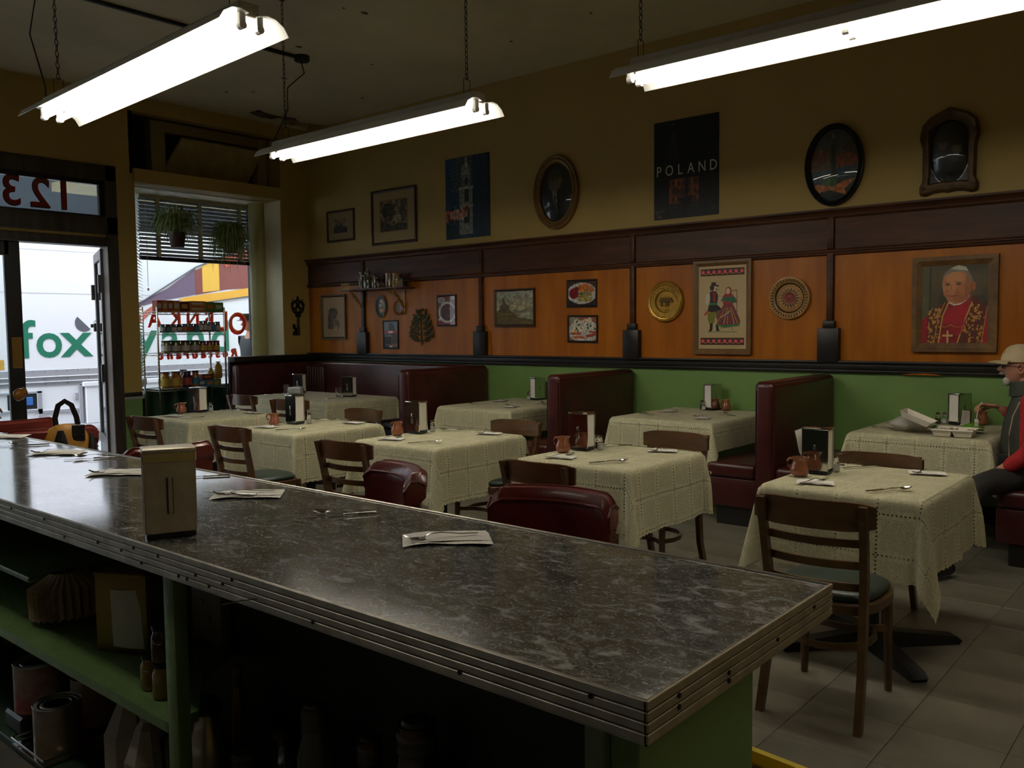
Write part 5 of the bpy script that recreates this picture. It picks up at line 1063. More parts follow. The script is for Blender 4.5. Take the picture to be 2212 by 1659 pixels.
def carved(label, x0, z0, w, h):
    t = thing('carved_picture_frame', label, 'picture', (x0, 0, z0))
    out_ = [(0.0, .02), (.03, -.01), (.12, -.02), (.25, .01), (.40, .015), (.5, 0.0), (.6, .015), (.75, .01), (.88, -.02), (.97, -.01), (1.0, .02), (1.0, .09), (.95, .16), (.955, .55), (1.0, .66), (1.0, .72), (.96, .84), (.82, .93), (.64, .98), (.5, 1.02), (.36, .98), (.18, .93), (.04, .84), (0, .72), (0, .66), (.045, .55), (.05, .16), (0, .09)]
    inn_ = []
    for a, b in out_: inn_.append((.5+(min(max(a, .04), .96)-.5)*0.70, .13+max(0, min(1, b))*0.74))
    n = len(out_); vs = []
    for (a, b), (c, d) in zip(out_, inn_):
        for s_, dp_ in ((0, 0), (0, -.018), (.25, -.045), (.6, -.032), (.85, -.036), (1.0, -.018), (1.0, 0)): vs.append(((a+(c-a)*s_)*w, dp_, (b+(d-b)*s_)*h))
    fs = [(k*7+j, ((k+1) % n)*7+j, ((k+1) % n)*7+j+1, k*7+j+1) for k in range(n) for j in range(6)]
    obj('frame', MB().add(vs, fs), mat('carved_brown_gesso', (0.12, 0.065, 0.022), 0.5, var=0.35, scale=16, bump=0.4, bscale=60), t, smooth=50)
    orn = MB()
    for a, b in ((.07, .06), (.93, .06), (.5, .95), (.06, .70), (.94, .70)):
        for k in range(3): orn.lathe([(0.022-0.006*k, 0), (0.017-0.006*k, 0.008)], 10, TR(a*w, -0.036-0.006*k, b*h, rx=PI/2))
    obj('corner_ornament', orn, MATS['carved_brown_gesso'], t)
    p = Paint(w*.68, h*.76, 0.006, (9, 11, 12)); p.ell(.36, .60, .13, .10, (44, 34, 24)).ell(.36, .70, .16, .07, (14, 12, 12)).ell(.72, .52, .12, .09, (44, 36, 26)).ell(.72, .62, .14, .06, (12, 11, 11)).poly([(.05, 0), (.1, .38), (.36, .5), (.6, .38), (.62, 0)], (13, 15, 17)).poly([(.5, 0), (.55, .34), (.74, .43), (.98, .3), (1, 0)], (12, 14, 16)).ell(.7, .36, .2, .05, (26, 30, 30), .7); p.noise(.2, 18); p.C = np.clip(p.C*1.9, 0, 1)
    p.build('convex_print', PRINTG, t, w*.16, -0.006, h*.12, dome=0.045); return t
carved('convex double portrait in a carved brown frame with a peaked top, at far upper right', 7.703, 2.487, 0.412, 0.625)
# food photos and small frames on the panelling
w, h, fw = 0.500, 0.585, 0.035
p = P_(w, h, fw, 0.006, (158, 128, 90)); p.rect(.22, .2, .78, .74, (146, 118, 84)).poly([(.22, .2), (.5, .2), (.5, .45), (.62, .5), (.72, .62), (.6, .7), (.45, .74), (.3, .7), (.24, .5)], (84, 70, 54)).rect(.55, .3, .76, .42, (100, 82, 64)); p.noise(.3, 26, .2, .18, .8, .76)
picture('etching', 'pale matted etching in an olive frame at the window end of the orange panelling', 'picture', 0.287, 1.383, w, h, fw, 0.03, OLVF, p, PRINT)
w, h, fw = 0.275, 0.355, 0.018
p = P_(w, h, fw, 0.004, (40, 28, 24)); p.rect(0, .62, 1, 1, (110, 122, 132)).poly([(.35, .62), (.4, .95), (.62, .95), (.8, .75), (.8, .62)], (70, 72, 72)).rect(0, .54, 1, .66, (165, 40, 50)).ell(.5, .6, .2, .05, (240, 190, 190)).rect(0, 0, 1, .5, (34, 24, 22))
for i in range(4): p.poly([(.5+i*.1, .12), (.54+i*.1, .12), (.6+i*.1, .5), (.55+i*.1, .5)], (120, 90, 70))
p.rect(.1, .1, .5, .13, (110, 110, 120)).ell(.75, .1, .2, .07, (150, 80, 30)).ell(.5, .05, .15, .03, (220, 200, 190))
picture('framed_photo', 'small black-framed photo with a red glow, below the two oval plates', 'picture', 1.497, 1.264, w, h, fw, 0.018, BLKF, p, PRINTG)
w, h, fw = 0.305, 0.365, 0.018
p = P_(w, h, fw, 0.004, (112, 36, 22)); p.ell(.2, .86, .22, .10, (170, 168, 160)).ell(.2, .86, .14, .06, (120, 118, 112)).ell(.92, .95, .14, .08, (170, 168, 160)).rect(0, 0, 1, .14, (130, 24, 18)).noise(.5, 14, 0, 0, 1, .15).ell(.54, .44, .52, .37, (196, 192, 184)).ell(.56, .44, .42, .29, (74, 10, 12)).noise(.35, 12, .12, .2, 1, .7).ell(.66, .56, .05, .03, (200, 50, 30)).ell(.5, .62, .03, .02, (180, 40, 30)).ell(.6, .32, .05, .025, (190, 50, 36)).ell(.74, .54, .03, .02, (200, 60, 40)).ell(.1, .2, .12, .04, (190, 186, 180))
picture('framed_photo', 'black-framed photo of dark red beet soup in a white bowl', 'picture', 2.449, 1.533, w, h, fw, 0.018, BLKF, p, PRINTG)
w, h, fw = 0.562, 0.410, 0.026
p = P_(w, h, fw, 0.005, (150, 146, 120)); p.grad((160, 150, 110), (142, 146, 132), .4, 1).poly([(0, .4), (.3, .46), (.6, .42), (1, .5), (1, .36), (0, .36)], (124, 122, 100)).poly([(0, 0), (1, 0), (1, .14), (.6, .22), (.5, .36), (.28, .44), (0, .42)], (98, 84, 44)).poly([(.06, .40), (.1, .56), (.16, .62), (.2, .82), (.26, .64), (.34, .56), (.38, .40)], (84, 76, 50)).poly([(.55, .3), (1, .34), (1, .22), (.6, .2)], (140, 138, 118)); p.noise(.22, 16).noise(.12, 40)
picture('landscape_painting', 'pale landscape painting with a tree and lake in a thin brown frame', 'picture', 3.353, 1.518, w, h, fw, 0.028, BRNF, p, PRINT)
w, h, fw = 0.368, 0.278, 0.018
p = P_(w, h, fw, 0.0035, (70, 44, 30)); p.rect(0, 0, 1, .2, (46, 36, 34)).ell(.5, .50, .54, .44, (188, 186, 178)).ell(.5, .50, .46, .36, (176, 174, 168)).ell(.60, .70, .25, .20, (196, 112, 42)).ell(.80, .64, .14, .15, (176, 110, 60)).ell(.60, .42, .30, .16, (130, 122, 84)).ell(.62, .30, .26, .15, (156, 138, 70)).ell(.20, .50, .17, .22, (132, 16, 24)).ell(.30, .66, .09, .12, (122, 16, 22)).ell(.85, .36, .08, .05, (200, 196, 190)).ell(.5, .48, .06, .05, (60, 90, 30)); p.noise(.3, 22)
picture('framed_photo', 'black-framed photo of a plate with cutlet and beets, upper of the two food photos', 'picture', 4.335, 1.711, w, h, fw, 0.018, BLKF, p, PRINTG, tilt=0.012)
p = P_(w, h, fw, 0.0035, (150, 90, 60)); p.rect(0, .72, .35, 1, (140, 140, 120)).ell(.55, .40, .58, .46, (190, 186, 176)).noise(.1, 20)
for x, y, r in ((.28, .76, .10), (.22, .42, .11), (.45, .52, .1), (.6, .8, .09), (.76, .86, .08), (.92, .55, .07)): p.ell(x, y, r, r*1.25, (216, 210, 196)).ell(x, y, r*.45, r*.55, (214, 150, 40))
for x, y in ((.3, .80), (.36, .66), (.28, .5), (.32, .4), (.68, .68), (.8, .62), (.7, .54), (.95, .5), (.85, .2)): p.ell(x, y, .035, .05, (40, 80, 24))
p.poly([(.05, .34), (.45, .36), (.4, .24), (.05, .26)], (186, 74, 34)).poly([(.15, .18), (.55, .2), (.6, .1), (.2, .1)], (186, 84, 44)).poly([(.6, .24), (.98, .32), (.98, .22), (.65, .14)], (176, 60, 44)).poly([(.75, .42), (1, .4), (1, .3), (.75, .34)], (180, 76, 36)); p.noise(.22, 26)
picture('framed_photo', 'black-framed photo of eggs and sausages, lower of the two food photos', 'picture', 4.342, 1.353, w, h-0.002, fw, 0.018, BLKF, p, PRINTG, tilt=0.012)
# brass plate and wooden plate
t = thing('brass_plate', 'embossed brass wall plate with a cottage relief and raised border lettering', 'plate', (5.487, -0.022, 1.736))
BRS = mat('brass_plate_metal', (0.52, 0.30, 0.055), 0.32, 0.7, var=0.25, scale=14, bump=0.2, bscale=50)
obj('rim', MB().lathe([(0.02, 0.004), (0.098, 0.004), (0.105, 0.014), (0.108, 0.022), (0.150, 0.024), (0.156, 0.032), (0.166, 0.034), (0.174, 0.026), (0.182, 0.030), (0.192, 0.016), (0.188, 0.0)], 64, TR(rx=PI/2)), BRS, t, smooth=30)
rel = MB().prism([(-.062, -.002), (.085, -.002), (.066, .034), (-.046, .034)], -0.022, -0.006).prism([(-.05, -.042), (.035, -.042), (.035, -.002), (-.05, -.002)], -0.014, -0.006)
obj('cottage_relief', rel, mat('dark_brass', (0.12, 0.065, 0.02), 0.4, 0.6), t, smooth=None)
obj('cottage_door', MB().prism([(-.02, -.04), (0, -.04), (0, -.008), (-.02, -.008)], -0.018, -0.006).prism([(-.07, .04), (.05, .045), (.03, .072), (-.03, .07)], -0.012, -0.005).prism([(-.06, -.05), (.03, -.075), (-.01, -.088), (-.05, -.07)], -0.012, -0.005), BRS, t, smooth=None)
for i, ch in enumerate('PAMIATKA Z POLSKI'):
    if ch == ' ': continue
    a = math.radians(180-12-i*10.4); text('letter', ch, 0.028, MATS['dark_brass'], t, Matrix.Translation((0.128*math.cos(a), -0.0255, 0.128*math.sin(a))) @ Matrix.Rotation(PI/2, 4, 'X') @ Matrix.Rotation(a-PI/2, 4, 'Z') @ Matrix.Translation((0, -0.009, 0)), 0.001)
t = thing('wooden_plate', 'round carved wooden wall plate with ring patterns and a dark red centre', 'plate', (6.69, -0.022, 1.733))
WPL = mat('carved_light_wood', (0.34, 0.17, 0.03), 0.4, var=0.2, scale=12, coat=0.2); WPD = mat('carved_dark_wood', (0.05, 0.022, 0.008), 0.45); WPR = mat('red_stain', (0.20, 0.02, 0.01), 0.45)
obj('plate_body', MB().lathe([(0.01, 0.012), (0.118, 0.010), (0.128, 0.020), (0.165, 0.030), (0.178, 0.028), (0.180, 0.018), (0.165, 0.0)], 64, TR(rx=PI/2)), WPL, t, smooth=30)
rg = MB().lathe([(0.116, 0.008), (0.116, 0.0115), (0.129, 0.0215), (0.130, 0.018)], 64, TR(rx=PI/2), cap=False); dots = MB()
for k in range(44): a = 2*PI*k/44; dots.lathe([(0.0035, 0), (0.002, 0.002)], 6, TR(0.102*math.cos(a), -0.011, 0.102*math.sin(a), rx=PI/2))
for k in range(40):
    a = 2*PI*k/40; ca, sa = math.cos(a), math.sin(a); q = [(0.140, -0.006), (0.153, 0.0), (0.166, -0.006), (0.160, 0.006), (0.146, 0.006)]
    dots.prism([(r*ca-s_*sa, r*sa+s_*ca) for r, s_ in q], -0.034, -0.022)
for k in range(18):
    a = 2*PI*k/18; ca, sa = math.cos(a), math.sin(a); q = [(0.055, -0.008), (0.088, 0.0), (0.055, 0.008)]
    dots.prism([(r*ca-s_*sa, r*sa+s_*ca) for r, s_ in q], -0.0135, -0.010)
obj('ring', rg, WPD, t, smooth=30); obj('burnt_pattern', dots, WPD, t, smooth=None)['kind'] = 'stuff'; obj('centre_rosette', MB().lathe([(0.050, 0.010), (0.048, 0.015), (0.038, 0.013), (0.036, 0.016), (0.015, 0.014), (0.004, 0.018)], 12, TR(rx=PI/2)), WPR, t, smooth=30)
# folk dancers
w, h, fw = 0.562, 0.842, 0.050
p = P_(w, h, fw, 0.0028, (184, 162, 118))
for y0 in (.055, .88):
    p.rect(.05, y0-.006, .95, y0+.086, (190, 130, 40)).rect(.05, y0, .95, y0+.08, (22, 22, 16))
    for i in range(8): p.ell(.10+i*.114, y0+.042, .042, .026, (190, 60, 70)).ell(.10+i*.114, y0+.042, .02, .012, (220, 110, 110))
    for i in range(7): p.ell(.155+i*.114, y0+.02, .02, .006, (190, 160, 60)).ell(.16+i*.114, y0+.062, .018, .005, (40, 110, 60))
p.rect(.20, .205, .80, .212, (30, 120, 50))
# man
p.poly([(.24, .745), (.42, .75), (.44, .765), (.37, .77), (.37, .80), (.28, .80), (.27, .765)], (24, 14, 12)).rect(.28, .765, .37, .772, (170, 40, 30)).ell(.34, .725, .055, .032, (206, 176, 140)).ell(.29, .735, .045, .035, (40, 20, 14)).poly([(.38, .73), (.41, .70), (.36, .715)], (60, 30, 18))
p.poly([(.23, .68), (.30, .70), (.38, .69), (.42, .64), (.40, .55), (.24, .55), (.25, .64)], (60, 18, 34)).poly([(.31, .68), (.35, .68), (.36, .57), (.31, .57)], (150, 36, 30)).poly([(.17, .66), (.24, .68), (.25, .60), (.20, .52), (.14, .56)], (196, 186, 160)).rect(.23, .53, .40, .555, (40, 130, 60)).poly([(.22, .53), (.40, .53), (.50, .48), (.44, .44), (.20, .45)], (24, 20, 18)).poly([(.12, .42), (.20, .47), (.22, .45), (.15, .40)], (180, 60, 30)).poly([(.2, .44), (.36, .45), (.35, .33), (.30, .30), (.24, .30), (.20, .36)], (120, 116, 30)).poly([(.25, .31), (.31, .31), (.30, .235), (.28, .215), (.22, .215), (.25, .25)], (14, 12, 12)).poly([(.37, .30), (.42, .30), (.43, .24), (.46, .22), (.38, .22)], (14, 12, 12)).poly([(.36, .45), (.50, .48), (.52, .40), (.42, .34), (.37, .38)], (110, 80, 34))
# woman
sk = [(.55, .56), (.70, .56), (.80, .44), (.87, .34), (.86, .29), (.55, .275), (.38, .30), (.44, .42)]
p.poly(sk, (120, 40, 50)); cl_ = ((190, 120, 30), (40, 90, 60), (160, 30, 36), (60, 50, 110), (180, 150, 40), (110, 30, 60))
for i in range(14):
    a0 = .38+i*.036; p.poly([(.56+i*.010, .50), (.57+i*.010, .50), (a0+.020, .30), (a0, .30)], cl_[i % 6])
p.poly([(.40, .285), (.86, .30), (.85, .275), (.55, .262), (.42, .272)], (40, 120, 60)).poly([(.50, .62), (.56, .66), (.70, .66), (.80, .58), (.72, .54), (.52, .54)], (150, 34, 40)).poly([(.46, .57), (.52, .62), (.76, .62), (.80, .55), (.74, .55), (.54, .58)], (36, 96, 66)).ell(.63, .69, .065, .05, (130, 40, 30)).ell(.62, .69, .042, .036, (206, 176, 140)).line([(.80, .44), (.80, .70), (.70, .69)], .006, (90, 30, 20)).line([(.40, .25), (.70, .27), (.72, .23)], .004, (60, 30, 20)).line([(.47, .38), (.66, .45)], .010, (170, 150, 120)).line([(.44, .75), (.43, .70), (.50, .66)], .003, (110, 120, 100)).rect(.70, .032, .85, .036, (120, 100, 70))
picture('folk_print', 'tall framed print of a folk couple with flowered bands above and below', 'picture', 5.788, 1.248, w, h, fw, 0.035, TANF, p, PRINT)
# churchman portrait
w, h, fw = 0.590, 0.722, 0.068
p = P_(w, h, fw, 0.003, (78, 68, 46)); p.noise(.25, 5).rect(0, 0, .14, 1, (88, 84, 56)).rect(.12, 0, .15, 1, (60, 58, 38)).rect(.22, .2, .28, .9, (96, 72, 36), .5)
p.poly([(0, .28), (.10, .36), (.30, .50), (.45, .54), (.72, .60), (.86, .54), (1, .42), (1, 0), (0, 0)], (150, 18, 30)).noise(.25, 10, 0, 0, 1, .6)
p.poly([(.10, .34), (.22, .46), (.42, .53), (.33, .35), (.27, 0), (.10, 0)], (92, 44, 20)).poly([(.78, .60), (.86, .55), (.98, .46), (.96, .25), (.90, 0), (.55, 0), (.66, .30)], (92, 40, 20))
rg_ = np.random.RandomState(5)
for k in range(150):
    if k % 2: x, y = rg_.uniform(.12, .30), rg_.uniform(0, .44)
    else: y = rg_.uniform(0, .5); x = rg_.uniform(.60+.25*y, .93)
    if k % 3: p.ell(x, y, rg_.uniform(.008, .022), rg_.uniform(.006, .02), (196, 132, 50))
    else: p.line([(x, y), (x+rg_.uniform(-.03, .03), y+rg_.uniform(.01, .04))], .004, (214, 160, 84))
p.line([(.42, .53), (.33, .35), (.27, 0)], .008, (214, 160, 80)).line([(.36, .52), (.27, .34), (.20, 0)], .005, (190, 130, 60)).line([(.76, .52), (.66, .30), (.55, 0)], .008, (214, 160, 80)).line([(.98, .46), (.90, 0)], .006, (190, 130, 60))
p.ell(.54, .30, .12, .2, (176, 24, 36), .6).rect(.40, .0, .425, .17, (214, 170, 100)).rect(.33, .095, .49, .12, (214, 170, 100)).line([(.30, .22), (.38, .21), (.45, .24), (.52, .21), (.62, .21)], .004, (200, 140, 60))
p.poly([(.42, .52), (.50, .48), (.66, .50), (.74, .60), (.70, .64), (.42, .58)], (170, 24, 34)).line([(.43, .52), (.50, .49), (.58, .50), (.66, .54), (.72, .60)], .010, (214, 206, 190))
p.ell(.535, .74, .215, .235, (190, 124, 76)).poly([(.36, .66), (.40, .54), (.50, .50), (.62, .53), (.70, .64)], (180, 112, 70)).ell(.765, .72, .04, .06, (176, 100, 60)).ell(.44, .63, .10, .05, (176, 104, 70)).ell(.62, .66, .09, .1, (174, 106, 64), .7)
p.ell(.50, .83, .13, .08, (208, 148, 100), .5).ell(.46, .69, .05, .08, (210, 146, 104), .45).ell(.71, .70, .06, .20, (138, 76, 46), .5).ell(.60, .57, .12, .05, (150, 86, 54), .5).line([(.53, .69), (.56, .62)], .006, (146, 84, 58)).line([(.39, .68), (.385, .62)], .006, (150, 88, 60))
p.poly([(.32, .82), (.34, .88), (.42, .94), (.56, .97), (.68, .93), (.75, .84), (.76, .76), (.73, .77), (.70, .86), (.60, .91), (.46, .90), (.37, .86)], (126, 120, 106)).poly([(.44, .945), (.55, .985), (.66, .96), (.70, .91), (.57, .925)], (190, 184, 166))
p.ell(.40, .745, .035, .010, (60, 38, 30)).ell(.56, .75, .038, .010, (60, 38, 30)).line([(.35, .768), (.43, .768)], .007, (120, 84, 60)).line([(.51, .775), (.61, .772)], .007, (120, 84, 60)).ell(.455, .675, .035, .022, (196, 118, 84)).line([(.46, .74), (.44, .68)], .006, (150, 92, 60)).line([(.41, .605), (.48, .60), (.53, .61)], .007, (140, 62, 50)).ell(.42, .64, .06, .018, (186, 116, 80))
picture('framed_portrait', 'large framed portrait of a churchman in red and gold vestments', 'picture', 7.678, 1.286, w, h, fw, 0.04, ANTF, p, PRINT)
# oval plates
def oplate(label, x, z, rx_, rz_, m_, p):
    t = thing('oval_plate', label, 'plate', (x, -0.022, z))
    obj('plate_body', MB().lathe([(0.3, 0.003), (0.6, 0.004), (0.75, 0.012), (1.0, 0.022), (0.98, 0.012), (0.7, 0.0)], 32, TR(rx=PI/2) @ Matrix.Diagonal((rx_, rz_, 1, 1))), m_, t, smooth=50)
    p.build('painted_face', PRINTG, t, -rx_*.72, -0.007, -rz_*.72, shape='oval'); return t
p = Paint(0.1*1.44, 0.14*1.44, 0.003, (70, 84, 80))
for x, y, c_ in ((.4, .25, (196, 176, 110)), (.7, .28, (196, 96, 70)), (.35, .55, (190, 180, 150)), (.6, .75, (176, 130, 110)), (.45, .85, (190, 180, 140)), (.7, .55, (120, 130, 120))): p.ell(x, y, .17, .11, c_).ell(x, y, .05, .03, (110, 50, 30))
p.noise(.3, 14); oplate('oval dark plate painted with yellow and coral flowers, under the stein shelf', 1.476, 1.79, 0.10, 0.138, mat('dark_grey_glaze', (0.07, 0.085, 0.08), 0.2, coat=0.5), p)
p = Paint(0.094*1.44, 0.092*1.44, 0.003, (110, 64, 22)); p.rect(.2, .35, .5, .62, (50, 52, 20)).rect(.55, .4, .75, .7, (150, 90, 40)).noise(.25, 8)
oplate('small round amber-brown plate beside the flowered plate', 1.795, 1.768, 0.094, 0.092, mat('amber_glaze', (0.24, 0.10, 0.02), 0.15, coat=0.6), p)
# metal leaf trivet tree
t = thing('metal_tree', 'dark green cast metal tree with leafy branches on the panelling', 'wall decoration', (2.185, -0.022, 1.315))
GM = mat('green_bronze', (0.05, 0.055, 0.02), 0.28, 0.7, var=0.3, scale=20, bump=0.2)
obj('trunk', MB().tube([(0, -0.015, 0), (0, -0.018, 0.12), (0, -0.015, 0.36), (-0.01, -0.012, 0.42)], [0.013, 0.009, 0.008, 0.006], 8), GM, t)
for z, L in ((0.08, 0.19), (0.15, 0.175), (0.22, 0.15), (0.29, 0.12), (0.35, 0.07)):
    for s_ in (-1, 1):
        br = MB().tube([(0, -0.015, z-0.03), (s_*L*0.5, -0.012, z-0.01), (s_*L, -0.01, z+0.05)], [0.005, 0.004, 0.003], 6)
        for k in range(5):
            u = 0.3+0.17*k; x = s_*L*u; zz = z-0.02+0.07*u*u
            for d_ in (-1, 1): br.lathe([(0.001, -0.024), (0.012, -0.010), (0.013, 0.004), (0.001, 0.026)], 8, TR(x+s_*0.010, -0.014, zz+d_*0.016, 0, 0, s_*(0.9 if d_ > 0 else 2.2)) @ Matrix.Diagonal((1, 0.35, 1, 1)))
        obj('branch', br, GM, t)
obj('top_leaves', MB().lathe([(0.001, 0), (0.012, 0.02), (0.001, 0.045)], 8, TR(-0.035, -0.012, 0.39, 0, 0, -0.8)).lathe([(0.001, 0), (0.012, 0.02), (0.001, 0.045)], 8, TR(0.02, -0.012, 0.40, 0, 0, 0.5)).lathe([(0.001, 0), (0.012, 0.02), (0.001, 0.045)], 8, TR(-0.01, -0.012, 0.39)), GM, t)
# iron key on the front wall
t = thing('iron_key', 'large ornamental black iron key hanging at the corner of the window wall', 'wall decoration', (0.0, -0.215, 1.445), math.radians(90))
ky = MB().tube([(0, -0.012, 0), (0, -0.012, 0.26)], 0.017, 8).prism([(-0.085, 0.0), (0.018, 0.0), (0.018, 0.03), (-0.02, 0.03), (-0.02, 0.06), (0.018, 0.06), (0.018, 0.10), (-0.05, 0.10), (-0.05, 0.145), (-0.085, 0.145), (-0.085, 0.085), (-0.06, 0.085), (-0.06, 0.045), (-0.085, 0.045)], -0.02, -0.006)
obj('shaft', ky, IRON, t); kb = MB()
def ring(cx, cz, r, tt=0.011, n=20, sx=1.0): kb.tube([(cx+r*sx*math.cos(2*PI*i/n), -0.012, cz+r*math.sin(2*PI*i/n)) for i in range(n+1)], tt, 6, cap=False)
ring(0, 0.37, 0.088, 0.014); ring(-0.055, 0.40, 0.045); ring(0.055, 0.40, 0.045); ring(0, 0.335, 0.036); ring(0, 0.44, 0.03); ring(-0.05, 0.33, 0.025); ring(0.05, 0.33, 0.025); ring(0, 0.39, 0.02)
kb.lathe([(0.03, 0.24), (0.045, 0.26), (0.02, 0.30)], 10, TR(0, -0.012, 0)); kb.lathe([(0.02, 0.46), (0.022, 0.48), (0.003, 0.525)], 8, TR(0, -0.012, 0)); kb.lathe([(0.012, 0), (0.003, 0.04)], 6, TR(-0.06, -0.012, 0.45, 0, 0, -0.6)).lathe([(0.012, 0), (0.003, 0.04)], 6, TR(0.06, -0.012, 0.45, 0, 0, 0.6))
obj('bow', kb, IRON, t)

# ================================================================ STEIN SHELF
t = thing('stein_shelf', 'small wall shelf with carved gilt brackets and side rails holding steins', 'shelf', (1.02, -0.05, 1.992))
obj('board', MB().rbox(-0.06, 1.07, -0.20, 0.02, 0.0, 0.018, 0.004, 1), mat('shelf_board_brown', (0.10, 0.045, 0.03), 0.4), t)
for x in (0.11, 0.88):
    b_ = MB().tube([(x, 0.015, -0.02), (x, 0.015, -0.27)], 0.011, 6).tube([(x, -0.18, -0.01), (x, -0.15, -0.05), (x, -0.09, -0.10), (x, -0.03, -0.18), (x, 0.01, -0.22)], [0.016, 0.02, 0.02, 0.015, 0.01], 8).lathe([(0.002, -0.045), (0.014, -0.01), (0.016, 0.0)], 8, TR(x, 0.012, -0.27))
    for k in range(5): b_.lathe([(0.002, -0.02), (0.013, 0.0), (0.002, 0.02)], 6, TR(x, -0.16+0.03*k, -0.045-0.035*k, 0, 0.5, 0))
    obj('bracket', b_, GOLD, t)
for x in (-0.055, 1.06):
    r_ = MB().tube([(x, -0.195, 0.085), (x, 0.015, 0.085)], 0.004, 5)
    x1 = x+(0.16 if x < 0 else -0.16)
    r_.tube([(x, -0.195, 0.085), (x1, -0.195, 0.085)], 0.004, 5).tube([(x, -0.195, 0.018), (x1, -0.195, 0.018)], 0.004, 5)
    for k in range(6): u = x+(x1-x)*k/5; r_.tube([(u, -0.195, 0.018), (u, -0.195, 0.10)], 0.004, 5)
    for k in range(5): u = x+(x1-x)*(k+.5)/5; r_.tube([(u+0.014*math.cos(a), -0.195, 0.052+0.022*math.sin(a)) for a in [i*PI/4 for i in range(9)]], 0.003, 4, cap=False)
    obj('side_rail', r_, GOLD, t)
STG = mat('stein_grey_glaze', (0.16, 0.14, 0.075), 0.15, col2=(0.03, 0.03, 0.02), scale=30, coat=0.6); STB = mat('stein_brown_glaze', (0.22, 0.11, 0.03), 0.15, col2=(0.035, 0.025, 0.015), scale=34, coat=0.6)
STR = mat('stein_tan_relief', (0.30, 0.20, 0.07), 0.2, col2=(0.06, 0.035, 0.015), scale=30, coat=0.5)
sx_ = [(0.22, 0.031, 0.27, STG, 1, 'slim grey lidded stein, leftmost on the stein shelf'), (0.345, 0.05, 0.26, STG, 1, 'bulbous dark lidded stein with gold bands, second on the stein shelf'), (0.475, 0.036, 0.20, STB, 1, 'small brown lidded stein with a pewter cone lid, third on the stein shelf'),
       (0.60, 0.048, 0.165, None, 0, 'clear cut-glass tapering vase between the steins'), (0.745, 0.05, 0.17, STR, 0, 'open tan relief mug with an orange rim left of the last light mug'), (0.87, 0.05, 0.165, STR, 0, 'open tan relief mug with an orange rim beside the dark cup'), (0.975, 0.042, 0.13, None, 2, 'black cup with a curled handle at the right end of the stein shelf')]
for x, r, h, m_, lid, lb in sx_:
    g_ = thing('stein' if m_ else ('glass_vase' if lid == 0 else 'black_cup'), lb, 'stein' if m_ else ('vase' if lid == 0 else 'cup'), (1.02+x, -0.15, 2.0105), rr.uniform(-.3, .3), 'steins on the wall shelf')
    if m_ is None and lid == 0:
        obj('body', MB().lathe([(r, 0), (r, 0.01), (r*0.55, h), (r*0.5, h), (r*0.85, 0.02), (0.01, 0.015)], 10), GLASS, g_, smooth=None); continue
    if m_ is None: m_ = BLACKP
    if lid: obj('body', MB().lathe([(r*1.05, 0), (r, 0.012), (r*1.1 if r > .04 else r*.95, h*0.25), (r*1.05, h*0.45), (r*0.75, h*0.66), (r*0.78, h*0.74)], 20), m_, g_, smooth=60)
    else: obj('body', MB().lathe([(r*1.05, 0), (r, 0.012), (r*0.93, h*0.9), (r*0.96, h), (r*0.85, h), (r*0.8, 0.03), (0.01, 0.03)], 20), m_, g_, smooth=60)
    obj('handle', MB().tube([(r*0.8, 0, h*0.62), (r*1.6, 0, h*0.6), (r*1.75, 0, h*0.4), (r*1.4, 0, h*0.18), (r*0.95, 0, h*0.15)], 0.006, 6), m_, g_)
    if lid == 1: obj('pewter_lid', MB().lathe([(r*0.82, h*0.74), (r*0.8, h*0.78), (r*0.45, h*0.87), (r*0.16, h*0.92), (r*0.22, h*0.96), (0.002, h)], 16), CHROME, g_, smooth=60)
    elif lid == 0: obj('rim_band', MB().lathe([(r*0.95, h*0.90), (r*0.99, h*0.91), (r*0.99, h*1.0), (r*0.93, h)], 20), FG['orange'], g_)

# ================================================================ BLINDS, PLANTS
SLT = mat('grey_blind_slat', (0.40, 0.42, 0.44), 0.45)
t = thing('venetian_blind', 'half-lowered venetian blind behind the hanging plants in the shop window', 'blind', (-0.76, -1.17, 2.42))
sl = MB().prism([(-0.024, -0.014), (0.0, 0.002), (0.024, 0.014), (0.024, 0.016), (0.0, 0.004), (-0.024, -0.012)], -0.80, 0.80, 'xz')
sl0 = obj('slat', sl, SLT, t, loc=(0, 0, 0.05))
for k in range(1, 15): link('slat', sl0.data, t, (0, 0, 0.05+0.0485*k))
obj('bottom_rail', MB().rbox(-0.02, 0.02, -0.80, 0.80, -0.02, 0.028, 0.006, 2), BLACKW, t)
obj('head_rail', MB().rbox(-0.025, 0.025, -0.80, 0.80, 0.74, 0.79, 0.005, 1), CREAM, t)
for y in (-0.55, 0.02, 0.60): obj('ladder_tape', MB().box(-0.027, -0.026, y-0.018, y+0.018, 0.02, 0.75).box(0.026, 0.027, y-0.018, y+0.018, 0.02, 0.75), CREAM, t)
obj('cord', MB().tube([(0.03, -0.72, 0.74), (0.03, -0.72, -0.35)], 0.003, 4).lathe([(0.008, 0), (0.012, 0.03)], 6, TR(0.03, -0.72, -0.4)), CREAM, t)
t = thing('side_blind', 'white venetian blind with broad slats on the slanted side pane, seen nearly edge on', 'blind', (-0.04, -2.415, 0.85))
d_ = Vector((-0.81, 0.50)).normalized(); rz_ = math.atan2(d_.y, d_.x)
s0 = obj('slat', MB().rbox(0.0, 0.9, -0.024, 0.024, -0.002, 0.002, 0.0015, 1, TR(0, 0, 0, rz_, 0.45, 0)), mat('white_blind_slat', (0.60, 0.60, 0.56), 0.4), t, loc=(0, 0, 0.14))
for k in range(1, 56): link('slat', s0.data, t, (0, 0, 0.14+0.0395*k))
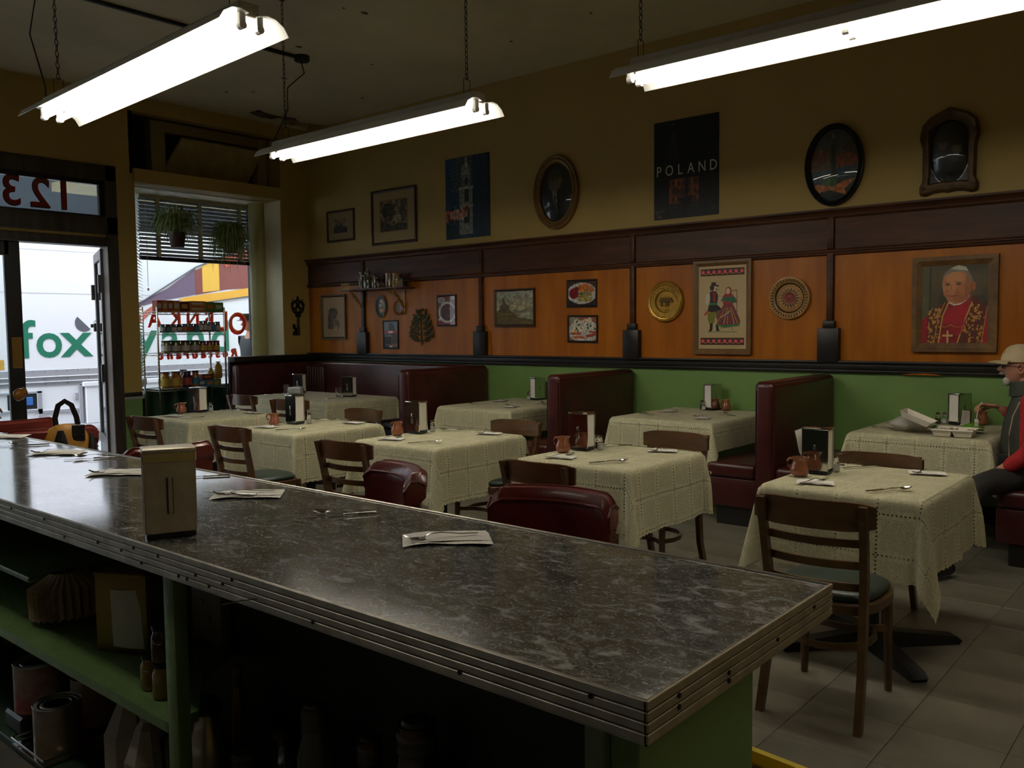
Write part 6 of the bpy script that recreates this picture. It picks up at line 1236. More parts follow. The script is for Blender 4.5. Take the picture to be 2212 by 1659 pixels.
obj('bunched_slats', MB().rbox(0.0, 0.9, -0.026, 0.026, 0.0, 0.09, 0.012, 2, TR(0, 0, 0, rz_)), MATS['white_blind_slat'], t)
obj('ladder_cord', MB().tube([(0.05*d_.x, 0.05*d_.y-0.03, 0.0), (0.05*d_.x, 0.05*d_.y-0.03, 2.34)], 0.003, 4).tube([(0.7*d_.x, 0.7*d_.y-0.03, 0.0), (0.7*d_.x, 0.7*d_.y-0.03, 2.34)], 0.003, 4), CREAM, t)
LEAF = mat('spider_plant_leaf', (0.12, 0.20, 0.04), 0.45, col2=(0.36, 0.42, 0.14), scale=14)
def plant(label, x, y, z, n, drop, spread, seed, pot=True):
    rd = random.Random(seed); t = thing('hanging_spider_plant', label, 'plant', (x, y, z), 0, 'spider plants hanging in the window')
    obj('pot', MB().lathe([(0.070, 0.0), (0.078, 0.01), (0.102, 0.16), (0.108, 0.16), (0.108, 0.185), (0.095, 0.185), (0.09, 0.17), (0.01, 0.165)], 20), mat('brown_plastic_pot', (0.06, 0.022, 0.015), 0.4), t)
    h_ = MB()
    for a in (0.3, 2.4, 4.5): h_.tube([(0.105*math.cos(a), 0.105*math.sin(a), 0.18), (0, 0, 0.55)], 0.002, 4)
    h_.tube([(0, 0, 0.55), (0, 0, 3.20-z)], 0.002, 4); obj('hanger_cord', h_, CREAM, t)
    mb = MB()
    for i in range(n):
        a = rd.uniform(0, 2*PI); L = rd.uniform(0.28, 0.58)*spread; up = rd.uniform(0.02, 0.22)+(0.10 if drop < 0.4 else 0)*rd.random(); w_ = rd.uniform(0.007, 0.012); dr_ = drop*rd.uniform(0.3, 1.0)
        pts = []
        for k in range(8):
            u = k/7; r = 0.03+L*0.62*(u**0.8)*(1-0.12*u*u*drop*2); pts.append(Vector((r*math.cos(a), r*math.sin(a), 0.17+up*math.sin(PI*min(1, u*1.25)*0.8)+0.10*u-dr_*u*u*u)))
        sd_ = Vector((-math.sin(a), math.cos(a), 0)); vs = []
        for k, q in enumerate(pts):
            ww = w_*(1-(k/7)**2.2)+0.0006; vs += [tuple(q-sd_*ww), tuple(q+Vector((0, 0, -ww*0.5))), tuple(q+sd_*ww)]
        mb.add(vs, [(k*3+j, k*3+j+1, k*3+j+4, k*3+j+3) for k in range(7) for j in (0, 1)])
    f_ = obj('leaves', mb, LEAF, t, fix=False); f_['kind'] = 'stuff'
    if not pot: obj('plantlets', MB(), LEAF, t) if False else None
    return t
plant('spider plant in a brown pot, arching leaves, the left of the two hanging plants', -0.30, -1.72, 2.53, 190, 0.32, 1.05, 3)
plant('drooping spider plant with leaves hiding its pot, the right of the two hanging plants', -0.30, -1.00, 2.50, 280, 0.56, 0.95, 9)

# ================================================================ WIRE RACK AND GOODS
RX0, RX1, RY0, RY1 = -0.66, -0.30, -2.015, -1.12
t = thing('wire_rack', 'chrome wire shelving rack with jars and boxes in front of the shop window', 'rack', ((RX0+RX1)/2, (RY0+RY1)/2, 0))
TT = TR(-(RX0+RX1)/2, -(RY0+RY1)/2, 0); LV = [0.815, 1.245, 1.50, 1.75]
for x in (RX0, RX1):
    for y in (RY0, RY1): obj('post', MB().lathe([(0.008, 0), (0.0125, 0.02), (0.0125, 1.80), (0.010, 1.81)], 10, TT @ TR(x, y, 0)), CHROME, t)
for z in LV:
    s_ = MB()
    for x in (RX0, RX1):
        for dz in (-0.028, 0.0): s_.tube([(x, RY0, z+dz), (x, RY1, z+dz)], 0.0035, 5, TT)
        pts = [(x, RY0+(RY1-RY0)*k/24, z-0.028*(k % 2)) for k in range(25)]; s_.tube(pts, 0.002, 4, TT)
    for y in (RY0, RY1):
        for dz in (-0.028, 0.0): s_.tube([(RX0, y, z+dz), (RX1, y, z+dz)], 0.0035, 5, TT)
    for k in range(1, 30): y = RY0+(RY1-RY0)*k/30; s_.tube([(RX0, y, z), (RX1, y, z)], 0.0018, 4, TT)
    obj('wire_shelf', s_, CHROME, t, smooth=None)
tag(obj('green_skirt', MB().grid(60, 4, lambda u, v: (-0.71+0.012*math.sin(u*50), -2.02+1.65*u, 0.05+0.74*v)), mat('shiny_green_cloth', (0.012, 0.055, 0.028), 0.35, bump=0.05, coat=0.3)), 'shiny dark green curtain hanging below the window behind the rack', 'curtain')
GB = 'packets and jars on the wire rack'
def box_(label, y, z, w, d, h, m_, m2=None, x=None, rz=0.0):
    t = thing('food_box', label, 'box', (x if x is not None else -0.40, y, z+0.004), rz, GB)
    obj('carton', MB().rbox(-d/2, d/2, -w/2, w/2, 0, h, 0.002, 1), m_, t)
    if m2: obj('front_label', MB().rbox(d/2, d/2+0.0012, -w*0.36, w*0.30, h*0.3, h*0.72, 0.0005, 1), m2, t)
LB = {'red': mat('carton_red', (0.34, 0.06, 0.03), 0.4), 'orange': mat('carton_orange', (0.48, 0.17, 0.03), 0.4), 'green': mat('carton_green', (0.09, 0.20, 0.04), 0.4), 'white': mat('label_white', (0.50, 0.46, 0.42), 0.4), 'dark': mat('carton_maroon', (0.13, 0.02, 0.02), 0.4), 'blue': mat('carton_blue', (0.05, 0.16, 0.24), 0.4), 'yellow': mat('carton_yellow', (0.50, 0.33, 0.05), 0.4)}
for i, (y, w_, h_, a, b) in enumerate(((-1.955, .065, .135, 'red', 'white'), (-1.885, .065, .135, 'orange', 'white'), (-1.815, .065, .135, 'red', 'white'), (-1.735, .085, .135, 'orange', 'white'), (-1.63, .115, .125, 'dark', 'yellow'), (-1.455, .22, .065, 'orange', 'white'), (-1.455, .22, .065, 'orange', 'white'), (-1.285, .11, .125, 'green', 'orange'), (-1.165, .125, .12, 'green', 'white'))):
    nm_ = ['first', 'second', 'third', 'fourth', 'fifth', 'lower long orange', 'upper long orange', 'green and orange', 'rightmost green'][i]
    box_('%s carton from the left on top of the wire rack' % nm_ if i < 5 else '%s carton on top of the wire rack' % nm_, y, 1.75+(0.067 if i == 6 else 0), w_, 0.12, h_, LB[a], LB[b])
ordn = ['first', 'second', 'third', 'fourth', 'fifth', 'sixth', 'seventh', 'eighth', 'ninth', 'tenth', 'eleventh', 'twelfth']
yy = -1.95
for i, (r, h, f_, lc) in enumerate(((.034, .095, 'grey', 'white'), (.034, .095, 'grey', 'blue'), (.034, .095, 'grey', 'white'), (.036, .095, 'brown', 'white'), (.036, .10, 'grey', 'orange'), (.036, .10, 'grey', 'red'), (.036, .10, 'grey', 'blue'), (.026, .135, 'brown', 'white'), (.030, .14, 'brown', 'white'), (.022, .12, 'grey', 'white'), (.026, .12, 'grey', 'blue'), (.032, .125, 'olive', 'white'))):
    yy += r; jar('preserve_jar', '%s jar from the left on the rack shelf below the cartons' % ordn[i], 'jar', -0.37, yy, 1.504, r, h, FG[f_], LIDM, GB, LB[lc]); yy += r+0.004
yy = -1.93
for i, (r, h, f_, lc) in enumerate(((.058, .15, 'olive', 'white'), (.060, .15, 'green', 'white'), (.060, .15, 'olive', 'white'), (.060, .15, 'green', 'white'), (.044, .14, 'red', 'yellow'), (.044, .14, 'red', 'yellow'), (.044, .14, 'red', 'yellow'))):
    yy += r; jar('preserve_jar', '%s jar from the left on the rack shelf with olive-green pickles' % ordn[i], 'jar', -0.38, yy, 1.249, r, h, FG[f_], LIDM if i < 4 else mat('rust_lid', (0.12, 0.03, 0.015), 0.35, 0.3), GB, LB[lc], lidh=0.016, neck=0.9); yy += r+0.006
for i, (x, y, r, h, f_, lc, lid, lb) in enumerate(((-.37, -1.91, .062, .20, 'mustard', 'yellow', 'rust', 'big round yellow pickle jar, leftmost on the lowest rack shelf'), (-.55, -1.80, .06, .19, 'orange', 'red', 'rust', 'orange jar behind the yellow pickle jar on the lowest rack shelf'), (-.37, -1.765, .068, .20, 'orange', 'yellow', 'rust', 'big amber pickle jar with a red lid, second on the lowest rack shelf'), (-.37, -1.62, .062, .20, 'purple', 'red', 'dark', 'dark purple jar with a black lid on the lowest rack shelf'), (-.38, -1.50, .052, .20, 'orange', 'blue', 'dark', 'orange jar with a round label on the lowest rack shelf'), (-.56, -1.56, .055, .21, 'beet', 'white', 'dark', 'dark beet jar at the back of the lowest rack shelf'))):
    jar('preserve_jar', lb, 'jar', x, y, 0.819, r, h, FG[f_], MATS['rust_lid'] if lid == 'rust' else LIDM, GB, LB[lc], lidh=0.018, neck=0.72)
for i, (y, z, w_, h_, a, b, x, lb) in enumerate(((-1.42, .815, .09, .085, 'blue', 'white', -.40, 'blue carton at the bottom of the lowest rack shelf'), (-1.325, .815, .10, .075, 'blue', 'orange', -.38, 'pale blue and orange carton on the lowest rack shelf'), (-1.22, .815, .10, .085, 'green', 'orange', -.38, 'green and orange carton at the right of the lowest rack shelf'), (-1.34, .892, .15, .075, 'dark', 'orange', -.40, 'red and white carton stacked on two others on the lowest rack shelf'))):
    box_(lb, y, z, w_, 0.09, h_, LB[a], LB[b], x)
for y, lb in ((-1.20, 'orange snack bag at the back right of the lowest rack shelf'), (-1.155, 'red and yellow snack bag at the right end of the lowest rack shelf')):
    tag(obj('snack_bag', MB().lathe([(0.05, 0), (0.06, 0.03), (0.055, 0.15), (0.02, 0.20), (0.045, 0.215)], 10, TR(-0.52 if 'back' in lb else -0.42, y, 0.904 if 'end' in lb else 0.819, 0.2) @ Matrix.Diagonal((0.5, 1, 1, 1))), mat('snack_foil', (0.40, 0.17, 0.03), 0.3, 0.3, col2=(0.45, 0.33, 0.06), scale=12)), lb, 'bag', GB)
# ================================================================ PEOPLE
def skin_mesh(V, E, R, root=0, sub=2):
    o = skin('t', V, E, R, SKIN, None, root, sub); me = o.data; bpy.data.objects.remove(o); return me
def head_mesh(c, yaw, sc=1.0):
    """head, forward is local +x; eyes at mid height"""
    def fn(u, v):
        th = PI*v; ph = 2*PI*u
        d = Vector((math.sin(th)*math.cos(ph), math.sin(th)*math.sin(ph), -math.cos(th)))
        x, y, z = d.x*0.095, d.y*0.076, d.z*0.118
        if z < 0: y *= 1+1.6*z*1.3; x *= 1+0.35*z*4*(1 if d.x < 0 else 0.35)
        if d.x < 0: x *= 1.05
        f = max(d.x, 0)
        def g(a, b, sy_, sz_): return math.exp(-((y-a)/sy_)**2-((z-b)/sz_)**2)*f
        x += 0.030*g(0, -0.022, 0.012, 0.016)+0.016*g(0, -0.004, 0.008, 0.022)            # nose
        x += 0.006*(g(0.03, 0.018, 0.02, 0.008)+g(-0.03, 0.018, 0.02, 0.008))              # brow
        x -= 0.012*(g(0.031, 0.002, 0.013, 0.010)+g(-0.031, 0.002, 0.013, 0.010))          # sockets
        x += 0.006*g(0, -0.052, 0.022, 0.006)+0.006*g(0, -0.064, 0.018, 0.006)-0.004*g(0, -0.058, 0.02, 0.003)   # lips
        x += 0.016*g(0, -0.092, 0.022, 0.016)                                               # chin
        x += 0.004*(g(0.045, -0.03, 0.016, 0.02)+g(-0.045, -0.03, 0.016, 0.02))
        return (x, y, z)
    mb = MB().grid(56, 44, fn)
    for s_ in (-1, 1):                                                                     # ears
        mb.tube([(-0.005+0.018*math.cos(a), s_*(0.075+0.006*math.sin(a*.5)), -0.008+0.030*math.sin(a)) for a in [i*PI/6 for i in range(13)]], 0.006, 6)
        mb.lathe([(0.014, 0), (0.004, 0.006)], 8, TR(-0.006, s_*0.070, -0.01, 0, -s_*PI/2, 0))
    M_ = Matrix.Translation(c) @ Matrix.Rotation(yaw, 4, 'Z') @ Matrix.Scale(sc, 4)
    me = bpy.data.meshes.new('h'); me.from_pydata(mb.v, [], mb.f); me.transform(M_); return me, M_
def join(name, meshes, m, parent):
    bm = bmesh.new()
    for me in meshes: bm.from_mesh(me)
    bmesh.ops.recalc_face_normals(bm, faces=bm.faces)
    me = bpy.data.meshes.new(name); bm.to_mesh(me); bm.free(); me.materials.clear(); me.materials.append(m); me.shade_smooth()
    for p in me.polygons: p.material_index = 0
    return link(name, me, parent)
def hand(wrist, fdir, palm_n, curl, thumb_side, sc=1.0):
    """palm and five separate fingers; fdir points along the fingers, palm_n out of the palm"""
    W_ = Vector(wrist); F_ = Vector(fdir).normalized(); N_ = Vector(palm_n); N_ = (N_-F_*N_.dot(F_)).normalized(); S_ = F_.cross(N_)*thumb_side
    L = 0.085*sc; ms = [skin_mesh([tuple(W_-F_*0.02), tuple(W_+F_*L*0.35), tuple(W_+F_*L*0.8)], [(0, 1), (1, 2)], [(0.020, 0.026), (0.018*sc, 0.038*sc), (0.014*sc, 0.040*sc)])]
    pm = MB()
    def pal(u, v):
        a = 2*PI*u; w_ = 0.040*sc*(0.72+0.28*math.sin(PI*min(1, v*1.1)**0.8)); return tuple(W_+F_*(L*1.02*v-0.012)+S_*(w_*math.cos(a))+N_*(0.015*sc*math.sin(a)*(1-0.25*v)))
    pm.grid(14, 6, pal); pm.add([tuple(W_+F_*(L*1.02-0.012)+S_*(0.030*sc*math.cos(a))+N_*(0.011*sc*math.sin(a))) for a in [2*PI*i/14 for i in range(14)]], [tuple(range(14))])
    me = bpy.data.meshes.new('p'); me.from_pydata(pm.v, [], pm.f); ms = [me]
    for i, (off, ln) in enumerate(((0.030, 0.070), (0.011, 0.080), (-0.009, 0.074), (-0.028, 0.058))):
        p = W_+F_*L*0.72+S_*off*sc; d = F_.copy(); pts = [p, W_+F_*L*0.98+S_*off*sc]; q = pts[-1].copy(); an = 0
        for k, fr_ in enumerate((0.45, 0.30, 0.25)):
            an += curl*(0.9 if k == 0 else 1.1)+0.05*i; dd = F_*math.cos(an)+N_*math.sin(an); q = q+dd*ln*fr_*sc; pts.append(q.copy())
        ms.append(skin_mesh([tuple(a) for a in pts], [(j, j+1) for j in range(4)], [0.009*sc, 0.0098*sc, 0.0088*sc, 0.008*sc, 0.0065*sc], sub=1))
    t0 = W_+F_*0.015*sc+S_*0.022*sc; t1 = t0+(S_*0.75+F_*0.75+N_*0.25).normalized()*0.038*sc; t2 = t1+(F_*0.9+N_*(0.3+curl*0.5)+S_*0.15).normalized()*0.030*sc; t3 = t2+(F_*0.8+N_*(0.5+curl*0.5)-S_*0.2).normalized()*0.024*sc
    ms.append(skin_mesh([tuple(a) for a in (t0, t1, t2, t3)], [(0, 1), (1, 2), (2, 3)], [0.013*sc, 0.012*sc, 0.0105*sc, 0.008*sc], sub=1)); return ms
REDJ = mat('red_fleece', (0.42, 0.018, 0.02), 0.85, var=0.15, scale=20, bump=0.3, bscale=60)
VEST = mat('dark_green_vest', (0.035, 0.042, 0.028), 0.7, var=0.2, scale=9, bump=0.5, bscale=14)
TROU = mat('dark_grey_trousers', (0.028, 0.027, 0.027), 0.85, var=0.2, scale=8, bump=0.4, bscale=20)
HAIRW = mat('grey_white_hair', (0.50, 0.46, 0.40), 0.85, var=0.2, scale=120, bump=1.0, bscale=160)
CAPM = mat('khaki_cap_cloth', (0.47, 0.37, 0.22), 0.8, var=0.06, scale=20, bump=0.15, bscale=200)
man = thing('person', 'man in red jacket, dark vest and khaki cap eating at the booth table', 'person', (8.68, -0.95, 0.0))
MT = Matrix.Translation((-8.68, 0.95, 0.0))
def mv(L): return [tuple(MT @ Vector(p)) for p in L]
hc = (-0.11, 0.05, 1.222)
hm, HM = head_mesh(hc, PI+0.12, 1.02)
V = mv([(8.66, -0.95, 0.60), (8.655, -0.94, 0.80), (8.66, -0.93, 0.98), (8.64, -0.91, 1.07), (8.60, -0.90, 1.14), (8.575, -0.90, 1.19),
        (8.70, -1.12, 1.00), (8.70, -1.21, 0.73), (8.50, -1.20, 0.575), (8.68, -0.70, 0.99), (8.62, -0.58, 0.80), (8.405, -0.72, 0.945),
        (8.66, -1.06, 0.56), (8.42, -1.36, 0.50), (8.36, -1.62, 0.16), (8.66, -0.84, 0.56), (8.28, -0.80, 0.53), (8.26, -0.82, 0.14)])
Ed = [(0, 1), (1, 2), (2, 3), (3, 4), (4, 5), (2, 6), (6, 7), (7, 8), (2, 9), (9, 10), (10, 11), (0, 12), (12, 13), (13, 14), (0, 15), (15, 16), (16, 17)]
Rd = [(0.09, 0.08), (0.09, 0.08), (0.085, 0.07), 0.055, 0.056, 0.055, 0.034, 0.034, 0.026, 0.034, 0.034, 0.026, 0.06, 0.045, 0.035, 0.06, 0.045, 0.035]
Rd = [r if isinstance(r, tuple) else (r, r) for r in Rd]
bodym = skin_mesh(V, Ed, Rd, 0, 2)
lh = hand(mv([(8.495, -1.20, 0.57)])[0], (-1.0, 0.05, -0.35), (-0.2, 0, -1), 0.55, 1.0, 1.05)
rh = hand(mv([(8.400, -0.722, 0.947)])[0], (-1.0, -0.35, 0.12), (-0.2, -0.3, -1), 0.75, -1.0, 1.05)
join('body', [bodym, hm]+lh+rh, SKIN, man)
# jacket: sleeves, back and near side
jk = [skin_mesh(mv([(8.70, -0.965, 0.50), (8.71, -0.965, 0.72), (8.70, -0.955, 0.93), (8.68, -0.93, 1.05), (8.72, -1.13, 1.00), (8.715, -1.22, 0.735), (8.545, -1.205, 0.60), (8.70, -0.70, 0.99), (8.635, -0.58, 0.80), (8.435, -0.705, 0.925)]),
      [(0, 1), (1, 2), (2, 3), (2, 4), (4, 5), (5, 6), (2, 7), (7, 8), (8, 9)], [(0.175, 0.15), (0.18, 0.15), (0.18, 0.14), (0.115, 0.10), (0.082, 0.082), (0.067, 0.067), (0.045, 0.045), (0.08, 0.08), (0.063, 0.063), (0.042, 0.042)], 0, 2)]
join('jacket', jk, REDJ, man)
vs_ = [skin_mesh(mv([(8.625, -0.95, 0.53), (8.605, -0.94, 0.74), (8.62, -0.92, 0.92), (8.625, -0.91, 1.03), (8.605, -0.905, 1.09)]), [(0, 1), (1, 2), (2, 3), (3, 4)], [(0.145, 0.135), (0.155, 0.145), (0.15, 0.125), (0.11, 0.10), (0.085, 0.085)], 0, 2)]
join('vest', vs_, VEST, man)
obj('vest_collar', MB().lathe([(0.100, -0.03), (0.090, 0.03), (0.080, 0.062), (0.074, 0.062), (0.080, 0.0)], 22, TR(-0.075, 0.04, 1.075, 0, 0, -0.15), cap=False), VEST, man, smooth=60)
obj('jacket_zip', MB().tube(mv([(8.60, -1.065, 1.01), (8.565, -1.075, 0.92), (8.548, -1.082, 0.80), (8.55, -1.082, 0.66), (8.565, -1.08, 0.57)]), 0.004, 5), mat('pale_zip', (0.42, 0.32, 0.20), 0.5), man)
tr_ = [skin_mesh(mv([(8.66, -0.95, 0.565), (8.64, -1.06, 0.56), (8.42, -1.36, 0.50), (8.36, -1.62, 0.14), (8.64, -0.84, 0.56), (8.28, -0.80, 0.53), (8.26, -0.82, 0.10)]), [(0, 1), (1, 2), (2, 3), (0, 4), (4, 5), (5, 6)], [(0.15, 0.12), (0.105, 0.095), (0.078, 0.078), (0.06, 0.06), (0.105, 0.095), (0.078, 0.078), (0.06, 0.06)], 0, 2)]
join('trousers', tr_, TROU, man)
for a, b in (((8.37, -1.64, 0.055), (8.28, -1.86, 0.045)), ((8.27, -0.82, 0.055), (8.06, -0.80, 0.045))):
    p = mv([a, b]); mid = (Vector(p[0])+Vector(p[1]))/2
    sm = skin_mesh([p[0], tuple(mid), p[1]], [(0, 1), (1, 2)], [(0.045, 0.045), (0.045, 0.038), (0.04, 0.03)], 0, 2); join('shoe', [sm], BLACKP, man)
def on_head(nm, mb, m, sm=60): 
    o = obj(nm, mb, m, man, smooth=sm, fix=False); o.data.transform(HM); return o
on_head('hair', MB().grid(30, 8, lambda u, v: (-0.022-0.082*math.sin(PI*u)*(1-0.10*v), -0.080*math.cos(PI*u)*(1-0.12*v), 0.045-0.10*v*(0.55+0.45*math.sin(PI*u)))), HAIRW)
on_head('beard', MB().lathe([(0.004, -0.122), (0.018, -0.118), (0.027, -0.100), (0.026, -0.078), (0.012, -0.066)], 16, TR(0.072, 0, 0), 0.9, 1.1).lathe([(0.003, -0.052), (0.022, -0.050), (0.027, -0.044), (0.018, -0.036), (0.003, -0.034)], 14, TR(0.092, 0, 0)), HAIRW)
cp = MB().grid(32, 10, lambda u, v: ((0.107+0.004*math.cos(2*PI*u))*math.cos(2*PI*u)*math.sin(PI/2*(1-v*0.98))**0.8*1.0, 0.092*math.sin(2*PI*u)*math.sin(PI/2*(1-v*0.98))**0.8, 0.030+0.112*math.sin(PI/2*v)))
on_head('cap_crown', cp, CAPM)
def brim(u, v):
    a = (u-.5)*2.1; r = 0.102+0.078*v*(max(0, math.cos(a*1.25))**0.55); return (r*math.cos(a)*1.02, r*math.sin(a)*0.86, 0.040-0.010*v*v-0.012*abs(math.sin(a))**2*v)
on_head('cap_brim', MB().grid(22, 6, brim).grid(22, 6, lambda u, v: (brim(u, v)[0], brim(u, v)[1], brim(u, v)[2]-0.004)), CAPM)
on_head('cap_badge', MB().grid(6, 4, lambda u, v: tuple(c*1.02 for c in ((0.107+0.004*math.cos(2*PI*(.03+.05*u)))*math.cos(2*PI*(.03+.05*u))*math.sin(PI/2*(1-(.30+.14*v)))**0.8, 0.092*math.sin(2*PI*(.03+.05*u))*math.sin(PI/2*(1-(.30+.14*v)))**0.8, 0.030+0.112*math.sin(PI/2*(.30+.14*v))))), mat('orange_badge', (0.5, 0.22, 0.03), 0.6))
gl_ = MB()
for s_ in (-1, 1):
    gl_.tube([(0.096, s_*0.031+0.019*math.cos(a), 0.004+0.015*math.sin(a)) for a in [i*PI/6 for i in range(13)]], 0.0018, 5, cap=False)
    gl_.tube([(0.094, s_*0.050, 0.008), (0.04, s_*0.078, 0.008), (-0.01, s_*0.082, 0.002)], 0.0018, 5)
gl_.tube([(0.098, -0.012, 0.006), (0.101, 0, 0.009), (0.098, 0.012, 0.006)], 0.0018, 5); on_head('glasses', gl_, BLACKP)
for s_ in (-1, 1):
    on_head('eye', MB().lathe([(0.001, -0.010), (0.008, -0.006), (0.010, 0), (0.008, 0.006), (0.001, 0.010)], 12, TR(0.076, s_*0.030, 0.001, 0, 0, PI/2)), mat('eye', (0.35, 0.33, 0.30), 0.2))
    on_head('lens', MB().lathe([(0.017, 0), (0.001, 0.001)], 16, TR(0.0965, s_*0.031, 0.004, 0, 0, PI/2)), GLASS)
# man outside with a flat hat
def standing(name_label, x, y, yaw, coat, hat=True, hh=1.0, bent=None):
    t = thing('person', name_label, 'person', (x, y, 0.0 if x > -0.2 else -0.02), yaw)
    h_, Hm = head_mesh((0.03, 0, 1.64*hh), 0.0, 1.0)
    V_ = [(0, 0, 0.95), (0, 0, 1.15), (0, 0, 1.36), (0, 0, 1.47), (0.01, 0, 1.56), (0, 0.20, 1.40), (-0.02, 0.25, 1.12), (0.05, 0.25, 0.90), (0, -0.20, 1.40), (-0.02, -0.25, 1.12), (0.05, -0.25, 0.90), (0, 0.10, 0.88), (0.01, 0.11, 0.48), (-0.02, 0.12, 0.08), (0, -0.10, 0.88), (0.01, -0.11, 0.48), (-0.02, -0.12, 0.08)]
    if bent: V_[6], V_[7] = bent
    E__ = [(0, 1), (1, 2), (2, 3), (3, 4), (2, 5), (5, 6), (6, 7), (2, 8), (8, 9), (9, 10), (0, 11), (11, 12), (12, 13), (0, 14), (14, 15), (15, 16)]
    V_ = [(a, b, c*hh) for a, b, c in V_]
    R_ = [(.13, .17), (.12, .15), (.12, .17), (.06, .07), (.05, .05), (.055, .055), (.042, .042), (.028, .028), (.055, .055), (.042, .042), (.028, .028), (.085, .085), (.058, .058), (.042, .042), (.085, .085), (.058, .058), (.042, .042)]
    hd = hand(V_[7], tuple(Vector(V_[7])-Vector(V_[6])), (0.2, 0, -1), 0.5, -1.0)+hand(V_[10], (0.2, 0, -1), (1, 0.2, 0), 0.35, 1.0)
    join('body', [skin_mesh(V_, E__, R_), h_]+hd, SKIN, t)
    join('coat', [skin_mesh([V_[0], V_[1], V_[2], V_[3], V_[5], V_[6], tuple(Vector(V_[6]).lerp(Vector(V_[7]), .8)), V_[8], V_[9], tuple(Vector(V_[9]).lerp(Vector(V_[10]), .8)), (0, 0, 0.70*hh)], [(0, 1), (1, 2), (2, 3), (2, 4), (4, 5), (5, 6), (2, 7), (7, 8), (8, 9), (0, 10)], [(.16, .2), (.15, .18), (.15, .2), (.09, .09), (.08, .08), (.062, .062), (.045, .045), (.08, .08), (.062, .062), (.045, .045), (.17, .2)])], coat, t)
    join('trousers', [skin_mesh([V_[0], V_[11], V_[12], V_[13], V_[14], V_[15], V_[16]], [(0, 1), (1, 2), (2, 3), (0, 4), (4, 5), (5, 6)], [(.13, .15), (.10, .10), (.075, .075), (.06, .06), (.10, .10), (.075, .075), (.06, .06)])], TROU, t)
    for s_ in (-1, 1): join('shoe', [skin_mesh([(-0.04, s_*0.12, 0.045), (0.06, s_*0.12, 0.045), (0.17, s_*0.125, 0.035)], [(0, 1), (1, 2)], [(.045, .045), (.045, .04), (.035, .03)])], BLACKP, t)
    if hat:
        o = obj('hat', MB().lathe([(0.150, 0.028), (0.145, 0.034), (0.108, 0.040), (0.104, 0.060), (0.100, 0.12), (0.085, 0.135), (0.01, 0.130)], 24, TR(0.02, 0, 0.012) @ Matrix.Diagonal((1.1, 0.9, 1, 1))), mat('dark_felt_hat', (0.02, 0.022, 0.02), 0.8), t, smooth=40); o.data.transform(Hm)
    else:
        o = obj('hair', MB().grid(24, 10, lambda u, v: (0.104*math.sin(PI/2*(1-v))*math.cos(2*PI*u)-0.012, 0.086*math.sin(PI/2*(1-v))*math.sin(2*PI*u), 0.02+0.112*math.sin(PI/2*v))), mat('dark_hair', (0.02, 0.014, 0.01), 0.6), t, fix=False); o.data.transform(Hm)
    return t
standing('man in a dark coat and flat-topped hat walking past outside the shop window', -1.75, 0.20, math.radians(-95), mat('black_overcoat', (0.02, 0.022, 0.025), 0.8))
lp = standing('person in dark clothes at the left edge of the picture beside the door', 0.85, -4.46, math.radians(120), mat('dark_maroon_coat', (0.03, 0.01, 0.012), 0.8), hat=False, hh=0.96, bent=((-0.08, -0.0+0.24, 1.10), (0.05, 0.10, 1.00)))
t = thing('snack_pouch', 'yellow-brown crinkled pouch held by the person at the left edge', 'bag', (0.95, -4.03, 0.94), 0.4)
obj('pouch', MB().lathe([(0.02, -0.05), (0.055, -0.03), (0.06, 0.01), (0.03, 0.045), (0.045, 0.055)], 12, TR(0, 0, 0, 1.6, 0, 1.2) @ Matrix.Diagonal((1, 0.6, 1.3, 1))), mat('mustard_pouch', (0.36, 0.15, 0.02), 0.3, coat=0.5, bump=0.4, bscale=30), t, smooth=50)

# ================================================================ THE MAN'S MEAL
t = thing('takeout_box', 'white foam clamshell box open on the man\'s table, lid leaning to the left', 'food box', (8.20, -0.93, ZT), math.radians(3))
def tray(mb, w, d, h, M_=None):
    o_ = [(-w, -d), (w, -d), (w, d), (-w, d)]; i_ = [(-w*.8, -d*.78), (w*.8, -d*.78), (w*.8, d*.78), (-w*.8, d*.78)]
    vs = [(a, b, h) for a, b in o_]+[(a, b, 0) for a, b in i_]+[(a*.96, b*.96, h) for a, b in o_]+[(a*.97, b*.97, 0.004) for a, b in i_]
    fs = [(k, (k+1) % 4, (k+1) % 4+4, k+4) for k in range(4)]+[(k+8, k+12, (k+1) % 4+12, (k+1) % 4+8) for k in range(4)]+[(k, k+8, (k+1) % 4+8, (k+1) % 4) for k in range(4)]+[(7, 6, 5, 4), (12, 13, 14, 15)]
    return mb.add(vs, fs, M_)
bx = MB(); tray(bx, 0.060, 0.10, 0.042, TR(-0.062, 0, 0)); tray(bx, 0.060, 0.10, 0.042, TR(0.062, 0, 0)); bx.rbox(-0.128, 0.128, -0.105, -0.098, 0.038, 0.050, 0.003, 1).rbox(-0.128, 0.128, 0.098, 0.105, 0.038, 0.050, 0.003, 1)
obj('tray', bx, FOAM, t, smooth=20)
ld = MB(); tray(ld, 0.105, 0.10, 0.040, TR(-0.235, 0, 0.085, 0, 0, math.radians(22)) ); obj('lid', ld, FOAM, t, smooth=20)
fd = MB(); rq = random.Random(2)
for k in range(40): fd.lathe([(0.002, 0), (0.010, 0.004), (0.009, 0.010), (0.002, 0.013)], 6, TR(rq.uniform(-0.10, 0.10), rq.uniform(-0.07, 0.07), 0.022+rq.uniform(0, 0.012)))
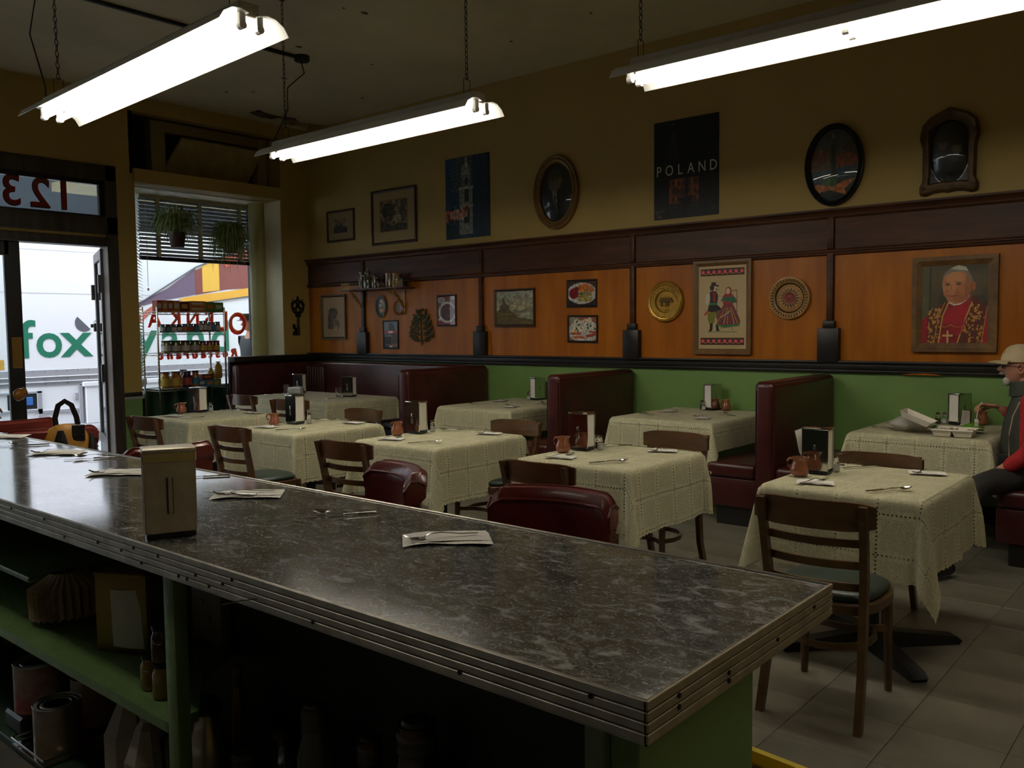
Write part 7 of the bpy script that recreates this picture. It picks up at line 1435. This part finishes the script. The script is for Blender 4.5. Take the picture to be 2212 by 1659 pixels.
f_ = obj('food', fd, mat('rice_food', (0.45, 0.36, 0.24), 0.7, var=0.3), t); f_['kind'] = 'stuff'
tag(obj('plastic_bag', MB().grid(28, 20, lambda u, v: (7.885+0.13*math.sin(PI*v)*math.cos(2*PI*u)*(1+0.12*math.sin(7*u*PI)), -0.80+0.13*math.sin(PI*v)*math.sin(2*PI*u)*(1+0.10*math.sin(11*u*PI)), ZT+0.052-0.048*math.cos(PI*v)*(1+0.2*math.sin(9*PI*u)*math.sin(PI*v)))), mat('thin_white_plastic', (0.75, 0.72, 0.68), 0.25, trans=0.45, bump=0.5, bscale=25), fix=False), 'crumpled translucent white plastic bag on the man\'s table', 'bag')
lfm = mat('lettuce_green', (0.10, 0.30, 0.015), 0.45, var=0.3, scale=20); dgm = mat('dark_green_wrapper', (0.03, 0.13, 0.02), 0.4)
tag(obj('green_wrapper', MB().grid(12, 6, lambda u, v: (7.99+0.32*u, -0.72+0.14*v+0.02*math.sin(6*u), ZT+0.006+0.022*abs(math.sin(5*u+2*v)))), dgm, fix=False), 'dark green wrapper behind the foam box', 'wrapper')
tag(obj('lettuce_leaf', MB().grid(14, 8, lambda u, v: (8.20+0.13*u, -0.79+0.12*v, ZT+0.045+0.022*math.sin(PI*u)*math.sin(PI*v)+0.008*math.sin(14*u)*math.sin(11*v))), lfm, fix=False), 'bright green lettuce leaf behind the foam box', 'food')
t = thing('plastic_fork', 'white plastic fork held upright in the man\'s raised hand', 'fork', (8.300, -0.785, 0.81))
obj('handle', MB().strip([(0.0, 0, 0.045), (0.004, 0, 0.09), (0.015, 0.0, 0.13), (0.03, 0.005, 0.17)], [0.012, 0.010, 0.012, 0.014], 0.004, axis=(0, 1, 0)), WHITEP, t)
fh = MB().rbox(-0.012, 0.012, -0.002, 0.002, 0.028, 0.05, 0.002, 1)
for k in range(4): fh.rbox(-0.0115+k*0.0064, -0.0080+k*0.0064, -0.0015, 0.0015, 0.0, 0.032, 0.001, 1)
obj('tines', fh, WHITEP, t)
